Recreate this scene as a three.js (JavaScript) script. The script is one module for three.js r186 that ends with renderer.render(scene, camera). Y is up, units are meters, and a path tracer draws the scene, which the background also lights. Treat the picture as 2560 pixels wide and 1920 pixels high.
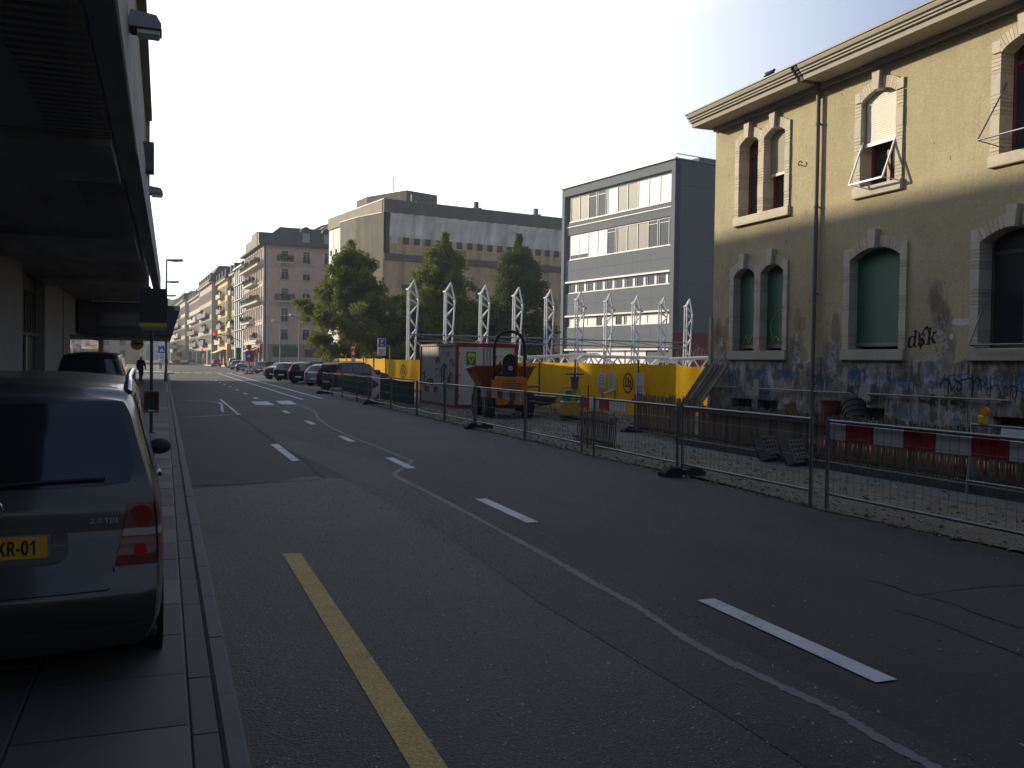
import * as THREE from 'three';
import { mergeGeometries, mergeVertices } from 'three/addons/utils/BufferGeometryUtils.js';
import { MarchingCubes } from 'three/addons/objects/MarchingCubes.js';
import { FontLoader } from 'three/addons/loaders/FontLoader.js';
import { TextGeometry } from 'three/addons/geometries/TextGeometry.js';

const scene = new THREE.Scene();
const V = (x, y, z) => new THREE.Vector3(x, y, z);

// ---------- camera (x = right of the street, y = up, -z = along the street; road at y = 0)
const F = 2300, CX = 1280, CY = 960, EYE = 1.75;
const sDir = V(-870 / F, 67 / F, -1).normalize();
const upv = V(0.014, 1, 0); upv.z = -(upv.x * sDir.x + upv.y * sDir.y) / sDir.z; upv.normalize();
const rgt = new THREE.Vector3().crossVectors(sDir, upv);
const camM = new THREE.Matrix4().makeBasis(rgt, upv, sDir.clone().negate());
const camR = camM.clone().transpose();
const camera = new THREE.PerspectiveCamera(2 * Math.atan(960 / F) * 180 / Math.PI, 4 / 3, 0.05, 3000);
camera.position.set(0, EYE, 0);
camera.quaternion.setFromRotationMatrix(camR);
const camPos = camera.position;
const ray = (px, py) => V((px - CX) / F, -(py - CY) / F, -1).applyMatrix4(camR);
const onGround = (px, py, y = 0) => { const r = ray(px, py); return r.multiplyScalar((y - EYE) / r.y).add(camPos); };
const onX = (px, py, X) => { const r = ray(px, py); return r.multiplyScalar(X / r.x).add(camPos); };
const atDepth = (px, py, D) => ray(px, py).multiplyScalar(D).add(camPos);

// ---------- sun and sky
const sunDir = V(-1, 0.5, -1.3).normalize();
const SKY_W = 1024, SKY_H = 512;
const rnd = (seed) => { let s = seed >>> 0; return () => { s = (s + 0x6D2B79F5) >>> 0; let t = Math.imul(s ^ (s >>> 15), 1 | s); t = (t + Math.imul(t ^ (t >>> 7), 61 | t)) ^ t; return ((t ^ (t >>> 14)) >>> 0) / 4294967296; }; };
const hash2 = (x, y, s) => { let h = Math.imul(x, 374761393) + Math.imul(y, 668265263) + Math.imul(s, 2147483647 - 12345); h = Math.imul(h ^ (h >>> 13), 1274126177); return ((h ^ (h >>> 16)) >>> 0) / 4294967296; };
const fade = (t) => t * t * (3 - 2 * t);
const mix = (a, b, t) => a + (b - a) * t;
const clamp = (x, a = 0, b = 1) => Math.min(b, Math.max(a, x));
const sstep = (a, b, x) => fade(clamp((x - a) / (b - a)));
const vnoise = (x, y, p, s) => {
  const xi = Math.floor(x), yi = Math.floor(y), fx = fade(x - xi), fy = fade(y - yi), m = (a) => ((a % p) + p) % p;
  return mix(mix(hash2(m(xi), m(yi), s), hash2(m(xi + 1), m(yi), s), fx), mix(hash2(m(xi), m(yi + 1), s), hash2(m(xi + 1), m(yi + 1), s), fx), fy);
};
const fbm = (x, y, p, s, o = 4) => { let v = 0, a = 0.5, t = 0; for (let i = 0; i < o; i++) { v += a * vnoise(x, y, p, s + i * 17); t += a; x *= 2; y *= 2; p *= 2; a *= 0.5; } return v / t; };
{
  const data = new Float32Array(SKY_W * SKY_H * 4), d = V(0, 0, 0);
  for (let j = 0; j < SKY_H; j++) for (let i = 0; i < SKY_W; i++) {
    const ph = ((i + 0.5) / SKY_W - 0.5) * 2 * Math.PI, th = ((j + 0.5) / SKY_H - 0.5) * Math.PI;
    d.set(Math.cos(ph) * Math.cos(th), Math.sin(th), Math.sin(ph) * Math.cos(th));
    const e = Math.max(d.y, 0), ang = Math.acos(clamp(d.dot(sunDir), -1, 1));
    const h = Math.pow(1 - e, 4);
    let r = mix(0.05, 0.36, h), g = mix(0.09, 0.41, h), b = mix(0.20, 0.47, h);
    const k = 1 / (e + 0.22), n = fbm(d.x * k * 1.1 + 40.3, d.z * k * 1.1 + 40.7, 512, 5, 6);
    const low = 1 / (1 + Math.pow(e / 0.52, 5)); // the haze thins out with height
    const glow = 1.2 * Math.exp(-ang / 0.4) + 1.75 * low * Math.exp(-Math.pow(ang / 1.21, 8)), wide = (0.35 + 0.65 * low) * Math.exp(-Math.pow(ang / 1.8, 3));
    r += wide * 0.13; g += wide * 0.20; b += wide * 0.34;
    const cl = clamp(sstep(0.50, 0.72, n) * 0.7 * (0.35 + 0.65 * wide) + glow * 0.2);
    r = mix(r, 0.58, cl); g = mix(g, 0.60, cl); b = mix(b, 0.63, cl);
    r += glow * 0.56; g += glow * 0.54; b += glow * 0.49;
    if (d.y < 0) { const q = sstep(0, -0.12, d.y); r = mix(r, 0.16, q); g = mix(g, 0.155, q); b = mix(b, 0.15, q); }
    data.set([r, g, b, 1], (j * SKY_W + i) * 4);
  }
  const t = new THREE.DataTexture(data, SKY_W, SKY_H, THREE.RGBAFormat, THREE.FloatType);
  t.mapping = THREE.EquirectangularReflectionMapping; t.magFilter = t.minFilter = THREE.LinearFilter; t.needsUpdate = true;
  scene.background = t; scene.environment = t;
}
const sun = new THREE.DirectionalLight(new THREE.Color(1.0, 0.87, 0.64), 5.0);
sun.position.copy(sunDir).multiplyScalar(220).add(V(15, 0, -60)); sun.target.position.set(15, 0, -60);
sun.castShadow = true; sun.shadow.mapSize.set(4096, 4096); sun.shadow.radius = 2;
Object.assign(sun.shadow.camera, { left: -170, right: 170, top: 120, bottom: -120, near: 1, far: 600 });
sun.name = 'sun'; scene.add(sun); scene.add(sun.target);
const EXPOSURE = 1.24;
scene.fog = new THREE.FogExp2(new THREE.Color(0.80, 0.86, 0.93), 0.0007);

// ---------- helpers: geometry
const deg = Math.PI / 180;
function prep(g) {
  if (g.index) g = g.toNonIndexed();
  for (const k of Object.keys(g.attributes)) if (!['position', 'normal', 'uv'].includes(k)) g.deleteAttribute(k);
  if (!g.attributes.normal) g.computeVertexNormals();
  if (!g.attributes.uv) g.setAttribute('uv', new THREE.BufferAttribute(new Float32Array(g.attributes.position.count * 2), 2));
  g.morphAttributes = {}; g.clearGroups();
  return g;
}
const merge = (l) => { l = l.flat(9).filter(Boolean).map(prep); return l.length === 1 ? l[0] : mergeGeometries(l, false); };
function place(g, x = 0, y = 0, z = 0, rx = 0, ry = 0, rz = 0) {
  if (rx || ry || rz) g.applyMatrix4(new THREE.Matrix4().makeRotationFromEuler(new THREE.Euler(rx, ry, rz, 'YXZ')));
  return g.translate(x, y, z);
}
const box = (w, h, d, x = 0, y = 0, z = 0, rx = 0, ry = 0, rz = 0) => place(new THREE.BoxGeometry(w, h, d), x, y, z, rx, ry, rz);
const box2 = (x0, x1, y0, y1, z0, z1) => box(Math.abs(x1 - x0), Math.abs(y1 - y0), Math.abs(z1 - z0), (x0 + x1) / 2, (y0 + y1) / 2, (z0 + z1) / 2);
// box with chamfered long edges
function cbox(w, h, d, c, x = 0, y = 0, z = 0, rx = 0, ry = 0, rz = 0) {
  const a = w / 2 - c, b = h / 2 - c, s = new THREE.Shape();
  s.moveTo(-a - c, -b); s.lineTo(-a - c, b); s.lineTo(-a, b + c); s.lineTo(a, b + c); s.lineTo(a + c, b); s.lineTo(a + c, -b); s.lineTo(a, -b - c); s.lineTo(-a, -b - c); s.closePath();
  const g = new THREE.ExtrudeGeometry(s, { depth: d - 2 * c, bevelEnabled: true, bevelThickness: c, bevelSize: 0, bevelSegments: 1, steps: 1 });
  return place(g.translate(0, 0, -d / 2 + c), x, y, z, rx, ry, rz);
}
function bar(p, q, r, r2 = r, seg = 8) {
  p = Array.isArray(p) ? V(...p) : p; q = Array.isArray(q) ? V(...q) : q;
  const d = q.clone().sub(p), L = d.length(), g = new THREE.CylinderGeometry(r2, r, L, seg, 1);
  g.applyQuaternion(new THREE.Quaternion().setFromUnitVectors(V(0, 1, 0), d.normalize()));
  return g.translate((p.x + q.x) / 2, (p.y + q.y) / 2, (p.z + q.z) / 2);
}
function beam(p, q, w, h) { // rectangular bar from p to q, h kept upright
  p = Array.isArray(p) ? V(...p) : p; q = Array.isArray(q) ? V(...q) : q;
  const d = q.clone().sub(p), L = d.length(); d.normalize();
  let s = new THREE.Vector3().crossVectors(d, V(0, 1, 0)); if (s.lengthSq() < 1e-6) s = V(1, 0, 0); s.normalize();
  const t = new THREE.Vector3().crossVectors(s, d), g = new THREE.BoxGeometry(w, h, L);
  g.applyMatrix4(new THREE.Matrix4().makeBasis(s, t, d.clone().negate()));
  return g.translate((p.x + q.x) / 2, (p.y + q.y) / 2, (p.z + q.z) / 2);
}
const tube = (pts, r, seg = 24, rs = 7) => new THREE.TubeGeometry(new THREE.CatmullRomCurve3(pts.map((p) => Array.isArray(p) ? V(...p) : p)), seg, r, rs, false);
const cyl = (r1, r2, h, x, y, z, rx = 0, ry = 0, rz = 0, seg = 16) => place(new THREE.CylinderGeometry(r1, r2, h, seg), x, y, z, rx, ry, rz);
const ball = (r, x, y, z, sx = 1, sy = 1, sz = 1, n = 12) => new THREE.SphereGeometry(r, n, Math.ceil(n * 0.7)).scale(sx, sy, sz).translate(x, y, z);
// prism: polygon in the (a, b) plane pushed along the third axis. plane 'zy': a = -z, pushed towards +x
function shapeOf(pts, holes = []) {
  const s = new THREE.Shape(pts.map((p) => new THREE.Vector2(...p)));
  for (const h of holes) s.holes.push(new THREE.Path(h.map((p) => new THREE.Vector2(...p))));
  return s;
}
const prismX = (pts, depth, x0, holes) => { // pts as [z, y]; from x0 to x0 + depth
  const g = new THREE.ExtrudeGeometry(shapeOf(pts.map(([z, y]) => [-z, y]), holes && holes.map((h) => h.map(([z, y]) => [-z, y]))), { depth, bevelEnabled: false });
  g.applyMatrix4(new THREE.Matrix4().makeBasis(V(0, 0, -1), V(0, 1, 0), V(1, 0, 0)));
  return g.translate(x0, 0, 0);
};
const prismZ = (pts, depth, z0, holes) => new THREE.ExtrudeGeometry(shapeOf(pts, holes), { depth, bevelEnabled: false }).translate(0, 0, z0);
// flat sheet in the ground plane from [x, z] points
const sheet = (pts, y) => { const g = new THREE.ShapeGeometry(shapeOf(pts.map(([x, z]) => [x, -z]))); g.rotateX(-Math.PI / 2); return g.translate(0, y, 0); };
// uv in metres, by the dominant axis of each face
function uvMetres(g) {
  const p = g.attributes.position, uv = new Float32Array(p.count * 2), a = V(0, 0, 0), b = V(0, 0, 0), c = V(0, 0, 0), n = V(0, 0, 0);
  for (let i = 0; i < p.count; i += 3) {
    a.fromBufferAttribute(p, i); b.fromBufferAttribute(p, i + 1); c.fromBufferAttribute(p, i + 2);
    n.crossVectors(b.clone().sub(a), c.clone().sub(a)); const ax = Math.abs(n.x), ay = Math.abs(n.y), az = Math.abs(n.z);
    [a, b, c].forEach((q, k) => { const [u, v] = ay >= ax && ay >= az ? [q.x, -q.z] : ax >= az ? [-q.z, q.y] : [q.x, q.y]; uv[(i + k) * 2] = u; uv[(i + k) * 2 + 1] = v; });
  }
  g.setAttribute('uv', new THREE.BufferAttribute(uv, 2));
  return g;
}

// ---------- helpers: objects
const taken = {};
function numbered(n) { taken[n] = (taken[n] ?? -1) + 1; return taken[n] ? `${n}_${String(taken[n]).padStart(3, '0')}` : n; }
function mesh(name, geos, mat, parent, keepUv) {
  let g = Array.isArray(geos) ? merge(geos) : prep(geos);
  if (!keepUv) g = uvMetres(g);
  const m = new THREE.Mesh(g, mat); m.castShadow = m.receiveShadow = true;
  m.name = parent ? name : numbered(name);
  (parent || scene).add(m);
  return m;
}
const share = (name, geo, mat, parent, x = 0, y = 0, z = 0, ry = 0) => { const m = new THREE.Mesh(geo, mat); m.castShadow = m.receiveShadow = true; m.name = name; m.position.set(x, y, z); m.rotation.y = ry; parent.add(m); return m; };
const tag = (o, label, category, group) => { o.userData.label = label; o.userData.category = category; if (group) o.userData.group = group; return o; };
function thing(name, label, category, x = 0, y = 0, z = 0, ry = 0, group) {
  const o = new THREE.Group(); o.name = numbered(name); o.position.set(x, y, z); o.rotation.y = ry; scene.add(o);
  return tag(o, label, category, group);
}
function copyOf(src, label, x, y, z, ry = 0, group) {
  const o = src.clone(); o.name = numbered(src.name.replace(/_\d{3}$/, '')); o.userData = { ...src.userData }; o.position.set(x, y, z); o.rotation.y = ry; scene.add(o);
  if (label) o.userData.label = label; if (group) o.userData.group = group;
  return o;
}
const structure = (name, geos, mat, keepUv) => { const m = mesh(name, geos, mat, null, keepUv); m.userData.kind = 'structure'; return m; };

// ---------- helpers: materials
function dataTex(n, metres, fn, srgb = false) {
  const d = new Uint8Array(n * n * 4);
  for (let j = 0; j < n; j++) for (let i = 0; i < n; i++) { const c = fn(i / n, j / n, i, j); d.set([c[0] * 255, c[1] * 255, c[2] * 255, 255].map((v) => clamp(v, 0, 255)), (j * n + i) * 4); }
  const t = new THREE.DataTexture(d, n, n); t.wrapS = t.wrapT = THREE.RepeatWrapping; t.magFilter = THREE.LinearFilter; t.minFilter = THREE.LinearMipmapLinearFilter; t.generateMipmaps = true;
  if (srgb) t.colorSpace = THREE.SRGBColorSpace; t.repeat.set(1 / metres, 1 / metres); t.needsUpdate = true;
  return t;
}
const grey = (v) => [v, v, v];
function mat(r, g, b, o = {}) {
  const m = new (o.phys ? THREE.MeshPhysicalMaterial : THREE.MeshStandardMaterial)({ roughness: o.rough ?? 0.8, metalness: o.metal ?? 0 });
  m.color.setRGB(r, g, b); m.side = THREE.DoubleSide;
  if (o.map) m.map = o.map; if (o.bump) { m.bumpMap = o.bump; m.bumpScale = o.bs ?? 0.003; } if (o.rmap) m.roughnessMap = o.rmap;
  Object.assign(m, o.phys || {});
  return m;
}
function canvasTex(w, h, draw, repeat) {
  const c = document.createElement('canvas'); c.width = w; c.height = h; draw(c.getContext('2d'), w, h);
  const t = new THREE.CanvasTexture(c); t.colorSpace = THREE.SRGBColorSpace; t.magFilter = THREE.LinearFilter;
  if (repeat) t.wrapS = t.wrapT = THREE.RepeatWrapping;
  return t;
}
// multiplier textures, around 1.0 (stored at up to 1)
const tSpeck = dataTex(512, 1.3, (u, v, i, j) => { const n = fbm(u * 64, v * 64, 64, 3, 3), s = hash2(i, j, 9), a = fbm(u * 6, v * 6, 6, 8, 3); return grey(0.42 + 0.30 * n + 0.16 * a + (s > 0.985 ? 0.45 : 0) - (s < 0.08 ? 0.16 : 0)); });
const tCoarse = dataTex(512, 1.6, (u, v, i, j) => { const n = vnoise(u * 150, v * 150, 150, 3), m = vnoise(u * 260, v * 260, 260, 31), a = fbm(u * 5, v * 5, 5, 8, 4), C = 130, ci = Math.floor(u * C), cj = Math.floor(v * C), h = hash2(ci, cj, 77), dx = u * C - ci - 0.5, dy = v * C - cj - 0.5, dot = h > 0.88 && dx * dx + dy * dy < 0.10 + 0.12 * hash2(ci, cj, 5) ? 0.25 + 0.55 * hash2(ci, cj, 6) : h < 0.12 && dx * dx + dy * dy < 0.2 ? -0.12 : 0; return grey(0.14 + 0.30 * n * m + 0.24 * a + dot); });
const bCoarse = dataTex(512, 1.6, (u, v) => grey(0.6 * vnoise(u * 150, v * 150, 150, 3) + 0.4 * vnoise(u * 260, v * 260, 260, 31)));
const tBlotch = dataTex(512, 7, (u, v) => { const a = fbm(u * 6, v * 6, 6, 41, 6), b = fbm(u * 40, v * 40, 40, 43, 3); return grey(0.50 + 0.42 * a + 0.14 * b); });
const tPlaster = dataTex(512, 4, (u, v) => { const a = fbm(u * 5, v * 3, 1e6, 51, 1), c = fbm(u * 8, v * 8, 8, 52, 5), b = fbm(u * 90, v * 90, 90, 53, 2), s = fbm(u * 30, v * 3, 1e6, 54, 1); return grey(0.66 + 0.20 * c + 0.14 * b + 0 * (a + s)); });
const tWood = dataTex(256, 1, (u, v) => { const a = vnoise(u * 60, v * 3, 60, 61), b = vnoise(u * 18, v * 6, 18, 62); return grey(0.5 + 0.3 * a + 0.22 * b); });
const tGravel = dataTex(512, 1.7, (u, v, i, j) => { const a = vnoise(u * 70, v * 70, 70, 71), b = vnoise(u * 150, v * 150, 150, 72), c = fbm(u * 6, v * 6, 6, 73, 4); const k = 0.25 + 0.35 * a * b + 0.25 * b + 0.35 * c; return [k, k * 0.97, k * 0.9]; });
const bGravel = dataTex(512, 1.7, (u, v) => grey(0.6 * vnoise(u * 70, v * 70, 70, 71) + 0.4 * vnoise(u * 150, v * 150, 150, 72)));
const tStreak = dataTex(512, 9, (u, v) => { const s = fbm(u * 50, v * 5, 1e6, 81, 1), s2 = vnoise(u * 24, v * 3, 24, 82), c = fbm(u * 10, v * 10, 10, 83, 4); return grey(0.42 + 0.34 * s2 + 0.36 * c + 0 * s); });
const tFine = dataTex(256, 0.8, (u, v) => grey(0.72 + 0.28 * fbm(u * 30, v * 30, 30, 91, 3)));

// asphalt: grain, pale and dark chips, stains and tyre-polished strips that run along the lanes (v)
const asphalt = (n, m, o) => dataTex(n, m, (u, v) => {
  const C = Math.round(m / o.cell), ci = Math.floor(u * C), cj = Math.floor(v * C), h = hash2(ci, cj, 77), ox = 0.25 + 0.5 * hash2(ci, cj, 78), oy = 0.25 + 0.5 * hash2(ci, cj, 79), dx = u * C - ci - ox, dy = v * C - cj - oy, q = dx * dx + dy * dy;
  const dot = h > 1 - o.chips && q < 0.05 + 0.12 * hash2(ci, cj, 5) ? o.bright * (0.4 + 0.6 * hash2(ci, cj, 6)) : h < 0.2 && q < 0.16 ? -0.13 : 0;
  const g = hash2(Math.floor(u * n), Math.floor(v * n), 3), st = fbm(u * 5, v * 5, 5, 8, 4), run = vnoise(u * Math.round(m * 3), v * 3, Math.round(m * 3), 15), blot = vnoise(u * 9, v * 7, 9, 23) > 0.78 ? -0.07 : 0;
  return grey(0.10 + 0.14 * g + 0.36 * st + 0.12 * run + blot + dot);
});
const tRoad = asphalt(1024, 8.3, { cell: 0.03, chips: 0.06, bright: 0.40 }), tOld = asphalt(1024, 6.1, { cell: 0.026, chips: 0.16, bright: 0.75 });
const tPaint = dataTex(512, 1.9, (u, v, i, j) => { const a = fbm(u * 10, v * 10, 10, 33, 5), b = vnoise(u * 110, v * 110, 110, 34), chip = a * 0.6 + b * 0.4; return grey(chip < 0.30 ? 0.28 : chip < 0.36 ? 0.5 : 0.60 + 0.34 * a); });
const tRough = dataTex(512, 1.1, (u, v, i, j) => { const a = fbm(u * 6, v * 6, 6, 35, 4), b = vnoise(u * 75, v * 75, 75, 36), c = vnoise(u * 150, v * 150, 150, 37); return grey(0.30 + 0.35 * a + 0.38 * b * c + 0.12 * c); });
const M = {
  road: mat(0.062, 0.067, 0.078, { rough: 0.85, map: tRoad, bump: bCoarse, bs: 0.003 }),
  roadOld: mat(0.056, 0.060, 0.067, { rough: 0.75, map: tOld, bump: bCoarse, bs: 0.006 }),
  roadWorn: mat(0.058, 0.062, 0.070, { rough: 0.8, map: tOld, bump: bCoarse, bs: 0.004 }),
  seal: mat(0.17, 0.17, 0.17, { rough: 0.8, map: tFine }),
  crack: mat(0.02, 0.02, 0.022, { rough: 0.9 }),
  paint: mat(0.62, 0.63, 0.65, { rough: 0.7, map: tPaint }),
  paintW: mat(0.85, 0.85, 0.84, { rough: 0.6, map: tFine }),
  yellowLine: mat(0.72, 0.52, 0.15, { rough: 0.8, map: tRough, bump: bCoarse, bs: 0.006 }),
  slab: mat(0.08, 0.08, 0.08, { rough: 0.8, map: tBlotch }),
  slab2: mat(0.10, 0.10, 0.10, { rough: 0.6, map: tBlotch }),
  kerb: mat(0.13, 0.135, 0.14, { rough: 0.8, map: tSpeck }),
  gravel: mat(0.23, 0.205, 0.165, { rough: 0.95, map: tGravel, bump: bGravel, bs: 0.03 }),
  dirt: mat(0.15, 0.135, 0.11, { rough: 0.95, map: tGravel, bump: bGravel, bs: 0.03 }),
  stone: mat(0.47, 0.43, 0.35, { rough: 0.85, map: tPlaster }),
  stone2: mat(0.64, 0.58, 0.47, { rough: 0.85, map: tPlaster }),
  brickW: mat(0.62, 0.55, 0.43, { rough: 0.8, map: tFine }),
  brickW2: mat(0.54, 0.47, 0.36, { rough: 0.8, map: tFine }),
  steel: mat(0.20, 0.21, 0.22, { rough: 0.45, metal: 0.75 }),
  galv: mat(0.24, 0.255, 0.27, { rough: 0.5, metal: 0.6, map: tFine }),
  whiteSteel: mat(0.72, 0.73, 0.74, { rough: 0.45 }),
  black: mat(0.012, 0.012, 0.013, { rough: 0.6 }),
  rubber: mat(0.02, 0.02, 0.02, { rough: 0.85 }),
  dark: mat(0.03, 0.03, 0.032, { rough: 0.7 }),
  glass: mat(0.02, 0.024, 0.028, { rough: 0.08, phys: { clearcoat: 0.4 } }),
  pane: mat(0.035, 0.04, 0.045, { rough: 0.12 }),
  wood: mat(0.23, 0.165, 0.10, { rough: 0.9, map: tWood }),
  woodGrey: mat(0.20, 0.175, 0.14, { rough: 0.9, map: tWood }),
  woodDark: mat(0.11, 0.085, 0.06, { rough: 0.9, map: tWood }),
  red: mat(0.42, 0.022, 0.025, { rough: 0.45 }),
  white: mat(0.78, 0.78, 0.76, { rough: 0.5 }),
  yellow: mat(0.80, 0.47, 0.025, { rough: 0.6 }),
  blue: mat(0.02, 0.11, 0.45, { rough: 0.4 }),
  orange: mat(0.72, 0.24, 0.015, { rough: 0.45 }),
};
// ================= the ground
const KX = 0.35;               // road edge of the left kerb
const PAV = 0.045;             // pavement height
structure('ground', sheet([[-900, 60], [900, 60], [900, -1500], [-900, -1500]], -0.03), mat(0.16, 0.15, 0.14, { map: tGravel, rough: 0.95 }));
structure('road', sheet([[KX - 0.03, 40], [7.66, 40], [7.6, -20], [7.8, -60], [11.5, -64], [13.2, -75], [13.0, -700], [KX - 0.03, -700]], 0), M.road);
{ // coarse older asphalt of the near lane, with its worn margin
  const edge = [[2.62, 8], [2.62, -4], [2.55, -6.2], [2.66, -9], [2.58, -11.5], [2.5, -13.4], [2.1, -13.9]];
  structure('old_asphalt', sheet([[KX, 8], ...edge, [1.3, -13.2], [KX, -12.9]], 0.004), M.roadOld);
  structure('worn_asphalt', sheet([[2.63, 8], [3.42, 8], [3.36, -5], [3.3, -9], [3.4, -13], [3.35, -16], [2.9, -19], [2.35, -22], [2.2, -19], [2.45, -15], [2.52, -13.4], [2.6, -11.5], [2.68, -9], [2.57, -6.2], [2.63, -4]], 0.003), M.roadWorn);
}
{ // pale stone chips standing out of the worn surface
  const r = rnd(78), g = new THREE.IcosahedronGeometry(0.0072, 0), n = 12000, im = new THREE.InstancedMesh(g, mat(0.46, 0.46, 0.47, { rough: 0.6 }), n), m = new THREE.Matrix4(), c = new THREE.Color();
  for (let i = 0; i < n; i++) {
    const old = r() < 0.78, z = 1 - Math.pow(r(), 0.75) * (old ? 14 : 22), x = old ? 0.42 + r() * 3.0 : 3.0 + r() * 4.4, s = 0.45 + r() * r() * 1.0;
    m.compose(V(x, 0.0035, z), new THREE.Quaternion().setFromEuler(new THREE.Euler(r() * 6, r() * 6, r() * 6)), V(s, s * 0.7, s)); im.setMatrixAt(i, m); im.setColorAt(i, c.setScalar(0.35 + r() * 0.8));
  }
  im.name = 'stone_chips'; im.userData = { kind: 'stuff', label: 'pale stone chips in the worn asphalt of the near lane', category: 'chips' }; im.castShadow = im.receiveShadow = true; scene.add(im);
}
// ribbon along ground points
function ribbon(pts, w, y, jitter = 0, seed = 1) {
  const r = rnd(seed), c = new THREE.CatmullRomCurve3(pts.map(([x, z]) => V(x, 0, z)), false, 'centripetal'), n = pts.length * 10, L = [], R = [];
  for (let i = 0; i <= n; i++) { const p = c.getPoint(i / n), t = c.getTangent(i / n), k = w / 2 * (1 + jitter * (r() - 0.5) * 2); L.push([p.x + t.z * k, p.z - t.x * k]); R.push([p.x - t.z * k * (1 + jitter * (r() - 0.5)), p.z + t.x * k]); }
  return sheet([...L, ...R.reverse()], y);
}
const zi = (x, y) => { const p = onGround(400 + x * 0.3617, 980 + y * 0.3617); return [p.x, p.z]; };
const zj = (x, y) => { const p = onGround(1200 + x * 0.6148, 1100 + y * 0.6148); return [p.x, p.z]; };
{ // bitumen joint that wanders along the lane
  const s1 = [[945, 88], [1010, 110], [1070, 140], [1092, 178], [1165, 235], [1320, 310], [1520, 388], [1700, 462], [1740, 475], [1715, 500], [1690, 520], [1635, 555], [1620, 572], [1660, 600], [1840, 690], [2050, 800], [2212, 885]].map((p) => zi(...p));
  const s2 = [[200, 435], [345, 515], [455, 580], [575, 645], [655, 690], [720, 735], [860, 825], [980, 890], [1100, 945], [1300, 1040], [1450, 1110], [1620, 1215], [1800, 1310], [2000, 1420]].map((p) => zj(...p));
  structure('joint_seal', ribbon([...s1, ...s2], 0.07, 0.006, 0.3, 4), M.seal);
  structure('asphalt_seam', [ribbon([[220, 650], [500, 640], [800, 625], [1060, 612], [1150, 600]].map((p) => zi(...p)), 0.05, 0.0065, 0.5, 5), ribbon([[1150, 600], [1085, 560], [1000, 470], [880, 400], [760, 320], [640, 230], [540, 160]].map((p) => zi(...p)), 0.06, 0.0055, 0.6, 6)], M.crack);
}
structure('asphalt_crack', [[[1500, 560], [1640, 585], [1780, 632], [1900, 660], [2000, 700], [2212, 770]], [[1780, 632], [1900, 615], [2060, 598], [2212, 590]], [[1690, 690], [1850, 740], [2000, 800], [2212, 880]], [[180, 250], [420, 262], [640, 255]]].map((l, i) => ribbon(l.map((p) => zj(...p)), 0.014, 0.006, 0.9, 40 + i)), M.crack);
{ // scraps of litter on the asphalt
  const r = rnd(66), g = []; for (let i = 0; i < 22; i++) { const z = -3 - r() * 24, x = 3.2 + r() * 4.2; g.push(box(0.012 + 0.02 * r(), 0.004, 0.01 + 0.015 * r(), x, 0.010, z, 0.1 * r(), r() * 6, 0.1 * r())); }
  const o = mesh('litter_scraps', g, mat(0.30, 0.29, 0.27)); o.userData = { kind: 'stuff', label: 'tiny pale scraps of litter scattered on the asphalt', category: 'litter' };
}
// painted markings
const quad = (pts, y = 0.0085) => sheet(pts, y);
function marking(name, geo, m, label, group) { return tag(mesh(name, geo, m), label, 'road marking', group); }
marking('yellow_line', quad([[1.0, -8.38], [1.155, -8.36], [1.135, 3], [0.985, 3]]), M.yellowLine, 'worn yellow line painted on the near lane beside the kerb');
for (const [z0, z1] of [[-4.0, -5.84], [-9.25, -11.05], [-14.48, -16.15], [-19.5, -21.0], [-24.9, -26.4], [-30.2, -31.7], [-41, -42.6], [-46.5, -48], [-52, -53.5], [-57.5, -59], [-63, -64.5], [-68.5, -70], [-74, -75.5]])
  marking('white_dash', quad([[3.69, z0], [3.84, z0], [3.85, z1], [3.70, z1]]), M.paint, { '-4': 'white centre dash with a dark smear, level with the yellow line', '-9.25': 'white centre dash level with the grey hollow blocks', '-14.48': 'white centre dash crossed by the wandering pale joint line', '-19.5': 'white centre dash level with the dumper', '-24.9': 'white centre dash level with the container doors', '-30.2': 'white centre dash just before the two broad white blocks' }[z0] || 'small far white dash of the centre line beyond the two broad blocks', 'white dashes of the centre line');
marking('white_bar', quad([[2.05, -15.95], [2.19, -16.0], [2.2, -19.3], [2.03, -19.2]]), M.paint, 'single white bar in the near lane, left of the centre dashes');
marking('white_block', quad([[3.23, -35.6], [3.92, -35.5], [3.95, -38.6], [3.28, -38.5]]), M.paint, 'broad white block painted on the road, the kerb side one of two', 'broad blocks');
marking('white_block', quad([[4.22, -36.0], [4.8, -35.98], [4.95, -39.3], [4.32, -39.0]]), M.paint, 'broad white block painted on the road, the fence side one of two', 'broad blocks');
marking('lane_line', quad([[5.53, -40.2], [5.66, -40.2], [5.75, -108], [5.6, -108]]), M.paint, 'long thin white lane line, nearer the centre of the two beside the parked cars');
marking('lane_line', quad([[6.52, -41.2], [6.66, -41.2], [7.0, -108], [6.85, -108]]), M.paint, 'long thin white lane line, nearer the parked cars of the two');
marking('faded_outline', [ribbon([[1.8, -31], [1.8, -38.5], [0.9, -39.4]], 0.09, 0.012, 0.4, 8), ribbon([[0.65, -28.5], [1.4, -29.0], [2.0, -29.5]], 0.08, 0.012, 0.5, 9), ribbon([[2.17, -29.4], [2.2, -35], [2.22, -40.6]], 0.10, 0.012, 0.3, 10)], M.paint, 'faded thin white outline of a bay on the near lane');
for (let i = 0; i < 7; i++) marking('crossing_bar', quad([[0.9 + i * 1.17, -110.5], [1.68 + i * 1.17, -110.5], [1.7 + i * 1.17, -113.5], [0.92 + i * 1.17, -113.5]]), mat(0.72, 0.5, 0.16, { rough: 0.7, map: tFine }), 'yellow bar of the pedestrian crossing in the sunlit stretch', 'yellow crossing bars');

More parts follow.
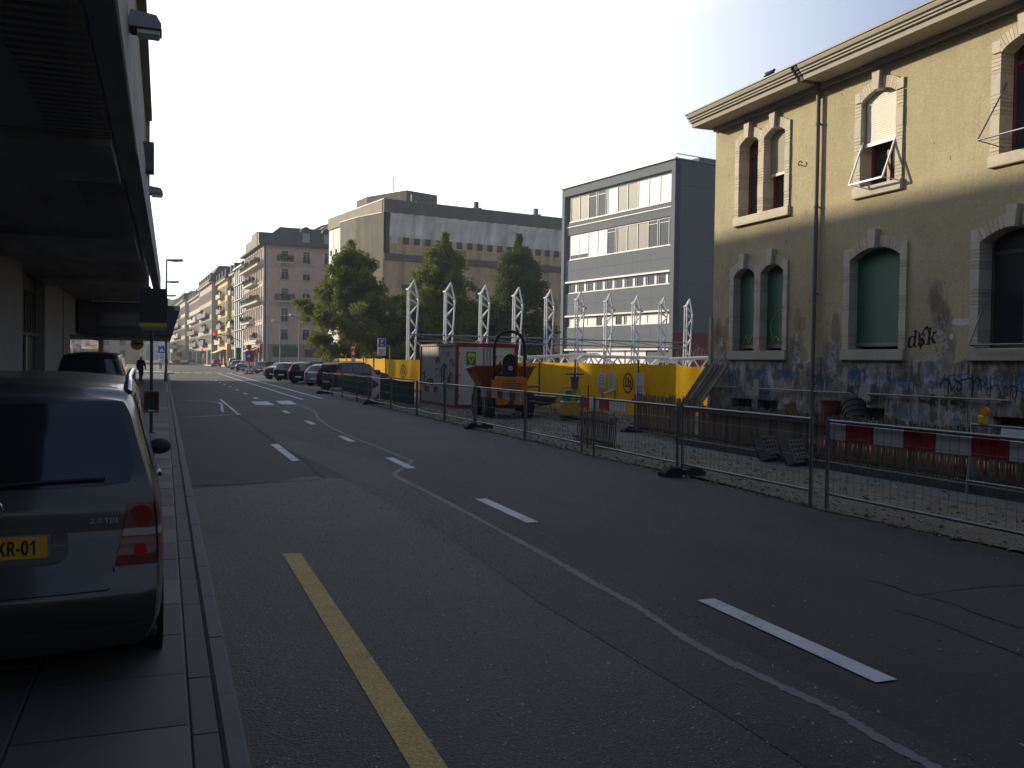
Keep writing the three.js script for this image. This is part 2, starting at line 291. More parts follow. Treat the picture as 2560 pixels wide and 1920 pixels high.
// pavement on the left: bed, slabs, edging stones and kerb stones
{
  const bed = structure('pavement', box2(-6, 0.12, -0.02, PAV - 0.012, 12, -150), M.slab2);
  const xs = [0.118, -0.63, -1.38, -2.13, -2.88, -3.63, -4.38], r = rnd(12);
  const sg = uvMetres(prep(cbox(0.738, 0.03, 0.738, 0.006))), mats = [M.slab, mat(0.088, 0.087, 0.086, { rough: 0.72, map: tBlotch }), mat(0.072, 0.073, 0.077, { rough: 0.78, map: tBlotch })];
  for (let c = 0; c < 6; c++) for (let k = 0; k < (c < 2 ? 44 : 18); k++) share('slab', sg, mats[Math.floor(r() * 3)], bed, xs[c] - 0.375, PAV - 0.014 + r() * 0.004, -1.1 - k * 0.75 - (c % 2) * 0.37);
  const far = mesh('slab_field', box2(-5.4, 0.118, PAV - 0.011, PAV, -34.3, -150), M.slab, bed); far.userData.kind = 'stuff';
  const kerb = structure('kerb', box2(0.12, KX - 0.025, -0.02, PAV - 0.02, 12, -150), M.slab2);
  const eg = uvMetres(prep(cbox(0.118, 0.05, 0.765, 0.008))), kg = uvMetres(prep(cbox(0.105, 0.09, 0.99, 0.018)));
  for (let k = 0; k < 60; k++) share('edging_stone', eg, mats[2], kerb, 0.182, PAV - 0.018 + r() * 0.004, -1.62 - k * 0.775);
  for (let k = 0; k < 60; k++) share('kerb_stone', kg, M.kerb, kerb, 0.298, PAV - 0.03 + r() * 0.003, -1.3 - k * 1.0);
  const kf = mesh('kerb_run', box2(0.246, 0.35, -0.01, PAV + 0.01, -60.9, -150), M.kerb, kerb); kf.userData.kind = 'stuff';
}
// the building site: gravel strip, compacted dirt, kerb of the old pavement
structure('gravel_strip', (() => {
  const r = rnd(3), e = []; for (let z = 12; z > -62; z -= 0.5) e.push([7.62 + 0.10 * Math.sin(z * 0.9) + 0.12 * (r() - 0.5) + (z < -40 ? 0.15 : 0), z]);
  return sheet([...e, [10.8, -62], [10.8, 12]], 0.010);
})(), M.gravel);
structure('site_ground', sheet([[10.4, 12], [10.4, -64], [34, -64], [60, -40], [60, 12]], 0.006), M.dirt);
structure('site_path', sheet([[9.7, 8], [9.8, -20], [9.6, -30], [10.55, -34], [10.6, -20], [10.6, 8]], 0.015), mat(0.15, 0.15, 0.15, { map: tSpeck, rough: 0.9 }));
structure('right_pavement', box2(13.2, 60, -0.02, 0.08, -76, -160), M.slab);
{ // loose stones on the gravel
  const r = rnd(77), g = new THREE.IcosahedronGeometry(0.022, 0), n = 5200, im = new THREE.InstancedMesh(g, mat(0.34, 0.31, 0.26, { rough: 0.95 }), n), m = new THREE.Matrix4(), c = new THREE.Color();
  for (let i = 0; i < n; i++) {
    const z = 1 - Math.pow(r(), 0.8) * 42, x = r() < 0.3 ? 7.5 + r() * r() * 0.9 : 7.9 + r() * 2.4, s = 0.4 + r() * r() * 1.6;
    m.compose(V(x, 0.012 + 0.006 * s, z), new THREE.Quaternion().setFromEuler(new THREE.Euler(r() * 6, r() * 6, r() * 6)), V(s, s * 0.6, s));
    im.setMatrixAt(i, m); im.setColorAt(i, c.setScalar(0.5 + r() * 0.7));
  }
  im.name = 'loose_stones'; im.userData = { kind: 'stuff', label: 'loose stones scattered over the gravel strip behind the fence', category: 'stones' }; im.castShadow = im.receiveShadow = true; scene.add(im);
}
// ================= the old two-storey building on the right
const OX = 15.6, OZ = -24.05;
const arcPts = (z0, z1, ys, rise, n = 12, grow = 0) => { // points of a segmental arch from z0 to z1
  const half = (z1 - z0) / 2, R = (half * half + rise * rise) / (2 * rise), cy = ys + rise - R, zc = (z0 + z1) / 2, a = Math.asin(half / R), out = [];
  for (let i = 0; i <= n; i++) { const t = -a + 2 * a * i / n; out.push([zc + (R + grow) * Math.sin(t), cy + (R + grow) * Math.cos(t)]); }
  return out;
};
const tagged = (c, txt, x, y, size, ang, col, font = 'bold') => { c.save(); c.translate(x, y); c.rotate(ang); c.fillStyle = col; c.font = `${font} ${size}px sans-serif`; c.fillText(txt, 0, 0); c.restore(); };
function scrawl(c, r, x, y, w, h, col, lw, n = 9) { // a sprayed tag: one wandering stroke
  c.strokeStyle = col; c.lineCap = 'round'; c.lineJoin = 'round';
  let th = r() * 6, cx = x, R = h * 0.4;
  for (let i = 0; i < n; i++) { // letter-like loops and hooks
    c.lineWidth = lw * (0.7 + 0.5 * r()); c.beginPath(); const ww = w / n * (0.7 + 0.9 * r()), dir = r() < 0.3 ? -1 : 1, span = 2 + 4.5 * r(), sl = 0.25 * (r() - 0.2), k = 10 + Math.floor(8 * r());
    for (let j = 0; j <= k; j++) { const t = j / k, a = th + dir * span * t, px = cx + ww * t * 0.9 + Math.cos(a) * ww * 0.5, py = y + h * 0.5 + Math.sin(a) * R * (0.6 + 0.8 * t * r()) - sl * h; j ? c.lineTo(px, py) : c.moveTo(px, py); }
    c.stroke(); if (r() < 0.45) { c.beginPath(); c.moveTo(cx + ww * 0.4, y - h * 0.1 * r()); c.lineTo(cx + ww * (0.1 + 0.5 * r()), y + h * (0.9 + 0.4 * r())); c.stroke(); }
    th += span; cx += ww * 0.85;
  }
}
const facadeTex = (() => {
  const W = 2048, Hh = 1152, S = W / 16.05;
  return canvasTex(W, Hh, (c) => {
    const r = rnd(101), X = (z) => (z - OZ) * S, Y = (y) => Hh - y * S;
    c.fillStyle = 'rgb(194,181,146)'; c.fillRect(0, 0, W, Hh);
    const blob = (x, y, rx, ry, col) => { c.fillStyle = col; c.beginPath(); const sd = r() * 99; for (let i = 0; i <= 26; i++) { const a = i / 26 * 6.283, k = 0.68 + 0.5 * fbm(sd + Math.cos(a) * 1.6 + 3, sd + Math.sin(a) * 1.6 + 3, 1e6, 19, 2) + 0.06 * r(); c.lineTo(x + Math.cos(a) * rx * k, y + Math.sin(a) * ry * k); } c.fill(); };
    // rain-washed dust: thin vertical runs with their own ragged outline
    for (let i = 0; i < 900; i++) { const x = r() * W, y = Y(8.9 - r() * 8), l = 20 + r() * 160, g = 120 + r() * 70; c.fillStyle = `rgba(${g},${g * 0.92},${g * 0.75},${0.05 + 0.10 * r()})`; c.fillRect(x, y, 1 + r() * 5, l); }
    for (let i = 0; i < 500; i++) blob(r() * W, r() * Hh, 8 + 60 * r(), 6 + 50 * r(), `rgba(${r() < 0.5 ? '200,185,150' : '150,137,110'},${0.05 + 0.08 * r()})`);
    for (let i = 0; i < 60; i++) blob(r() * W, Y(2 + r() * 6.5), 1 + 3 * r(), 3 + 8 * r(), 'rgba(80,72,58,0.5)');
    // grimy plinth: torn posters, paste, old spray paint
    c.fillStyle = 'rgb(134,128,120)'; c.beginPath(); c.moveTo(0, Hh); for (let x = 0; x <= W; x += 14) c.lineTo(x, Y(1.80 + 0.35 * fbm(x / 90, 3, 1e6, 7, 3) - 0.1)); c.lineTo(W, Hh); c.fill();
    for (let i = 0; i < 1500; i++) { const x = r() * W, y = Y(r() * 1.95), k = r(); blob(x, y, 3 + 22 * r(), 4 + 30 * r(), k < 0.52 ? `rgba(192,193,198,${0.15 + 0.35 * r()})` : k < 0.60 ? `rgba(70,98,140,${0.2 + 0.25 * r()})` : k < 0.85 ? `rgba(78,72,64,${0.25 + 0.3 * r()})` : `rgba(140,118,96,${0.3 * r() + 0.1})`); }
    for (let i = 0; i < 260; i++) { c.fillStyle = r() < 0.6 ? 'rgba(214,214,216,0.6)' : 'rgba(52,48,44,0.6)'; c.fillRect(r() * W, Y(0.7 + r() * 1.2), 1 + r() * 5, 6 + r() * 46); }
    for (let i = 0; i < 9; i++) scrawl(c, r, X(-23.5 + i * 1.35), Y(1.5 + 0.2 * r()), 80 + 70 * r(), 40, 'rgba(40,84,150,0.55)', 4 + 3 * r(), 7);
    scrawl(c, r, X(-15.2), Y(1.55), 150, 45, 'rgba(20,20,24,0.7)', 5, 8); scrawl(c, r, X(-15.7), Y(1.15), 130, 30, 'rgba(20,20,24,0.65)', 6, 6); scrawl(c, r, X(-14.0), Y(1.4), 150, 40, 'rgba(26,26,34,0.6)', 4, 8); scrawl(c, r, X(-18.1), Y(1.3), 60, 30, 'rgba(34,34,40,0.6)', 5, 5);
    // rendered-over patches with torn paper
    const patch = (z0, z1, y0, y1, paper) => { for (let i = 0; i < 10; i++) blob(X(mix(z0, z1, r())), Y(mix(y0, y1, r())), 16 + 14 * r(), 24 + 30 * r(), 'rgba(118,110,98,0.35)'); 0 && blob(X((z0 + z1) / 2), Y((y0 + y1) / 2), (X(z1) - X(z0)) * 0.5, (y1 - y0) * S * 0.5, 'rgba(112,105,94,0.75)'); if (paper) for (let i = 0; i < 90; i++) { const q = r(), px = X(mix(z0, z1, 0.5 + 0.5 * (r() - 0.5) * (1 - 0.4 * q))), py = Y(mix(y0, y1, 0.05 + 0.62 * q)); c.save(); c.translate(px, py); c.rotate((r() - 0.5) * 0.7); c.fillStyle = r() < 0.22 ? `rgba(92,122,160,${0.25 + 0.4 * r()})` : r() < 0.25 ? 'rgba(90,86,80,0.6)' : `rgba(206,208,212,${0.35 + 0.5 * r()})`; c.beginPath(); c.moveTo(-6 * r(), -9 * r()); for (let j = 0; j < 6; j++) c.lineTo((r() - 0.3) * 13, (j - 2.5) * 4 * r() + 5 * r()); c.closePath(); c.fill(); c.restore(); } };
    patch(-23.95, -23.2, 1.7, 3.0, 1); patch(-20.35, -19.75, 1.6, 3.05, 1); patch(-18.95, -18.35, 1.5, 2.75, 1); patch(-15.55, -14.9, 1.95, 3.35, 1); blob(X(-14.72), Y(2.72), 34, 9, 'rgba(222,222,226,0.95)'); blob(X(-14.95), Y(2.42), 7, 9, 'rgba(222,222,226,0.9)'); blob(X(-19.15), Y(2.78), 4, 5, 'rgba(220,220,224,0.9)');
    // black letters by the green shutter
    c.save(); c.translate(X(-16.22), Y(2.18)); c.rotate(-0.12); c.fillStyle = 'rgb(22,22,24)'; c.font = 'italic bold 62px serif'; c.fillText('dsk', 0, 0); c.restore(); scrawl(c, r, X(-15.85), Y(2.62), 36, 60, 'rgb(22,22,24)', 6, 3);
    const im = c.getImageData(0, 0, W, Hh), d = im.data;
    for (let j = 0; j < Hh; j++) for (let i = 0; i < W; i++) { const k = (j * W + i) * 4, n = 0.86 + 0.20 * vnoise(i / 3, j / 3, 1e6, 12) * vnoise(i / 1.5, j / 1.5, 1e6, 13) + 0.16 * (fbm(i / 120, j / 150, 1e6, 14, 4) - 0.3); d[k] *= n; d[k + 1] *= n; d[k + 2] *= n; }
    c.putImageData(im, 0, 0);
  }, true);
})();
const M_facade = mat(0.86, 0.86, 0.86, { rough: 0.92, map: facadeTex, bump: tFine, bs: 0.003 });
const M_green = mat(0.030, 0.115, 0.062, { rough: 0.55 });
const M_frame = mat(0.20, 0.045, 0.025, { rough: 0.5, map: tWood });
const M_blind = mat(0.66, 0.63, 0.54, { rough: 0.6 });
{
  const B = thing('rendered_building', 'old two storey beige rendered building with arched windows and deep eaves', 'building', 0, 0, 0);
  const E0 = OZ, E1 = 42;
  const wins = [ // z0, z1, sill, spring, rise
    [-22.76, -21.85, 6.03, 8.08, 0.17], [-21.59, -20.66, 6.03, 8.08, 0.17], [-17.78, -16.65, 6.03, 8.05, 0.20], [-13.85, -12.72, 6.03, 8.05, 0.20],
    [-22.92, -21.90, 2.17, 4.32, 0.22], [-21.63, -20.62, 2.17, 4.32, 0.22], [-18.05, -16.42, 2.17, 4.32, 0.25], [-14.25, -12.62, 2.17, 4.32, 0.25]];
  const base = [[-22.95, -21.97], [-21.73, -20.8], [-17.81, -16.85], [-13.86, -12.9]];
  const holes = wins.map(([a, b, s, t, ri]) => { const m = 0.02; return [[a - m, s - 0.04], ...arcPts(a - m, b + m, t, ri, 10).map((p) => [p[0], p[1] + m]), [b + m, s - 0.04]]; });
  for (const [a, b] of base) holes.push([[a, 0.48], [a, 0.80], [b, 0.80], [b, 0.48]]);
  const wg = prep(prismX([[E0, -0.05], [E0, 8.98], [E1, 8.98], [E1, -0.05]], 0.42, OX, holes)), wp = wg.attributes.position, uv = new Float32Array(wp.count * 2);
  for (let i = 0; i < wp.count; i++) { uv[i * 2] = (wp.getZ(i) - OZ) / 16.05; uv[i * 2 + 1] = wp.getY(i) / 9.03; }
  wg.setAttribute('uv', new THREE.BufferAttribute(uv, 2));
  mesh('wall', wg, M_facade, B, true);
  mesh('end_wall', [box2(OX + 0.42, 27, -0.05, 8.98, E0, E0 + 0.4), box2(OX + 0.42, 27, -0.05, 8.98, E1 - 0.4, E1), box2(27, 27.4, -0.05, 8.98, E0, E1)], mat(0.52, 0.46, 0.33, { map: tPlaster, rough: 0.9 }), B);
  mesh('floor_slab', [box2(OX + 0.42, 27, 5.2, 5.5, E0 + 0.4, E1 - 0.4), box2(OX + 0.42, 27, 1.2, 1.4, E0 + 0.4, E1 - 0.4), box2(OX + 2.8, OX + 2.9, 0, 8.9, E0 + 0.4, E1 - 0.4)], M.woodDark, B);
  mesh('corner_pier', box2(OX - 0.05, OX + 0.3, -0.05, 3.2, E0 - 0.13, E0 - 0.003), M.stone, B);
  // eaves
  const prof = [[15.75, 8.90], [14.90, 8.90], [14.88, 9.02], [14.82, 9.03], [14.82, 9.075], [14.775, 9.085], [14.775, 9.135], [14.72, 9.15], [14.69, 9.22], [14.69, 9.25], [14.76, 9.25], [15.75, 9.36]];
  mesh('cornice', [prismZ(prof, 4.95, E0 - 0.25), prismZ(prof, E1 + 19.1, -19.1)], M.stone, B);
  mesh('cornice_joint', prismZ(prof.map(([x, y]) => [x + 0.02, y - 0.004]), 0.10, -19.25), M.dark, B);
  mesh('gutter', [prismZ([[14.66, 9.253], [14.66, 9.285], [14.86, 9.285], [14.86, 9.253]], E1 + 24.4, -24.35)], mat(0.20, 0.19, 0.17, { rough: 0.6 }), B);
  mesh('frieze', box2(OX - 0.10, OX - 0.003, 8.78, 8.897, E0, E1), M.stone, B);
  mesh('roof', prismZ([[14.9, 9.37], [21.2, 11.6], [27.8, 9.37]], E1 + 24.05, E0), mat(0.18, 0.09, 0.06, { rough: 0.9 }), B);
  mesh('downpipe', [bar([OX - 0.10, 0.05, -19.27], [OX - 0.10, 8.9, -19.27], 0.055, 0.055, 12), ...[1.5, 3.6, 5.8, 7.9].map((y) => cyl(0.07, 0.07, 0.05, OX - 0.10, y, -19.27)), ...[1.5, 3.6, 5.8, 7.9].map((y) => box2(OX - 0.08, OX, y - 0.015, y + 0.015, -19.29, -19.25))], mat(0.13, 0.12, 0.10, { rough: 0.6 }), B);
  // window surrounds built of blocks, bricks and voussoirs
  const r = rnd(5), xf = OX - 0.05, xb = OX + 0.30;
  const sur = (parent, z0, z1, s, t, rise, leftOuter, rightOuter) => {
    const piece = (name, g, m) => mesh(name, g, m, parent);
    const jamb = (a, b) => { // from sill to spring: block, five bricks, block ...
      let y = s, k = 0; const end = t + 0.02;
      while (y < end - 0.03) {
        if (k % 2 === 0) { for (let i = 0; i < 5 && y < end - 0.03; i++) { const h = Math.min(0.078, end - y); piece('brick', box2(xf + 0.004 * r(), xb, y + 0.006, y + h - 0.004, a, b), r() < 0.5 ? M.brickW : M.brickW2); y += h; } }
        else { const h = Math.min(0.42, end - y); piece('jamb_block', box2(xf - 0.004, xb, y + 0.003, y + h - 0.002, a, b), M.stone2); y += h; }
        k++;
      }
    };
    jamb(z0 - leftOuter, z0); jamb(z1, z1 + rightOuter);
    const n = 17, inn = arcPts(z0, z1, t, rise, n), out = arcPts(z0, z1, t, rise, n, 0.26);
    for (let i = 0; i < n; i++) {
      const mid = i >= n / 2 - 1.6 && i <= n / 2 + 0.6; if (mid) continue;
      const g = 0.005; piece('voussoir', prismX([[inn[i][0] + g, inn[i][1]], [out[i][0] + g, out[i][1]], [out[i + 1][0] - g, out[i + 1][1]], [inn[i + 1][0] - g, inn[i + 1][1]]], xb - xf, xf + 0.003 * r()), r() < 0.5 ? M.brickW : M.brickW2);
    }
    const zc = (z0 + z1) / 2, ty = t + rise;
    piece('keystone', prismX([[zc - 0.085, ty - 0.03], [zc - 0.13, ty + 0.40], [zc + 0.13, ty + 0.40], [zc + 0.085, ty - 0.03]], xb - xf + 0.10, xf - 0.10), M.stone2);
    const sh = Math.max(0.06, rise * 0.55);
    piece('springer', box2(xf - 0.002, xb, t + 0.021, t + 0.021 + sh + 0.12, z0 - leftOuter, z0 - 0.03), M.stone2); piece('springer', box2(xf - 0.002, xb, t + 0.021, t + 0.021 + sh + 0.12, z1 + 0.03, z1 + rightOuter), M.stone2);
  };
  const surround = (lbl) => { const g = new THREE.Group(); g.name = 'window_surround'; B.add(g); return g; };
  const pr = (i, L, R, g) => { const [a, b, s, t, ri] = wins[i]; sur(g, a, b, s, t, ri, L, R); };
  let g = surround(); pr(0, 0.20, 0.13, g); pr(1, 0.13, 0.20, g); mesh('sill', [cbox(0.50, 0.24, 2.54, 0.012, OX + 0.16, 5.905, -21.71), box2(OX - 0.12, OX, 5.775, 5.788, -22.98, -20.44)], M.stone2, g);
  g = surround(); pr(2, 0.21, 0.21, g); mesh('sill', cbox(0.50, 0.24, 1.56, 0.012, OX + 0.16, 5.905, -17.215), M.stone2, g);
  g = surround(); pr(3, 0.22, 0.22, g); mesh('sill', cbox(0.50, 0.24, 1.58, 0.012, OX + 0.16, 5.905, -13.285), M.stone2, g);
  g = surround(); pr(4, 0.19, 0.13, g); pr(5, 0.13, 0.18, g); mesh('sill', cbox(0.50, 0.255, 2.68, 0.012, OX + 0.16, 2.035, -21.78), M.stone, g);
  g = surround(); pr(6, 0.22, 0.20, g); mesh('sill', cbox(0.50, 0.255, 2.06, 0.012, OX + 0.16, 2.035, -17.27), M.stone, g);
  g = surround(); pr(7, 0.22, 0.20, g); mesh('sill', cbox(0.50, 0.255, 2.08, 0.012, OX + 0.16, 2.035, -13.43), M.stone, g);
  // casements behind the upper openings
  const casement = (i, m, twoLeaves) => {
    const [a, b, s, t, ri] = wins[i], x = OX + 0.30, w = new THREE.Group(); w.name = 'window'; B.add(w);
    const f = 0.07, zc = (a + b) / 2, bars = [box2(x, x + 0.07, s, t + ri + 0.1, a, a + f), box2(x, x + 0.07, s, t + ri + 0.1, b - f, b), box2(x + 0.002, x + 0.068, s, s + 0.09, a + f, b - f), box2(x + 0.002, x + 0.068, t - 0.25, t - 0.17, a + f, b - f), box2(x + 0.002, x + 0.068, t + ri - 0.06, t + ri + 0.1, a + f, b - f)];
    if (twoLeaves) bars.push(box2(x - 0.003, x + 0.072, s + 0.09, t + ri - 0.06, zc - 0.05, zc + 0.05));
    mesh('frame', bars, m, w); mesh('pane', box2(x + 0.03, x + 0.036, s + 0.09, t + ri, a + f, b - f), M.glass, w);
    return w;
  };
  const w0 = casement(0, M_frame, false); casement(1, M_frame, false); casement(2, M_frame, true); casement(3, M_frame, true); casement(7, M.woodDark, true);
  mesh('curtain', box2(OX + 0.40, OX + 0.41, 6.05, 7.9, -22.66, -22.2), mat(0.4, 0.38, 0.36), w0);
  // roller shutters: ribbed curtains
  const ribbed = (z0, z1, y0, y1, x, pitch = 0.045) => { const out = []; for (let y = y0; y < y1 - 0.001; y += pitch) { const h = Math.min(pitch, y1 - y), q = prismX([[z0, y], [z0, y + h], [z1, y + h], [z1, y]], 0.006, x); out.push(q); const p = prep(out.pop()), pos = p.attributes.position; for (let i = 0; i < pos.count; i++) if (pos.getY(i) > y + h * 0.9) pos.setX(i, pos.getX(i) + 0.009); p.computeVertexNormals(); out.push(p); } return out; };
  for (const [i, lb] of [[4, 0], [5, 0], [6, 0]]) {
    const [a, b, s, t, ri] = wins[i], sh = new THREE.Group(); sh.name = 'roller_shutter'; sh.userData.label = 'closed dark green roller shutter'; B.add(sh);
    mesh('shutter_slats', ribbed(a, b, s + 0.16, t + ri + 0.08, OX + 0.20), M_green, sh); mesh('bottom_bar', box2(OX + 0.17, OX + 0.23, s + 0.07, s + 0.16, a + 0.01, b - 0.01), M.galv, sh);
  }
  { // yellow scrawl on the green shutters of the pair
    const zz = (y, z) => V(OX + 0.198, y, z), ysp = mat(0.52, 0.44, 0.06, { rough: 0.8 });
    mesh('graffiti_stroke', [tube([zz(2.5, -21.35), zz(2.8, -21.45), zz(3.1, -21.3), zz(3.3, -21.0), zz(3.2, -20.8), zz(2.85, -20.72), zz(2.6, -20.9), zz(2.45, -21.15)], 0.011, 40, 5), tube([zz(2.38, -21.4), zz(2.55, -21.2), zz(2.42, -21.0), zz(2.6, -20.85), zz(2.4, -20.75)], 0.012, 30, 5), tube([zz(2.4, -22.75), zz(2.6, -22.6), zz(2.4, -22.45), zz(2.62, -22.3), zz(2.45, -22.1)], 0.010, 30, 5), tube([zz(3.25, -20.95), zz(2.95, -20.9), zz(2.7, -21.0)], 0.009, 16, 5)], ysp, B);
  }
  { // pushed-out blind of the upper single window
    const a = -17.76, b = -16.67, y0 = 6.07, xo = 15.22, hin = 7.12, sh = new THREE.Group(); sh.name = 'awning_blind'; sh.userData.label = 'pale slatted blind pushed out on a metal frame'; B.add(sh);
    const sl = ribbed(a + 0.02, b - 0.02, 7.05, 8.3, OX + 0.09, 0.05);
    mesh('blind_slats', sl, M_blind, sh);
    mesh('bottom_bar', box2(OX + 0.05, OX + 0.09, 6.98, 7.06, a, b), M.white, sh);
    for (const z of [a, b]) mesh('arm', [beam([OX + 0.02, hin, z], [xo, y0, z], 0.035, 0.035), bar([xo, y0, z], [OX + 0.03, y0 - 0.03, z], 0.012)], M.whiteSteel, sh);
    mesh('front_bar', beam([xo, y0 - 0.001, a], [xo, y0 - 0.001, b], 0.04, 0.04), M.whiteSteel, sh);
  }
  { // half-lowered blind in the right light of the pair
    const sh = new THREE.Group(); sh.name = 'roller_shutter'; B.add(sh);
    mesh('shutter_slats', ribbed(-21.57, -20.68, 7.05, 8.3, OX + 0.19, 0.05), mat(0.30, 0.28, 0.18, { rough: 0.7 }), sh); mesh('bottom_bar', box2(OX + 0.17, OX + 0.22, 6.98, 7.05, -21.57, -20.68), M_blind, sh);
  }
  const rods = (z0, z1, xo, y0, hin) => { const sh = new THREE.Group(); sh.name = 'blind_frame'; B.add(sh); for (const z of [z0, z1]) mesh('arm', [bar([OX + 0.1, hin, z], [xo, y0, z], 0.016), bar([xo, y0, z], [OX + 0.05, y0 - 0.08, z], 0.012)], M.galv, sh); mesh('front_bar', bar([xo, y0, z0], [xo, y0, z1], 0.02), M.galv, sh); };
  rods(-13.82, -12.74, 14.95, 6.24, 7.45); rods(-14.22, -12.64, 15.30, 2.23, 3.1);
  for (const [a, b] of base) { const w = mesh('basement_window', box2(OX + 0.22, OX + 0.24, 0.45, 0.83, a - 0.02, b + 0.02), M.black, B); mesh('window_bar', [0.2, 0.4, 0.6, 0.8].map((t) => bar([OX + 0.1, 0.48, mix(a, b, t)], [OX + 0.1, 0.8, mix(a, b, t)], 0.009)), M.dark, w); }
  mesh('wall_pipe', [bar([OX - 0.10, 1.11, -24.1], [OX - 0.10, 1.11, -22.6], 0.022), bar([OX - 0.10, 1.11, -21.8], [OX - 0.10, 1.115, -17.9], 0.022), bar([OX - 0.10, 1.12, -17.3], [OX - 0.10, 1.13, -13.4], 0.022), ...[-23.8, -22.7, -21.6, -20, -18.2, -17.1, -15, -13.6].map((z) => box2(OX - 0.12, OX, 1.09, 1.13, z - 0.02, z + 0.02))], mat(0.26, 0.24, 0.21, { rough: 0.6 }), B);
  mesh('wall_hook', [tube([V(OX, 7.02, -20.02), V(OX - 0.1, 7.0, -20.0), V(OX - 0.13, 7.05, -19.96), V(OX - 0.1, 7.1, -19.93), V(OX - 0.06, 7.04, -19.9)], 0.014, 16, 5)], M.dark, B);
  // conduit stubs and board at the base
  mesh('wall_box', [box2(OX - 0.12, OX, 0.9, 1.35, -21.75, -21.5), box2(OX - 0.10, OX, 0.95, 1.35, -17.55, -17.2)], mat(0.33, 0.33, 0.32, { map: tBlotch }), B);
}
{ // pigeon on the gutter
  const p = thing('pigeon', 'grey pigeon perched on the edge of the eaves', 'bird', 14.76, 9.286, -20.33, 0.5);
  const prof = [[0, -0.17], [0.018, -0.15], [0.028, -0.08], [0.05, -0.02], [0.062, 0.05], [0.055, 0.11], [0.03, 0.145], [0, 0.155]].map(([a, b]) => new THREE.Vector2(a, b));
  mesh('body', [new THREE.LatheGeometry(prof, 12).rotateX(1.25).translate(0, 0.09, 0), ball(0.036, 0, 0.165, 0.135, 1, 1, 1.1), bar([0, 0.12, 0.11], [0, 0.165, 0.13], 0.036, 0.028), bar([0, 0.163, 0.165], [0, 0.156, 0.2], 0.010, 0.002, 6), bar([0.02, 0, 0.02], [0.02, 0.07, 0.02], 0.006), bar([-0.02, 0, 0.02], [-0.02, 0.07, 0.02], 0.006)], mat(0.06, 0.065, 0.08, { rough: 0.7 }), p);
  mesh('wing', [ball(0.05, 0.05, 0.10, 0, 0.35, 0.8, 2.2), ball(0.05, -0.05, 0.10, 0, 0.35, 0.8, 2.2)], mat(0.10, 0.105, 0.12, { rough: 0.7 }), p);
}
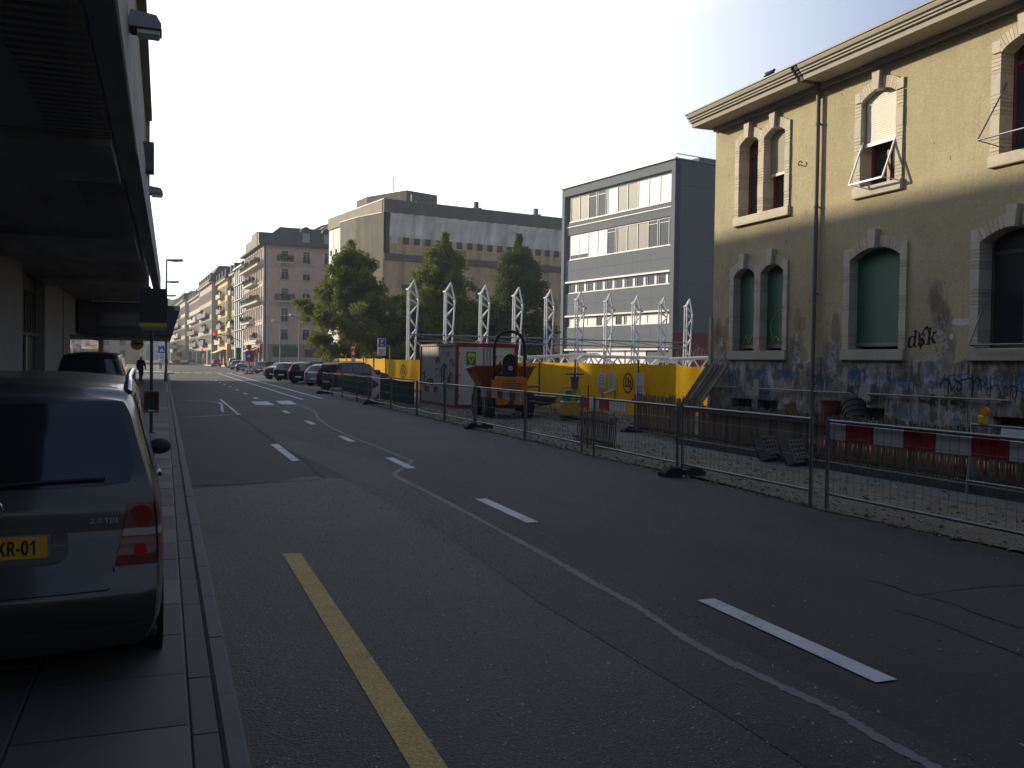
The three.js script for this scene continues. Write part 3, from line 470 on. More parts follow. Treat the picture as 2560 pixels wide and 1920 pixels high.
// ================= grey office block
const A10 = 10.2 * deg;
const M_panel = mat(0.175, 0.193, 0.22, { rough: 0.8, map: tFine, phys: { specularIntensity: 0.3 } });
const M_panelShade = mat(0.075, 0.083, 0.098, { rough: 0.5, map: tFine });  // the front panel grey again, with shade painted into the colour
const M_bright = mat(0.84, 0.83, 0.80, { rough: 0.55 });
const M_blindGrey = mat(0.13, 0.125, 0.115, { rough: 0.5, map: tWood });
const M_trim = mat(0.72, 0.70, 0.64, { rough: 0.4 });
{
  const G = thing('office_block', 'grey clad five storey office block with ribbon windows and a side with painted shade', 'building', 34.27 * 1.21, -0.37, -58 * 1.21, A10); G.scale.setScalar(1.21);
  const D = -14.5;
  mesh('core', [box2(0.45, 20, 0, 16.2, -0.25, D + 0.25)], M_panel, G);
  // border frame of the sunlit front
  mesh('front_frame', [box2(0, 0.5, 0, 16.5, -0.42, 0), box2(0, 0.5, 0, 16.5, D, D + 0.38), box2(0, 0.5, 15.8, 16.5, D + 0.38, -0.42)], M_panel, G);
  const rows = [[13.62, 15.66, [2, 2, 3, 3, 1, 2, 2, 1, 1, 1]], [10.46, 12.46, [4, 4, 1, 1, 3, 2, 2, 2, 3, 3]], [7.65, 8.42, [3, 3, 3, 3, 3, 3, 3, 3, 3, 3]], [4.78, 5.52, [1, 1, 1, 3, 1, 3, 1, 1, 1, 1]]];
  const wz = (k) => mix(-13.55, -0.70, k / 10);
  const blindG = {};
  for (const [y0, y1, st] of rows) {
    for (let k = 0; k < 10; k++) {
      const a = wz(k) + 0.03, b = wz(k + 1) - 0.03, s = st[k], tall = y1 - y0 > 1.5;
      const w = mesh('window', box2(0.30, 0.33, y0, y1, a, b), s === 1 ? M_bright : s === 2 ? M_blindGrey : M.glass, G); if (s === 1) w.userData.label = 'window with white blind down';
      mesh('window_frame', [box2(0.26, 0.34, y0, y1, a - 0.03, a + 0.015), box2(0.26, 0.34, y0, y0 + 0.04, a + 0.015, b), box2(0.262, 0.34, y1 - 0.04, y1, a + 0.015, b)], s === 3 ? M.galv : M_trim, w);
      if (s === 4) mesh('blind', box2(0.285, 0.297, y0 + 0.35, y1 - 0.04, a + 0.02, b), M_bright, w);
      if (s === 3 && tall) mesh('inner_frame', [box2(0.27, 0.298, y0 + 0.04, y1 - 0.04, b - 0.2, b - 0.15), box2(0.27, 0.298, y1 - 0.3, y1 - 0.26, a + 0.02, b - 0.2)], M.galv, w);
      if (!tall && s === 3) mesh('curtain', box2(0.285, 0.299, y0 + 0.04, y1 - 0.04, b - 0.45, b - 0.22), M_bright, w);
    }
    mesh('sill', box2(0.17, 0.36, y0 - 0.07, y0 - 0.004, -13.6, -0.62), M_trim, G);
  }
  // spandrel panels between the window bands
  const spans = [[12.52, 13.54], [8.62, 10.38], [5.78, 7.57], [2.95, 4.70]];
  spans.forEach(([y0, y1], si) => { for (let k = 0; k < 6; k++) for (let q = 0; q < 2; q++) { const a = mix(D + 0.40, -0.44, k / 6) + 0.006, b = mix(D + 0.40, -0.44, (k + 1) / 6) - 0.006, ya = mix(y0, y1, q / 2) + 0.006, yb = mix(y0, y1, (q + 1) / 2) - 0.006; mesh('panel', box2(0.20, 0.26, ya, yb, a, b), M_panel, G); } });
  mesh('head_band', [box2(0.02, 0.30, 8.47, 8.60, -13.9, -0.5), box2(0.02, 0.30, 5.60, 5.74, -13.9, -0.5), box2(0.02, 0.30, 2.78, 2.93, -13.9, -0.5), box2(0.16, 0.24, 13.18, 13.23, D + 0.4, -0.5)], M_trim, G);
  mesh('recess_lining', [box2(0.22, 0.44, 15.67, 15.79, D + 0.38, -0.42), box2(0.30, 0.44, 12.47, 12.515, D + 0.38, -0.42)], M_panel, G);
  for (let k = 0; k < 5; k++) mesh('shop_pane', box2(0.24, 0.27, 0.3, 2.75, mix(-13.6, -0.6, k / 5) + 0.08, mix(-13.6, -0.6, (k + 1) / 5) - 0.08), k === 4 || k === 0 ? M_panel : M_bright, G);
  // side facing the site, panel grey with shade mixed into it, red base with graffiti
  for (let k = 0; k < 4; k++) for (let q = 0; q < 7; q++) mesh('side_panel', box2(0.02 + k * 4.6, 4.6 + k * 4.6, 4.05 + q * 1.775, 5.81 + q * 1.775, -0.24, 0), M_panelShade, G);
  const red = canvasTex(512, 256, (c, w, h) => { const r = rnd(31); c.fillStyle = 'rgb(118,20,30)'; c.fillRect(0, 0, w, h); for (let i = 0; i < 400; i++) { c.fillStyle = `rgba(${60 + 60 * r()},14,20,0.25)`; c.fillRect(r() * w, r() * h, 3 + 20 * r(), 2 + 14 * r()); } for (let i = 0; i < 9; i++) scrawl(c, r, 10 + i * 46, 30 + 120 * r(), 90, 70, 'rgba(196,178,150,0.8)', 2.5, 7); c.strokeStyle = 'rgba(196,178,150,0.8)'; c.lineWidth = 3; for (let i = 0; i < 4; i++) { c.beginPath(); c.arc(60 + i * 120, 190, 34, 3.3, 6.2); c.stroke(); } });
  const rb = prep(box2(0.02, 9, 0, 4.03, -0.24, 0.004)); { const p = rb.attributes.position, u = rb.attributes.uv; for (let i = 0; i < p.count; i++) u.setXY(i, p.getX(i) / 9, p.getY(i) / 4.03); }
  mesh('red_base', rb, mat(0.85, 0.85, 0.85, { map: red, rough: 0.7 }), G, true);
  mesh('roof_edge', [box2(-0.15, 20.1, 16.5, 16.58, D - 0.05, 0.12), box2(-0.05, 0.06, 16.58, 16.66, D, 0.1), ...[0, 1, 2, 3, 4, 5, 6, 7, 8, 9, 10].map((k) => box2(0.1, 0.5, 16.58, 16.74, -0.6 - k * 1.3, -0.35 - k * 1.3))], M.galv, G);
  mesh('roof_rail', [box2(0.0, 0.05, 16.85, 16.90, D, 0.1), box2(0, 9, 16.84, 16.89, 0.04, 0.1), ...[0, 1, 2, 3, 4, 5].map((k) => bar([0.025, 16.6, -0.1 - k * 2.8], [0.025, 16.9, -0.1 - k * 2.8], 0.02))], M.steel, G);
  mesh('roof_plant', [box2(3.1, 8, 16.58, 17.15, -3.5, -1.0), ...Array.from({ length: 20 }, (_, i) => box2(3.1 + i * 0.24, 3.2 + i * 0.24, 16.6, 17.13, -0.998, -0.96)), box2(3.7, 4.0, 17.15, 17.35, -3, -2)], M_panel, G);
}
// ================= concrete hall with folded white panels
{
  const G = thing('concrete_hall', 'long brown concrete building with folded white upper panels behind the trees', 'building', 21.2 * 1.2, -0.35, -94 * 1.2, A10); G.scale.setScalar(1.2);
  const M_brown = mat(0.16, 0.14, 0.105, { rough: 0.85, map: tStreak }), M_tan = mat(0.72, 0.50, 0.27, { rough: 0.75, map: tStreak }), M_par = mat(0.17, 0.155, 0.13, { rough: 0.85, map: tBlotch }), M_silver = mat(0.92, 0.84, 0.72, { rough: 0.55, map: tStreak }), M_parL = mat(0.34, 0.29, 0.21, { rough: 0.85, map: tBlotch });
  const XR = 30, DB = -16.7;
  mesh('core', box2(0.35, XR, 0, 17.5, DB + 0.2, -0.32), M_brown, G);
  mesh('parapet', [box2(-0.05, XR, 17.08, 18.4, -0.33, 0.10)], M_par, G); mesh('side_parapet', box2(-0.10, 0.34, 17.08, 18.4, DB, -0.33), M_parL, G);
  mesh('coping', [box2(-0.12, XR, 18.4, 18.46, -0.4, 0.14), box2(-0.12, 0.4, 18.4, 18.46, DB, -0.4)], M.galv, G);
  // folded upper panels: each bay a faceted strip
  const facet = (p) => { const g = new THREE.BufferGeometry(); g.setAttribute('position', new THREE.BufferAttribute(new Float32Array(p.flat(2)), 3)); g.computeVertexNormals(); return g; };
  const quadf = (a, b, c, d) => [[a, b, c], [a, c, d]];
  const bays = 18, bw = 1.262, x0 = 1.85;
  for (let k = -1; k < bays + 2; k++) {
    const a = x0 + k * bw, b = a + bw, m = (a + b) / 2, f = 0.30, yt = 17.06, yw = 14.62, ys = 13.9, yb = 12.85, wl = a + 0.29, wr = wl + 0.68, lo = Math.max(0.02, a), T = [];
    if (b > XR || b < 0.3) continue;
    T.push(...quadf([lo, yw, 0], [wl, yw, 0.02], [m - 0.1, yt, 0.02], [lo, yt, f]), ...quadf([wl, yw, 0.02], [wr, yw, 0.02], [m + 0.1, yt, 0.02], [m - 0.1, yt, 0.02]), ...quadf([wr, yw, 0.02], [b, yw, 0], [b, yt, f], [m + 0.1, yt, 0.02]));
    mesh('upper_panel', facet(T), M_silver, G);
    const L = []; L.push(...quadf([lo, yb, 0.22], [wl, ys, 0], [wl, yw, 0.0], [lo, yw, 0]), ...quadf([wr, ys, 0], [b, yb, 0.22], [b, yw, 0], [wr, yw, 0.0]), [[wl, ys, 0], [lo, yb, 0.22], [m, yb, 0.05]], [[wl, ys, 0], [m, yb, 0.05], [wr, ys, 0]], [[wr, ys, 0], [m, yb, 0.05], [b, yb, 0.22]]);
    mesh('lower_panel', facet(L), M_tan, G);
    if (k >= 0) { const w = mesh('window', box2(wl, wr, ys, yw, -0.16, -0.14), M.glass, G); mesh('frame', [box2(wl, wr, ys, ys + 0.05, -0.14, -0.05), box2(wl, wl + 0.05, ys + 0.05, yw, -0.14, -0.05), box2(wl + 0.05, wr, mix(ys, yw, 0.48), mix(ys, yw, 0.54), -0.139, -0.06)], M.dark, w); }
    else mesh('blank_panel', box2(wl, wr, ys, yw, -0.16, -0.01), M_silver, G);
  }
  mesh('band', box2(0.0, XR, 12.17, 12.83, -0.3, 0.12), mat(0.17, 0.155, 0.13, { rough: 0.85, map: tBlotch }), G);
  for (let k = 0; k < 14; k++) { const a = 0.05 + k * 2.1; for (let q = 0; q < 3; q++) mesh('wall_panel', cbox(2.08, 4.0, 0.25, 0.02, a + 1.04, 2.06 + q * 4.04, -0.17 + (k % 2) * 0.03), M_tan, G); }
  for (const x of [2.1, 10.9, 14.6, 18.3, 22]) { const w = mesh('window', box2(x, x + 1.5, 8.6, 9.66, 0.0, 0.02), M.glass, G); mesh('frame', [box2(x - 0.06, x + 1.56, 9.66, 9.72, -0.05, 0.06), box2(x + 0.72, x + 0.78, 8.6, 9.66, 0.02, 0.04)], M.dark, w); }
  for (const x of [3.06, 10.62, 18.33]) mesh('roof_post', [box2(x, x + 0.42, 17.9, 19.2, -0.25, 0.13), box2(x - 0.36, x - 0.15, 18.0, 18.5, -0.2, 0.145), box2(x + 0.56, x + 0.78, 18.0, 18.6, -0.2, 0.145)], M_par, G);
  // stair block on the left flank
  const pl = (pts, y0, y1) => { const s = new THREE.ExtrudeGeometry(shapeOf(pts.map(([x, z]) => [x, -z])), { depth: y1 - y0, bevelEnabled: false }); return s.rotateX(-Math.PI / 2).translate(0, y0, 0); };
  mesh('stair_block', pl([[-0.02, -0.02], [-0.95, -5.3], [-1.16, -9.7], [-0.02, -9.7]], 0, 17.05), M_brown, G);
  mesh('stair_coping', pl([[0.0, 0.02], [-1.0, -5.3], [-1.22, -9.75], [0, -9.75]], 17.055, 17.12), M.galv, G);
  for (let k = 0; k < 4; k++) { const a = -9.8 - k * 1.7; mesh('side_panel', [cbox(0.22, 4.2, 1.55, 0.03, 0.1, 14.9, a - 0.85), cbox(0.22, 11.8, 1.55, 0.03, 0.1, 6.1, a - 0.85)], mat(0.72, 0.72, 0.70, { rough: 0.6, map: tStreak }), G); const w = mesh('side_window', box2(-0.03, -0.015, 14.0, 14.6, a - 1.15, a - 0.6), M.glass, G); }
  mesh('side_band', box2(-0.08, 0.3, 12.1, 12.75, DB, -9.8), M_parL, G);
  mesh('stair_tower', [pl([[2.8, -15], [2.75, -11.6], [4.8, -5.1], [9, -6], [9, -15]], 18.3, 20.6)], M_brown, G); mesh('antenna', bar([3.8, 20.6, -6.5], [3.8, 22.2, -6.5], 0.06), M.steel, G);
}
// ================= pink corner house and the row beyond
const A3 = 3 * deg, PX0 = 14.07, PZ0 = -143.78;
const M_pink = mat(0.78, 0.53, 0.43, { rough: 0.9, map: tPlaster }), M_pinkSt = mat(0.68, 0.62, 0.54, { rough: 0.9, map: tPlaster }), M_roof = mat(0.075, 0.068, 0.058, { rough: 0.8, map: tBlotch }), M_plant = mat(0.045, 0.075, 0.025, { rough: 1 }), M_iron = mat(0.02, 0.02, 0.02, { rough: 0.6 });
const bush = (x, y, z, s, r) => Array.from({ length: 5 }, () => new THREE.IcosahedronGeometry(s * (0.4 + 0.4 * r()), 0).translate(x + s * (r() - 0.5), y + s * 0.5 * r(), z + s * (r() - 0.5)));
function sideWindow(P, x, y0, y1, w, o = {}) { // window in a wall facing +z (plane z = 0)
  const g = new THREE.Group(); g.name = 'window'; P.add(g);
  mesh('frame', [box2(x - w / 2 - 0.28, x - w / 2, y0 - 0.25, y1 + 0.32, -0.05, 0.10), box2(x + w / 2, x + w / 2 + 0.28, y0 - 0.25, y1 + 0.32, -0.05, 0.10), box2(x - w / 2, x + w / 2, y1, y1 + 0.32, -0.05, 0.098), box2(x - w / 2 - 0.4, x + w / 2 + 0.4, y0 - 0.4, y0 - 0.25, -0.05, 0.22)], M_pinkSt, g);
  mesh('pane', box2(x - w / 2, x + w / 2, y0 - 0.25, y1, -0.02, 0.012), M.pane, g);
  mesh('casement', [box2(x - 0.04, x + 0.04, y0 - 0.25, y1, 0.013, 0.05), box2(x - w / 2, x + w / 2, mix(y0, y1, 0.72), mix(y0, y1, 0.72) + 0.07, 0.013, 0.048)], mat(0.36, 0.34, 0.30), g);
  if (o.shade) mesh('blind', box2(x - w / 2, x + w / 2, mix(y0, y1, o.shade), y1 - 0.01, 0.05, 0.06), mat(0.42, 0.41, 0.38), g);
  if (o.guard) mesh('window_guard', [box2(x - w / 2 - 0.1, x + w / 2 + 0.1, y0 + 0.5, y0 + 0.56, 0.16, 0.22), box2(x - w / 2 - 0.1, x + w / 2 + 0.1, y0 - 0.2, y0 - 0.14, 0.16, 0.22), ...Array.from({ length: 8 }, (_, i) => box2(x - w / 2 - 0.08 + i * (w + 0.1) / 7, x - w / 2 - 0.04 + i * (w + 0.1) / 7, y0 - 0.14, y0 + 0.5, 0.17, 0.21))], M_iron, g);
  if (o.red) mesh('flower_box', box2(x - w / 2, x + w / 2, y0 - 0.2, y0 + 0.3, 0.14, 0.4), mat(0.30, 0.02, 0.02), g);
  return g;
}
function sideBalcony(P, x, y, w) {
  const g = new THREE.Group(); g.name = 'balcony'; P.add(g);
  mesh('balcony_slab', [box2(x - w / 2, x + w / 2, y - 0.25, y, 0.0, 0.95), box2(x - w / 2 + 0.2, x - w / 2 + 0.5, y - 0.8, y - 0.25, 0, 0.6), box2(x + w / 2 - 0.5, x + w / 2 - 0.2, y - 0.8, y - 0.25, 0, 0.6)], M_pinkSt, g);
  mesh('balcony_railing', [box2(x - w / 2, x + w / 2, y + 0.95, y + 1.0, 0.88, 0.94), ...Array.from({ length: Math.round(w / 0.12) }, (_, i) => box2(x - w / 2 + i * 0.12, x - w / 2 + i * 0.12 + 0.035, y, y + 0.95, 0.89, 0.93)), ...[-1, 1].map((s) => box2(x + s * w / 2 - 0.03, x + s * w / 2 + 0.03, y, y + 1, 0.1, 0.93))], M_iron, g);
  mesh('pot_plants', bush(x - 0.3, y + 0.7, 0.6, 0.6, rnd(x * 100 + y)).concat(bush(x + 0.6, y + 0.5, 0.6, 0.5, rnd(x * 77 + y))), M_plant, g);
}
{
  const P = thing('corner_house', 'six storey pink corner house with balconies and slate roof', 'building', PX0, 0, PZ0, A3);
  mesh('wall', [box2(0, 13.5, 4.25, 18.9, -21.5, 0)], M_pink, P);
  mesh('shop_storey', [box2(0.02, 13.5, 0, 4.2, -21.5, -0.03)], mat(0.40, 0.34, 0.27, { map: tPlaster }), P);
  mesh('corner_quoin', [box2(-0.10, 0.62, 0, 18.9, -0.6, 0.11), box2(-0.12, 13.5, 4.0, 4.3, -21.6, 0.16), box2(-0.08, 13.5, 15.95, 16.2, -21.6, 0.09), box2(0.62, 13.5, 10.0, 10.18, 0.001, 0.06), box2(0.62, 13.5, 8.3, 8.42, 0.001, 0.05)], M_pinkSt, P);
  mesh('downpipe', [bar([0.2, 0, 0.2], [0.2, 18.8, 0.2], 0.08), bar([0.2, 18.8, 0.2], [-0.2, 18.95, 0.3], 0.08)], M.dark, P);
  for (const [x, w] of [[3.1, 0.95], [6.37, 0.95], [9.65, 0.95]]) {
    const c = x === 3.1;
    sideWindow(P, x, 16.7, 18.2, w, { guard: !c }); sideWindow(P, x, 14.1, 15.45, w, { guard: true, shade: x > 6 ? 0.5 : 0 }); sideWindow(P, x, 11.0, 12.5, w, { guard: !c, shade: x > 6 ? 0.55 : 0 }); sideWindow(P, x, 7.7, 9.5, w, { guard: c, red: x > 6 && x < 7 }); sideWindow(P, x, 4.95, 6.25, w, { guard: true });
  }
  sideBalcony(P, 3.1, 16.5, 2.3); sideBalcony(P, 3.05, 10.62, 2.75);
  { const g = mesh('shop_window', box2(1.5, 5.2, 0.4, 3.5, -0.02, 0.0), M.pane, P); mesh('shop_fascia', box2(1.4, 4.9, 2.35, 3.75, 0.0, 0.12), mat(0.01, 0.085, 0.06), g); mesh('shop_window', box2(6.2, 11, 0.6, 3.3, -0.02, 0.0), M.pane, P); mesh('shop_sign', [box2(7.5, 9.2, 2.2, 2.9, 0.0, 0.06)], mat(0.4, 0.15, 0.05), P); }
  // street side: windows, balconies with plants, shops
  const r = rnd(55), wg = uvMetres(prep(box2(-0.012, 0.02, 0, 1.9, -0.5, 0.5))), fg = uvMetres(merge([box2(-0.10, 0.02, -0.2, 2.15, -0.72, -0.5), box2(-0.10, 0.02, -0.2, 2.15, 0.5, 0.72), box2(-0.16, 0.02, 2.0, 2.3, -0.8, 0.8), box2(-0.16, 0.02, -0.2, 0, -0.8, 0.8)]));
  for (let f = 0; f < 5; f++) for (let k = 0; k < 8; k++) { const w = share('street_window', wg, M.pane, P, 0, [4.9, 7.7, 10.7, 13.6, 16.4][f], -1.7 - k * 2.6); share('frame', fg, M_pinkSt, w); }
  for (const [y, a, b] of [[16.2, -0.3, -21], [10.6, -0.5, -20], [13.6, -6, -16], [4.6, -1, -8], [7.6, -9, -19]]) {
    const g = new THREE.Group(); g.name = 'street_balcony'; P.add(g);
    mesh('balcony_slab', box2(-0.95, 0, y - 0.28, y, a, b), M_pinkSt, g); mesh('balcony_railing', [box2(-0.93, -0.88, y + 0.9, y + 0.97, a, b), ...Array.from({ length: Math.floor(Math.abs(b - a) / 0.35) }, (_, i) => box2(-0.92, -0.89, y, y + 0.9, a - i * 0.35, a - i * 0.35 - 0.05))], M_iron, g);
    mesh('pot_plants', Array.from({ length: Math.floor(Math.abs(b - a) / 1.6) }, (_, i) => bush(-0.75, y + 0.55, a - 0.6 - i * 1.6 - r(), 0.22 + 0.4 * r(), r)), M_plant, g);
  }
  for (let k = 0; k < 5; k++) mesh('shop_front', box2(-0.03, 0.0, 0.3, 3.5, -1 - k * 4.1, -4.3 - k * 4.1), M.pane, P);
  mesh('awning', [beam([-0.05, 3.6, -2.6], [-1.9, 2.7, -2.6], 3.6, 0.05)], mat(0.03, 0.22, 0.12, { rough: 0.8 }), P);
  mesh('awning', [beam([-0.05, 3.6, -9.6], [-1.7, 2.8, -9.6], 3.4, 0.05)], mat(0.55, 0.5, 0.4, { rough: 0.8 }), P);
  mesh('shop_board', [box2(-0.5, -0.1, 2.6, 4.0, -0.2, -1.6)], M.red, P);
  // roof: hip with dormers, green copper corner
  const hip = (x0, x1, z0, z1, y0, y1, i) => { const s = [[x0, y0, z0], [x1, y0, z0], [x1, y0, z1], [x0, y0, z1], [x0 + i, y1, z0 - i], [x1 - i, y1, z0 - i], [x1 - i, y1, z1 + i], [x0 + i, y1, z1 + i]], f = [[0, 1, 5, 4], [1, 2, 6, 5], [2, 3, 7, 6], [3, 0, 4, 7], [4, 5, 6, 7]], p = []; for (const [a, b, c, d] of f) p.push(...s[a], ...s[b], ...s[c], ...s[a], ...s[c], ...s[d]); const g = new THREE.BufferGeometry(); g.setAttribute('position', new THREE.BufferAttribute(new Float32Array(p), 3)); g.computeVertexNormals(); return g; };
  mesh('eaves', box2(-0.75, 14, 18.9, 19.15, -22, 0.7), mat(0.06, 0.055, 0.05), P);
  const rf = mesh('roof', hip(-0.6, 14, 0.6, -22, 19.15, 22.2, 3.4), M_roof, P);
  for (const x of [6.3, 9.6]) mesh('dormer', [box2(x - 0.72, x + 0.72, 19.3, 21.2, -3, 0.0), box2(x - 0.85, x + 0.85, 21.2, 21.35, -3, 0.15), cyl(0.78, 0.78, 3, x, 21.3, -1.5, Math.PI / 2, 0, 0, 16)], M_roof, rf), mesh('dormer_pane', box2(x - 0.55, x + 0.55, 19.6, 21.1, 0.001, 0.03), mat(0.32, 0.33, 0.35, { rough: 0.4 }), rf);
  mesh('roof_screen', [box2(-0.5, 4.6, 19.2, 21.1, -3.2, -2.2), ...Array.from({ length: 22 }, (_, i) => box2(-0.5 + i * 0.23, -0.42 + i * 0.23, 19.2, 21.1, -2.19, -2.12))], mat(0.03, 0.10, 0.06, { rough: 0.6 }), rf);
  mesh('roof_terrace', [box2(-0.6, 3, 19.2, 21.3, -9, -3.3), box2(-0.6, 3, 19.2, 20.6, -16, -9.1)], mat(0.16, 0.15, 0.13), rf);
}
function rowHouse(name, label, z0, z1, h, wall, o = {}) { // a house in the sunlit row, facing the street (local plane x = 0)
  const g = thing(name, label, 'building', PX0, 0, PZ0, A3, o.group), L = z0 - z1, r = rnd(Math.round(-z0 * 13)), off = o.off || 0;
  mesh('wall', box2(off, 12, 0, h, z0 - 0.05, z1 + 0.05), wall, g);
  const n = Math.max(2, Math.round(L / (o.pitch || 2.6))), fl = Math.round((h - 4.4) / 3), wg = uvMetres(prep(box2(-0.03 + off, 0.02 + off, 0, 1.8, -0.48, 0.48))), fg = uvMetres(merge([box2(-0.08 + off, 0.02 + off, -0.15, 2.0, -0.66, -0.48), box2(-0.08 + off, 0.02 + off, -0.15, 2.0, 0.48, 0.66), box2(-0.1 + off, 0.02 + off, 1.8, 2.0, -0.48, 0.48)]));
  for (let f = 0; f < fl; f++) for (let k = 0; k < n; k++) { const w = share('street_window', wg, M.pane, g, 0, 4.9 + f * 3.05, z0 - (k + 0.5) * L / n); share('frame', fg, o.trim || M_pinkSt, w); if (o.side && k < 3) share('side_window', uvMetres(prep(box2(-0.45, 0.45, 0, 1.7, -0.02, 0.03))), M.pane, g, 2 + k * 3.1, 4.9 + f * 3.05, z0 - 0.05); }
  for (let f = 0; f < fl; f++) if (r() < (o.balc ?? 0.6)) { const a = z0 - L * 0.12 - r() * L * 0.2, b = z1 + L * 0.1 + r() * L * 0.3, y = 4.7 + f * 3.05; mesh('balcony', [box2(-0.9 + off, off, y - 0.25, y, a, b), box2(-0.9 + off, -0.85 + off, y, y + 0.95, a, b)], r() < 0.5 ? M_pinkSt : M_iron, g); mesh('pot_plants', bush(-0.7 + off, y + 0.8, mix(a, b, 0.3), 0.6, r).concat(bush(-0.7 + off, y + 0.8, mix(a, b, 0.7), 0.5, r)), M_plant, g); }
  mesh('cornice', [box2(-0.55 + off, 0.3 + off, h - 0.1, h + 0.25, z0, z1)], o.trim || M_pinkSt, g);
  const rf = mesh('roof', prismZ([[-0.7 + off, h + 0.26], [1.4 + off, h + (o.roof || 2.6)], [10.5, h + (o.roof || 2.6)], [12, h + 0.26]], L - 0.1, z1 + 0.05), M_roof, g);
  for (let k = 0; k < n; k += 2) mesh('dormer', box2(-0.3 + off, 2 + off, h + 0.5, h + 2.0, z0 - (k + 0.2) * L / n, z0 - (k + 0.75) * L / n), M_roof, rf);
  for (let k = 0; k < 3; k++) mesh('shop_front', box2(-0.05 + off, 0 + off, 0.3, 3.4, z0 - (k + 0.12) * L / 3, z0 - (k + 0.88) * L / 3), M.pane, g);
  if (o.awn) mesh('awning', beam([-0.05 + off, 3.5, z0 - L * 0.5], [-1.8 + off, 2.7, z0 - L * 0.5], L * 0.5, 0.05), o.awn, g);
  return g;
}
{ // white glazed house next to the pink one
  const g = thing('white_house', 'white modern house with tall glass strips next to the pink corner house', 'building', PX0, 0, PZ0, A3);
  const Wm = mat(0.68, 0.70, 0.72, { rough: 0.6, map: tPlaster });
  mesh('wall', box2(0.25, 12, 0, 17.6, -22.02, -34), Wm, g);
  for (let k = 0; k < 5; k++) { mesh('pier', box2(-0.15, 0.3, 0, 17.8, -22.1 - k * 2.75, -23.0 - k * 2.75), Wm, g); if (k < 4) for (let f = 0; f < 5; f++) mesh('glass_strip', box2(0.2, 0.248, 4.2 + f * 2.7, 6.6 + f * 2.7, -23.05 - k * 2.75, -24.8 - k * 2.75), M.glass, g); }
  mesh('roof_edge', [box2(-0.5, 12, 17.8, 18.1, -22.02, -34), box2(1.5, 11, 18.1, 20, -22.2, -33.8)], M.galv, g); for (const y of [6.7, 9.4, 12.1, 14.8]) mesh('ledge', box2(-0.35, 0.2, y, y + 0.15, -22.05, -34), M.galv, g);
}
rowHouse('row_house', 'brownish house with dark balconies beyond the white glazed house', -34, -42, 17.5, mat(0.48, 0.38, 0.26, { map: tPlaster }), { balc: 0.9, off: 0.2 });
rowHouse('row_house', 'yellow ochre house with square planted balconies in the sunlit row', -42, -60, 17.0, mat(0.78, 0.56, 0.24, { map: tPlaster }), { balc: 0.75, side: true, off: -0.5, awn: mat(0.6, 0.55, 0.4) });
rowHouse('row_house', 'grey green house with a projecting dark roof in the sunlit row', -60, -88, 17.6, mat(0.46, 0.42, 0.32, { map: tPlaster }), { balc: 0.9, side: true, off: -1.6, roof: 3.6 });
rowHouse('row_house', 'cream house towards the far end of the sunlit row, beyond the grey green one', -88, -125, 16.8, mat(0.68, 0.58, 0.42, { map: tPlaster }), { balc: 0.8, off: -1.2, side: true });
rowHouse('row_house', 'farthest house of the sunlit row, before the wooded hill', -125, -190, 17.5, mat(0.58, 0.51, 0.40, { map: tPlaster }), { balc: 0.8, off: -2.2, side: true });
{ // glass dome roof peeping over the pink house
  const q = atDepth(795, 600, 185), g = thing('domed_building', 'building with a ribbed glass and metal dome rising behind the pink house', 'building', q.x + 4, 0, q.z, 0.2);
  const top = q.y + 3.4; mesh('wall', box2(-8, 8, 0, top - 6.4, -8, 8), M_pinkSt, g);
  mesh('dome', new THREE.SphereGeometry(8, 24, 8, 0, 6.2832, 0, 1.15).scale(1, 0.9, 1).translate(0, top - 7.2, 0), mat(0.28, 0.32, 0.36, { rough: 0.25, metal: 0.4 }), g);
  mesh('dome_ribs', Array.from({ length: 22 }, (_, k) => { const a = k / 22 * 6.2832, p = []; for (let i = 0; i <= 6; i++) { const t = 0.12 + i / 6 * 1.03; p.push(V(8.05 * Math.sin(t) * Math.cos(a), 0.9 * 8.05 * Math.cos(t) + top - 7.2, 8.05 * Math.sin(t) * Math.sin(a))); } return tube(p, 0.09, 8, 4); }), M.dark, g);
}
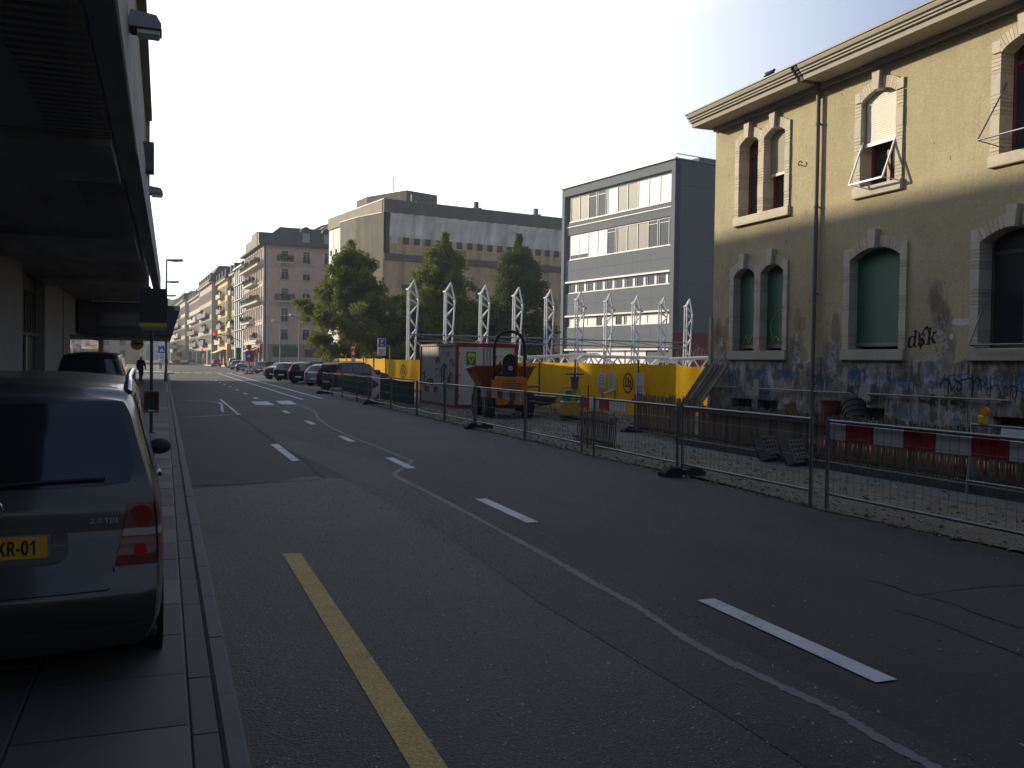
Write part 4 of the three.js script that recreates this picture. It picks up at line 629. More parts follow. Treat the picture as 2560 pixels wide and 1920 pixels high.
// ================= end of the street: far roofs and the wooded hill
{
  const hill = (() => { const n = 40, m = 14, g = new THREE.PlaneGeometry(1, 1, n, m), p = g.attributes.position; for (let i = 0; i < p.count; i++) { const u = p.getX(i) + 0.5, v = p.getY(i) + 0.5; p.setXYZ(i, mix(-420, 420, u), 44 * Math.sin(Math.PI * 0.5 * v) * (0.72 + 0.3 * fbm(u * 6, v * 2 + 3, 1e6, 21, 3)) - 2, -560 - v * 260); } g.computeVertexNormals(); return g; })();
  structure('hill', hill, mat(0.06, 0.075, 0.035, { rough: 1 }));
  const r = rnd(401), src = mergeVertices(new THREE.IcosahedronGeometry(1, 3)); { const p = src.attributes.position; for (let i = 0; i < p.count; i++) { const v = V(p.getX(i), p.getY(i), p.getZ(i)), k = 0.72 + 0.6 * fbm(v.x * 2 + v.z * 1.7 + 9, v.y * 2.2 + v.z + 5, 1e6, 8, 3); p.setXYZ(i, v.x * k, v.y * k, v.z * k); } src.computeVertexNormals(); }
  const n = 1500, im = new THREE.InstancedMesh(src, mat(0.075, 0.095, 0.035, { rough: 1 }), n), m = new THREE.Matrix4(), c = new THREE.Color();
  for (let i = 0; i < n; i++) { const u = r(), v = Math.pow(r(), 0.8), s = 3 + 4.5 * r(), y = 44 * Math.sin(Math.PI * 0.5 * v) * (0.72 + 0.3 * fbm(u * 6, v * 2 + 3, 1e6, 21, 3)) - 2; m.compose(V(mix(-160, 160, u), y + s * 0.6, -560 - v * 260), new THREE.Quaternion().setFromEuler(new THREE.Euler(r() * 6, r() * 6, 0)), V(s, s * (0.8 + 0.6 * r()), s)); im.setMatrixAt(i, m); const k = 0.7 + 0.7 * r(); im.setColorAt(i, c.setRGB(k * (r() < 0.2 ? 1.4 : 1), k, k * 0.8)); }
  im.name = 'hillside_wood'; im.userData = { kind: 'stuff', label: 'hazy wooded hillside closing the far end of the street', category: 'wood' }; scene.add(im);
  const t1 = tag(mesh('far_block', [box(26, 16, 14, -6, 37, -800), box(27, 1, 15, -6, 45.2, -800)], mat(0.6, 0.6, 0.6)), 'pale flat block on top of the wooded hill', 'building');
  for (const [x, z, w, h, col, lb] of [[3, -520, 16, 9, [0.45, 0.42, 0.38], 'low grey house in front of the wooded hill at the street end'], [26, -500, 18, 13, [0.5, 0.44, 0.36], 'pale house on the right of the street end in front of the hill'], [-20, -520, 22, 8, [0.40, 0.36, 0.30], 'brownish house on the left of the street end in front of the hill']]) {
    const g = thing('far_house', lb, 'building', x, 0, z, 0); mesh('wall', box2(-w / 2, w / 2, 0, h, -10, 0), mat(...col, { map: tPlaster }), g); mesh('roof', prismZ([[-w / 2 - 0.5, h], [0, h + 4], [w / 2 + 0.5, h]], 10.6, -10.3), mat(0.16, 0.09, 0.06), g);
    for (let f = 0; f < Math.floor(h / 3); f++) for (let k = 0; k < 5; k++) mesh('window', box2(-w / 2 + (k + 0.3) * w / 5, -w / 2 + (k + 0.7) * w / 5, 1 + f * 3, 2.6 + f * 3, 0, 0.03), M.pane, g);
  }
}
// ================= left side: building on an arcade
{
  const B = thing('arcade_building', 'tall dark building whose upper floors overhang the left pavement', 'building', 0, 0, 0);
  const XF = -0.40, XW = -4.6, Z0 = 44, Z1 = -49, YS = 4.9, YR = 13.35;
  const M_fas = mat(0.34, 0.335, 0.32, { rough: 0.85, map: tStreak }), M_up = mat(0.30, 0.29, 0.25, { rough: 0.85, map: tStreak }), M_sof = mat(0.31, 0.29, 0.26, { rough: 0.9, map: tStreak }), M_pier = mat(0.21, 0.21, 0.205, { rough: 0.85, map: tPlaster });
  mesh('upper_wall_and_sun_block', [box2(XF - 0.8, XF - 0.5, YS + 0.60, YR, Z0, Z1), box2(-14, XF - 0.55, YS + 0.05, 7.6, Z1 - 0.01, -57.9), box2(-14, XF - 0.3, YS + 0.3, YR, Z1, Z1 + 0.3), box2(-14, XF - 0.3, YS + 0.3, YR, Z0 - 0.3, Z0), box2(-14.3, -14, 0, YR, Z0, Z1)], M_up, B);  // includes an added unseen block past the far end, sized to cut sun
  mesh('fascia', [cbox(0.3, 0.80, 59.6, 0.02, XF - 0.15, YS + 0.40, Z0 - 29.8), beam([XF - 0.15, YS + 0.41, -15.65], [XF + 0.08, YS + 0.41, Z1], 0.3, 0.78)], M_fas, B);
  for (let f = 0; f < 2; f++) for (let k = 0; k < 31; k++) { const w = mesh('window', box2(XF - 0.503, XF - 0.496, 6.4 + f * 2.9, 8.0 + f * 2.9, Z0 - 0.6 - k * 3, Z0 - 2.6 - k * 3), M.dark, B); mesh('sill', box2(XF - 0.51, XF - 0.45, 6.3 + f * 2.9, 6.38 + f * 2.9, Z0 - 0.5 - k * 3, Z0 - 2.7 - k * 3), M_fas, w); }
  mesh('eaves', [box2(-14, XF - 0.2, YR, YR + 0.35, Z0, Z1)], mat(0.24, 0.23, 0.19, { rough: 0.9, map: tBlotch }), B);
  mesh('fascia_ledge', box2(XF - 0.82, XF - 0.32, YS + 0.5, YS + 0.56, Z0, Z1), M_fas, B);
  mesh('soffit', [box2(-14, XF - 0.3, YS, YS + 0.28, Z0, Z1)], M_sof, B);
  for (const [a, b] of [[30, 27], [20, 17], [9, 6.5], [-2.5, -5.2], [-14.4, -17.4], [-25.7, -31.4], [-40, -44]]) mesh('downstand_beam', box2(XW, XF - 0.32, YS - 0.16, YS - 0.003, a, b), mat(0.33, 0.32, 0.30, { rough: 0.9, map: tStreak }), B);
  const slats = []; for (let z = Z0; z > Z1 + 1; z -= 0.22) slats.push(box2(-1.5, XF - 0.32, YS - 0.05, YS - 0.006, z, z - 0.11)); const ss = mesh('soffit_slats', slats, M_sof, B); ss.userData.kind = 'stuff';
  // ground floor wall: piers and dark openings
  const zA = (px) => onX(px, 850, XW).z, bands = [[Z0, zA(-60), 1], [zA(-60), zA(55), 1], [zA(55), zA(111), 0], [zA(111), zA(155), 1], [zA(155), zA(158.5), 0], [zA(158.5), zA(187), 1], [zA(187), Z1, 2]];
  for (const [a, b, k] of bands) {
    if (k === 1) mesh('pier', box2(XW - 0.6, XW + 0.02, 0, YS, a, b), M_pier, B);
    else if (k === 0) { const d = mesh('doorway', box2(XW - 0.45, XW - 0.35, 0, YS, a, b), M.black, B); if (a - b > 1) { mesh('door_grille', Array.from({ length: 9 }, (_, i) => box2(XW - 0.32, XW - 0.27, 2.6, 4.2, mix(a, b, (i + 0.5) / 9) - 0.12, mix(a, b, (i + 0.5) / 9) + 0.12)), M.dark, d); mesh('door_post', box2(XW - 0.33, XW - 0.25, 0, 2.6, mix(a, b, 0.5) - 0.2, mix(a, b, 0.5) + 0.2), M.steel, d); mesh('door_head', box2(XW - 0.34, XW - 0.2, 2.5, 2.62, a, b), M.dark, d); } }
    else { const L = a - b; mesh('shop_pane', box2(XW - 0.2, XW - 0.17, 0.5, 3.2, a - 0.6, b), M.glass, B); mesh('shop_head', box2(XW - 0.4, XW - 0.05, 3.2, YS, a, b), M.dark, B); mesh('shop_plinth', box2(XW - 0.4, XW - 0.03, 0, 0.5, a, b), M.slab2, B); for (let i = 0; i < 6; i++) mesh('mullion', box2(XW - 0.2, XW - 0.06, 0.5, 3.2, a - 0.55 - i * L / 6, a - 0.67 - i * L / 6), M.steel, B); }
  }
  mesh('poster', [box2(XW - 0.16, XW - 0.14, 2.1, 3.15, zA(200), zA(238))], mat(0.62, 0.30, 0.03, { rough: 0.5 }), B);
  mesh('shop_back', box2(-13.9, -13.6, 0, YS, Z0, Z1), M.dark, B);
}
function wallLamp(z, y, lbl) {
  const g = thing('wall_lamp', lbl, 'lamp', -0.40, y, z, 0, 'lamps on the arcade front');
  const s = [[-0.02, 0.0], [0.02, 0.19], [0.30, 0.155], [0.355, 0.06], [0.355, 0.0]];
  mesh('lamp_housing', prismZ(s, 0.30, -0.15), mat(0.34, 0.36, 0.38, { rough: 0.45, map: tFine }), g);
  mesh('lamp_lens', [cbox(0.25, 0.055, 0.24, 0.015, 0.215, -0.03, 0)], mat(0.75, 0.75, 0.72, { rough: 0.15 }), g);
  mesh('lamp_skirt', [box2(0.02, 0.36, -0.012, 0.0, -0.155, 0.155)], M.dark, g);
}
wallLamp(-11.7, 5.56, 'box shaped street light on the arcade fascia, the larger one near the roof edge');
wallLamp(-25.2, 5.88, 'box shaped street light on the arcade fascia, the smaller one further along');
tag(mesh('wall_cabinet', [cbox(0.22, 0.58, 0.5, 0.01, -0.32, 5.86, -20.6)], mat(0.12, 0.115, 0.10, { rough: 0.7 })), 'dark grey box fixed on the arcade fascia between the two lights', 'cabinet');
// low canopied shop building beyond
{
  const B = thing('canopy_building', 'low dark shop building with a deep slanting canopy over the pavement', 'building', 0, 0, -58);
  const M_can = mat(0.06, 0.06, 0.058, { rough: 0.7, map: tBlotch });
  mesh('canopy', prismZ([[-4.6, 3.08], [0.45, 3.05], [0.85, 4.55], [0.85, 4.78], [-4.6, 4.86]], 24, -24), M_can, B);
  mesh('canopy_edge', prismZ([[0.58, 4.5], [0.87, 4.5], [0.88, 4.8], [0.5, 4.8]], 24, -23.99), mat(0.34, 0.33, 0.31, { rough: 0.7 }), B);
  mesh('sign_board', [box2(-3.4, -0.7, 3.5, 4.3, 0.003, 0.10)], mat(0.09, 0.09, 0.09, { rough: 0.6 }), B);
  mesh('sign_lettering', [box2(-3.2, -1.6, 4.0, 4.12, 0.10, 0.115), box2(-1.45, -0.85, 4.0, 4.12, 0.10, 0.115), box2(-2.5, -0.9, 3.65, 3.75, 0.10, 0.115)], mat(0.16, 0.12, 0.12, { rough: 0.6 }), B);
  mesh('painted_light_strip', box2(-3.9, -1.1, 4.90, 4.98, -0.118, 0.05), M.white, B);  // plain white painted in for a bright line of light above the canopy
  mesh('roof_fittings', [box2(0.2, 0.5, 4.78, 5.0, -6, -4), box2(0.3, 0.6, 4.78, 4.9, -14, -11)], M.dark, B);
  mesh('upper_storey', [box2(-14, -0.75, 4.87, 5.9, -24, -0.12), box2(-0.75, -0.3, 4.8, 5.55, -24, -0.3), box2(-0.3, 0.2, 4.79, 5.2, -24, -0.6), box2(-14, -4.6, 3.1, 5.9, -0.12, 8.9)], M_can, B);
  mesh('wall', [box2(-14, -4.6, 0, 4.8, -24, 6)], M_can, B); mesh('shop_pane', [box2(-4.597, -4.57, 0.5, 2.9, -17, 5)], M.glass, B);
  const s = mesh('hanging_sign', [cyl(0.42, 0.42, 0.10, -1.7, 2.62, -9, Math.PI / 2, 0, 0, 24), bar([-1.7, 3.02, -9], [-1.7, 3.1, -9], 0.02)], mat(0.5, 0.36, 0.03, { rough: 0.6 }), B); mesh('sign_bar', box2(-1.98, -1.42, 2.56, 2.68, -8.949, -8.93), M.black, s);
}
{ const g = thing('far_left_house', 'far beige house on the left side beyond the canopy building', 'building', 0, 0, -255); mesh('wall', box2(-24, -7.5, 0, 11, -80, 0), mat(0.40, 0.35, 0.27, { map: tPlaster }), g); mesh('roof', prismZ([[-24.5, 11], [-16, 14.5], [-7, 11]], 80, -80), M_roof, g); for (let k = 0; k < 4; k++) for (let f = 0; f < 3; f++) mesh('window', box2(-22 + k * 3.8, -20.6 + k * 3.8, 1.5 + f * 3.1, 3.4 + f * 3.1, 0, 0.04), M.pane, g); }
// bus stop
{
  const q = onGround(378, 1082, PAV), g = thing('bus_stop_sign', 'bus stop pole with dark panel and yellow strip at its foot', 'sign', q.x, PAV, q.z);
  mesh('pole', [bar([0, 0, 0], [0, 2.35, 0], 0.035, 0.035, 12), cyl(0.09, 0.09, 0.02, 0, 0.01, 0)], mat(0.055, 0.065, 0.08, { rough: 0.45 }), g);
  mesh('panel', [cbox(0.58, 0.76, 0.09, 0.015, 0.03, 2.86, 0)], mat(0.02, 0.021, 0.022, { rough: 0.5 }), g);
  mesh('yellow_strip', [cbox(0.58, 0.085, 0.10, 0.01, 0.03, 2.425, 0)], mat(0.52, 0.42, 0.02, { rough: 0.5 }), g);
  mesh('route_plate', [cbox(0.50, 0.07, 0.08, 0.008, 0.03, 2.34, 0)], mat(0.16, 0.16, 0.16, { rough: 0.5 }), g);
  const t = thing('litter_bin', 'small dark bin with a red frame hung on the bus stop pole', 'bin', q.x, PAV + 0.47, q.z + 0.05);
  mesh('bin_body', [cbox(0.27, 0.40, 0.14, 0.02, 0, 0.24, 0.08)], mat(0.03, 0.028, 0.028, { rough: 0.6 }), t);
  mesh('red_frame', [box2(-0.16, 0.16, 0.44, 0.475, 0.0, 0.17), box2(-0.16, 0.16, 0.0, 0.03, 0.0, 0.17), box2(-0.16, -0.135, 0.03, 0.44, 0, 0.17), box2(0.135, 0.16, 0.03, 0.44, 0, 0.17)], mat(0.20, 0.025, 0.025, { rough: 0.5 }), t);
  mesh('paper', [box2(-0.06, 0.07, 0.03, 0.06, 0.151, 0.175)], M.white, t);
}
// street lamps on both sides
function streetLamp(x, z, h, arm, lbl, grp, round) {
  const g = thing('street_lamp', lbl, 'street lamp', x, 0.02, z, 0, grp), s = Math.sign(arm);
  mesh('pole', [bar([0, 0, 0], [0, h, 0], 0.085, 0.055, 12), cyl(0.13, 0.13, 0.5, 0, 0.25, 0)], round ? M.galv : mat(0.10, 0.12, 0.14, { rough: 0.5, metal: 0.3 }), g);
  if (round) { const p = []; for (const [a, b] of [[0, 0.09], [0.3, 0.12], [0.7, 0.15], [0.95, 0.16], [1.08, 0.10], [1.1, 0.0]]) p.push(new THREE.Vector2(b, a)); mesh('lamp_head', new THREE.LatheGeometry(p, 14).scale(1, 1, 1).rotateZ(1.35).translate(0.05, h - 0.06, 0), mat(0.45, 0.46, 0.46, { rough: 0.35 }), g); mesh('lamp_lens', ball(0.155, -0.92, h + 0.13, 0, 1.1, 0.8, 1), M.white, g); }
  else { mesh('lamp_head', [prismZ([[0, h - 0.06], [0, h + 0.05], [s * 0.35, h + 0.06], [arm * 0.95, h + 0.10], [arm, h - 0.05], [s * 0.6, h - 0.12]].map((p) => p), 0.26, -0.13)], mat(0.10, 0.105, 0.11, { rough: 0.5 }), g); }
}
streetLamp(0.14, -70.6, 8.7, 1.15, 'slim pole with a flat dark lamp head, nearest of three beyond the canopy', 'left street lamps');
streetLamp(0.14, -90.9, 8.7, 1.15, 'slim pole with a flat dark lamp head, middle one of three beyond the canopy', 'left street lamps');
streetLamp(0.14, -111.2, 8.7, 1.15, 'slim pole with a flat dark lamp head, farthest of three beyond the canopy', 'left street lamps');
streetLamp(12.1, -75.9, 5.85, -1, 'pale street lamp with a rounded head against the big left tree', 'right street lamps', true);
streetLamp(13.1, -96.9, 6.1, -1, 'pale street lamp with a rounded head before the pink house, between two others', 'right street lamps', true);
streetLamp(13.6, -118, 6.35, -1, 'pale street lamp with a rounded head closest to the pink house corner', 'right street lamps', true);
// crossing sign and refuge beyond the canopy
{
  const g = thing('crossing_sign', 'white disc above a blue pedestrian sign on a post, left of the crossing', 'sign', -0.25, PAV, -112);
  mesh('pole', bar([0, 0, 0], [0, 3.9, 0], 0.04), M.galv, g); mesh('disc', cyl(0.42, 0.42, 0.05, 0, 3.45, 0.06, Math.PI / 2, 0, 0, 24), M.white, g); mesh('blue_plate', [box2(-0.36, 0.36, 2.15, 2.95, 0.04, 0.07)], M.blue, g); mesh('white_triangle', prismZ([[-0.24, 2.32], [0, 2.76], [0.24, 2.32]], 0.01, 0.071), M.white, g);
}
structure('refuge_island', box2(-3, 0.9, -0.01, 0.13, -104, -116), mat(0.30, 0.29, 0.27, { map: tBlotch }));
// ================= building site
const FX = 7.57, FH = 1.12;
// low steel mesh panels along the road edge
function fencePanel(z0, z1, lbl, o = {}) {
  const g = thing('mesh_fence', lbl, 'mesh fence', FX, 0, z0, 0, 'steel mesh panels along the road'), L = z0 - z1, dx = o.dx || 0;
  const P = (y, t) => V(dx * t, y, -L * t);
  const post = (t, h = FH) => mesh('post', bar(P(0.0, t), P(h, t), 0.024, 0.024, 10), M.galv, g);
  post(0); post(1);
  const tr = [], br = []; for (let i = 0; i <= 4; i++) { const s = (o.sag || 0) * Math.sin(Math.PI * i / 4); tr.push(P(FH - 0.03 - s, i / 4)); br.push(P(0.20 - s * 1.2, i / 4)); }
  mesh('top_rail', tube(tr, 0.020, 12, 8), M.galv, g); mesh('bottom_rail', tube(br, 0.018, 12, 8), M.galv, g);
  const w = [], n = Math.round(L / 0.115);
  for (let i = 1; i < n; i++) { const t = i / n, s = (o.sag || 0) * Math.sin(Math.PI * t); w.push(bar(P(0.20 - s * 1.2, t), P(FH - 0.03 - s, t), 0.0028, 0.0028, 4)); }
  for (const y of [0.34, 0.62, 0.9]) w.push(bar(P(y - (o.sag || 0), 0.0), P(y - (o.sag || 0), 1), 0.0024, 0.0024, 4));
  mesh('wire_mesh', w, M.steel, g);
  return g;
}
const PANELS = [[-2.6, -5.75, 'road fence panel beyond the red and white plank, mostly out of view'], [-5.85, -9.1, 'road fence panel carrying the long red and white plank by the orange pipes'], [-9.4, -12.45, 'road fence panel in front of the grey hollow blocks'], [-12.6, -15.6, 'road fence panel in front of the paling fence, ending at the black foot'], [-16.14, -19.1, 'road fence panel before the yellow trench roller'], [-19.15, -22.6, 'road fence panel with the red and white board behind the dumper'], [-22.75, -25.4, 'road fence panel before the container doors'], [-25.5, -28.5, 'road fence panel before the graffitied container side', 0.03], [-28.6, -32.1, 'road fence panel by the far end of the container', 0.04], [-32.2, -35.9, 'road fence panel next to the striped beacon board', 0.03], [-36.1, -38.3, 'road fence panel just beyond the striped beacon board', 0.02], [-38.4, -41.7, 'road fence panel before the green screen, second beyond the beacon', 0.02], [-41.8, -44.3, 'road fence panel before the green screen, next to the last one', 0.02], [-44.4, -47.2, 'last road fence panel beside the dark off-roader', 0.03]];
for (const [a, b, l, sag] of PANELS) fencePanel(a, b, l, { sag });
{ // footings
  const foot = (x, z, l) => { const g = thing('ballast_block', l, 'ballast block', x, 0.004, z, 0, 'black fence feet'); const s = new THREE.Shape([[-0.36, 0], [-0.36, 0.05], [-0.27, 0.13], [-0.1, 0.13], [-0.06, 0.09], [0.06, 0.09], [0.1, 0.13], [0.27, 0.13], [0.36, 0.05], [0.36, 0]].map((p) => new THREE.Vector2(...p))); mesh('block', new THREE.ExtrudeGeometry(s, { depth: 0.2, bevelEnabled: true, bevelSize: 0.01, bevelThickness: 0.01, bevelSegments: 1 }).translate(0, 0, -0.1), mat(0.028, 0.028, 0.028, { rough: 0.85, map: tFine }), g); mesh('socket', [-0.18, 0.18].map((x2) => cyl(0.035, 0.035, 0.03, x2, 0.14, 0)), M.rubber, g); };
  foot(FX + 0.05, -12.53, 'black rubber fence foot on the road edge, nearest the grey hollow blocks'); foot(FX + 0.1, -22.68, 'black rubber fence foot in front of the dumper'); foot(FX + 0.15, -36.0, 'black rubber fence foot under the striped beacon board'); foot(FX + 0.05, -47.3, 'black rubber fence foot at the far end of the fence'); foot(11.3, -20.9, 'black rubber fence foot lying by the paling fence');
}
// red and white planks on the fence
function stripedBoard(name, lbl, pts, y0, y1, x, firstWhite = true) {
  const g = thing(name, lbl, 'barrier board', x, 0, 0);
  for (let i = 0; i + 1 < pts.length; i++) mesh('board_section', cbox(0.022, y1 - y0, Math.abs(pts[i] - pts[i + 1]) - 0.003, 0.003, 0, (y0 + y1) / 2, (pts[i] + pts[i + 1]) / 2), (i % 2 === 0) === firstWhite ? M.white : M.red, g).userData.label = (i % 2 === 0) === firstWhite ? 'white section' : 'red section';
  return g;
}
{
  const zq = (x, y) => onX(1760 + x * 0.3617, 920 + y * 0.3617, FX + 0.05).z;
  stripedBoard('striped_plank', 'long red and white plank hung on the fence before the orange pipes', [zq(862, 430), zq(985, 440), zq(1180, 460), zq(1385, 485), zq(1610, 505), zq(1855, 535), zq(2120, 560), -5.95], 0.865, 1.06, FX + 0.045);
  const z5 = (x) => onX(1160 + x * 0.1567, 820 + 1020 * 0.1567, FX + 0.05).z;
  stripedBoard('striped_plank', 'short red and white plank on the fence behind the orange dumper', [280, 370, 445, 540, 630, 735, 830, 915].map(z5), 0.86, 1.05, FX + 0.045);
  stripedBoard('striped_plank', 'short red and white plank on the fence before the graffitied container side', [-28.4, -27.8, -27.3, -26.8, -26.3, -25.8, -25.3 - 0.2], 0.82, 1.0, FX + 0.05);
  stripedBoard('striped_plank', 'red and white plank held up behind the small paling section', [-19.2, -18.7, -18.2, -17.7, -17.0], 0.74, 0.98, 8.95, false);
}
// paling fences
const palG = [0, 1, 2].map((k) => uvMetres(prep(cbox(0.032, 1, 0.014, 0.004, 0, 0.5, 0))));
function paling(lbl, x0, z0, x1, z1, h, step, seed, lean = 0, base = 0.02) {
  const L = Math.hypot(x1 - x0, z1 - z0), a = Math.atan2(-(z1 - z0), x1 - x0), g = thing('paling_fence', lbl, 'fence', x0, base, z0, a), r = rnd(seed), mats = [M.wood, M.woodGrey, M.woodDark];
  const n = Math.floor(L / step);
  for (let i = 0; i < n; i++) { const m = share('slat', palG[i % 3], mats[Math.floor(r() * 3)], g, i * step + 0.01 * r(), 0.0, 0.012 * r()); m.scale.set(0.8 + 0.5 * r(), h * (0.94 + 0.1 * r()), 1); m.rotation.z = (r() - 0.5) * 0.04; m.rotation.x = lean + (r() - 0.5) * 0.03; }
  mesh('rail', [0.14, 0.78].map((t) => box2(0, L, h * t, h * t + 0.055, -0.045, -0.02)), M.woodDark, g);
  return g;
}
paling('long wooden paling fence between the gravel strip and the orange pipes', 11.05, -5.5, 11.05, -17.6, 0.88, 0.052, 1);
paling('wooden paling fence section in front of the yellow tarpaulin hoarding', 11.05, -17.7, 11.5, -21.4, 0.98, 0.066, 2);
paling('small section of wooden paling leaning inside the road fence', 8.35, -16.3, 8.62, -18.8, 0.66, 0.105, 3, 0.05, 0.015);
structure('old_kerb', [box2(10.45, 10.62, 0, 0.14, 8, -17.5)], mat(0.11, 0.11, 0.11, { map: tSpeck, rough: 0.9 }));
structure('trench_soil', (() => { const n = 60, g = new THREE.PlaneGeometry(1, 1, n, 10), p = g.attributes.position; for (let i = 0; i < p.count; i++) { const u = p.getX(i) + 0.5, v = p.getY(i) + 0.5, z = mix(4, -28, u), x = mix(11.6, 15.4, v); p.setXYZ(i, x, 0.02 + 0.28 * Math.sin(Math.PI * v) * fbm(u * 12, v * 3, 1e6, 31, 4) * (u > 0.85 ? 0.4 : 1), z); } g.computeVertexNormals(); return g; })(), M.dirt);
{ // orange pipes
  const m = mat(0.46, 0.145, 0.075, { rough: 0.5, map: tFine });
  const pipe = (lbl, x, y, z0, z1, r) => { const g = thing('drain_pipe', lbl, 'pipe', x, y, z0, 0, 'orange drain pipes'); mesh('barrel', [bar([0, 0, 0], [0, 0, z1 - z0], r, r, 18)], m, g); mesh('socket', [bar([0, 0, 0], [0, 0, -0.18], r * 1.16, r * 1.16, 18)], m, g); };
  pipe('orange drain pipe lying on the ground behind the paling, closest to it', 11.95, 0.20, -8.6, -14.9, 0.12); pipe('orange drain pipe lying second from the paling', 12.35, 0.24, -7.0, -13.2, 0.12); pipe('orange drain pipe lying on top of the other pipes', 12.16, 0.44, -8.0, -13.8, 0.12); pipe('orange drain pipe lying farthest from the paling', 12.85, 0.28, -7.4, -15.4, 0.12);
}
{ // hollow blocks on the kerb
  const blk = (x, z, ry, l) => { const g = thing('hollow_block', l, 'block', x, 0.0, z, ry, 'hollow blocks'), t = -0.42, b = []; for (let i = 0; i <= 4; i++) b.push(box2(-0.25 + i * 0.116, -0.214 + i * 0.116, 0, 0.42, -0.09, 0.09)); for (let j = 0; j <= 5; j++) b.push(box2(-0.249, 0.249, j * 0.078, j * 0.078 + 0.028, -0.088, 0.088)); const gg = merge(b).rotateX(t).translate(0, 0.05, 0); mesh('block_grid', gg, mat(0.20, 0.19, 0.17, { rough: 0.9, map: tFine }), g); mesh('block_back', box(0.5, 0.42, 0.02, 0, 0.21, -0.1).rotateX(t).translate(0, 0.05, 0), M.black, g); };
  blk(10.35, -13.95, 0.5, 'grey hollow block leaning on the old kerb, left one of two'); blk(10.37, -13.2, 0.42, 'grey hollow block leaning on the old kerb, right one of two');
}
{ // things lying in the trench
  const g = thing('corrugated_pipe', 'thick black pipe end standing up against the plinth wall', 'pipe', 14.4, 0.15, -16.3, 0.3); mesh('barrel', [bar([0, 0.15, 0], [0.55, 0.72, -0.5], 0.26, 0.26, 20), ...[0.1, 0.3, 0.5, 0.7, 0.9].map((t) => { const p = V(0, 0.15, 0).lerp(V(0.55, 0.72, -0.5), t), q = V(0, 0.15, 0).lerp(V(0.55, 0.72, -0.5), t + 0.06); return bar(p, q, 0.28, 0.28, 20); })], M.rubber, g);
  const d = thing('oil_drum', 'rusty red drum standing by the plinth wall', 'drum', 14.6, 0.1, -17.5); mesh('drum_body', [cyl(0.24, 0.24, 0.85, 0, 0.43, 0), ...[0.02, 0.3, 0.57, 0.84].map((y) => cyl(0.255, 0.255, 0.03, 0, y, 0))], mat(0.17, 0.035, 0.02, { rough: 0.7, map: tBlotch }), d);
  const c = thing('steel_sheet', 'brown plywood sheet leaning in the trench behind the paling', 'board', 13.2, 0.08, -17.0, 0.6); mesh('board', box(0.75, 0.85, 0.03, 0, 0.42, 0, -0.25, 0, 0.05), M.wood, c);
  const b2 = thing('steel_sheet', 'small brown board leaning in the trench near the orange pipes', 'board', 12.3, 0.1, -17.6, -0.4); mesh('board', box(0.5, 0.7, 0.03, 0, 0.34, 0, -0.3, 0, -0.1), M.woodDark, b2);
}
{ // trestle barrier with warning lamp
  const T = thing('trestle_barrier', 'steel trestle barrier standing inside the paling, with slanting legs', 'barrier', 10.42, 0.015, -9.7);
  for (const z of [0, 3.0]) { mesh('leg', bar([0.22, 0.95, z - 0.1], [-0.02, 0, z + 0.06], 0.018), M.galv, T); mesh('leg', bar([0.22, 0.95, z - 0.1], [0.30, 0, z - 0.1], 0.018), M.galv, T); }
  mesh('rail', [bar([0.22, 0.95, -0.1], [0.22, 0.95, 2.9], 0.02), bar([0.02, 0.18, 0.02], [0.02, 0.18, 3.0], 0.015)], M.galv, T);
  mesh('warning_board', [box2(0.195, 0.245, 0.76, 0.93, 0.4, 2.9)], M.white, T);
  const q = onX(1760 + 1925 * 0.3617, 920 + 420 * 0.3617, 10.64), l = thing('warning_lamp', 'yellow site warning lamp fixed on the trestle barrier', 'lamp', 10.64, 0.965 + 0.016, q.z);
  mesh('lamp_body', [cbox(0.10, 0.12, 0.08, 0.015, 0, 0.06, 0)], mat(0.62, 0.46, 0.03, { rough: 0.5 }), l); mesh('lamp_lens', [cyl(0.06, 0.06, 0.05, 0, 0.175, 0.04, 0, 0, Math.PI / 2, 18), box2(-0.02, 0.02, 0.11, 0.14, 0.0, 0.04)], mat(0.75, 0.30, 0.01, { rough: 0.2 }), l);
}
{ // boards leaning at the house corner
  const r = rnd(8), g0 = uvMetres(prep(box(0.035, 2.05, 0.15, 0, 1.02, 0)));
  for (let i = 0; i < 5; i++) { const g = thing('leaning_plank', 'grey weathered plank of the stack leaning against the house corner', 'plank', 14.35 + i * 0.02, 0.03, -24.3 + i * 0.19, 0, 'planks leaning at the house corner'); const m = share('board', g0, [M.woodDark, M.woodGrey, M.woodDark][i % 3], g); m.rotation.set(0.30 + 0.03 * r(), 0, -0.50 + 0.02 * r()); }
}
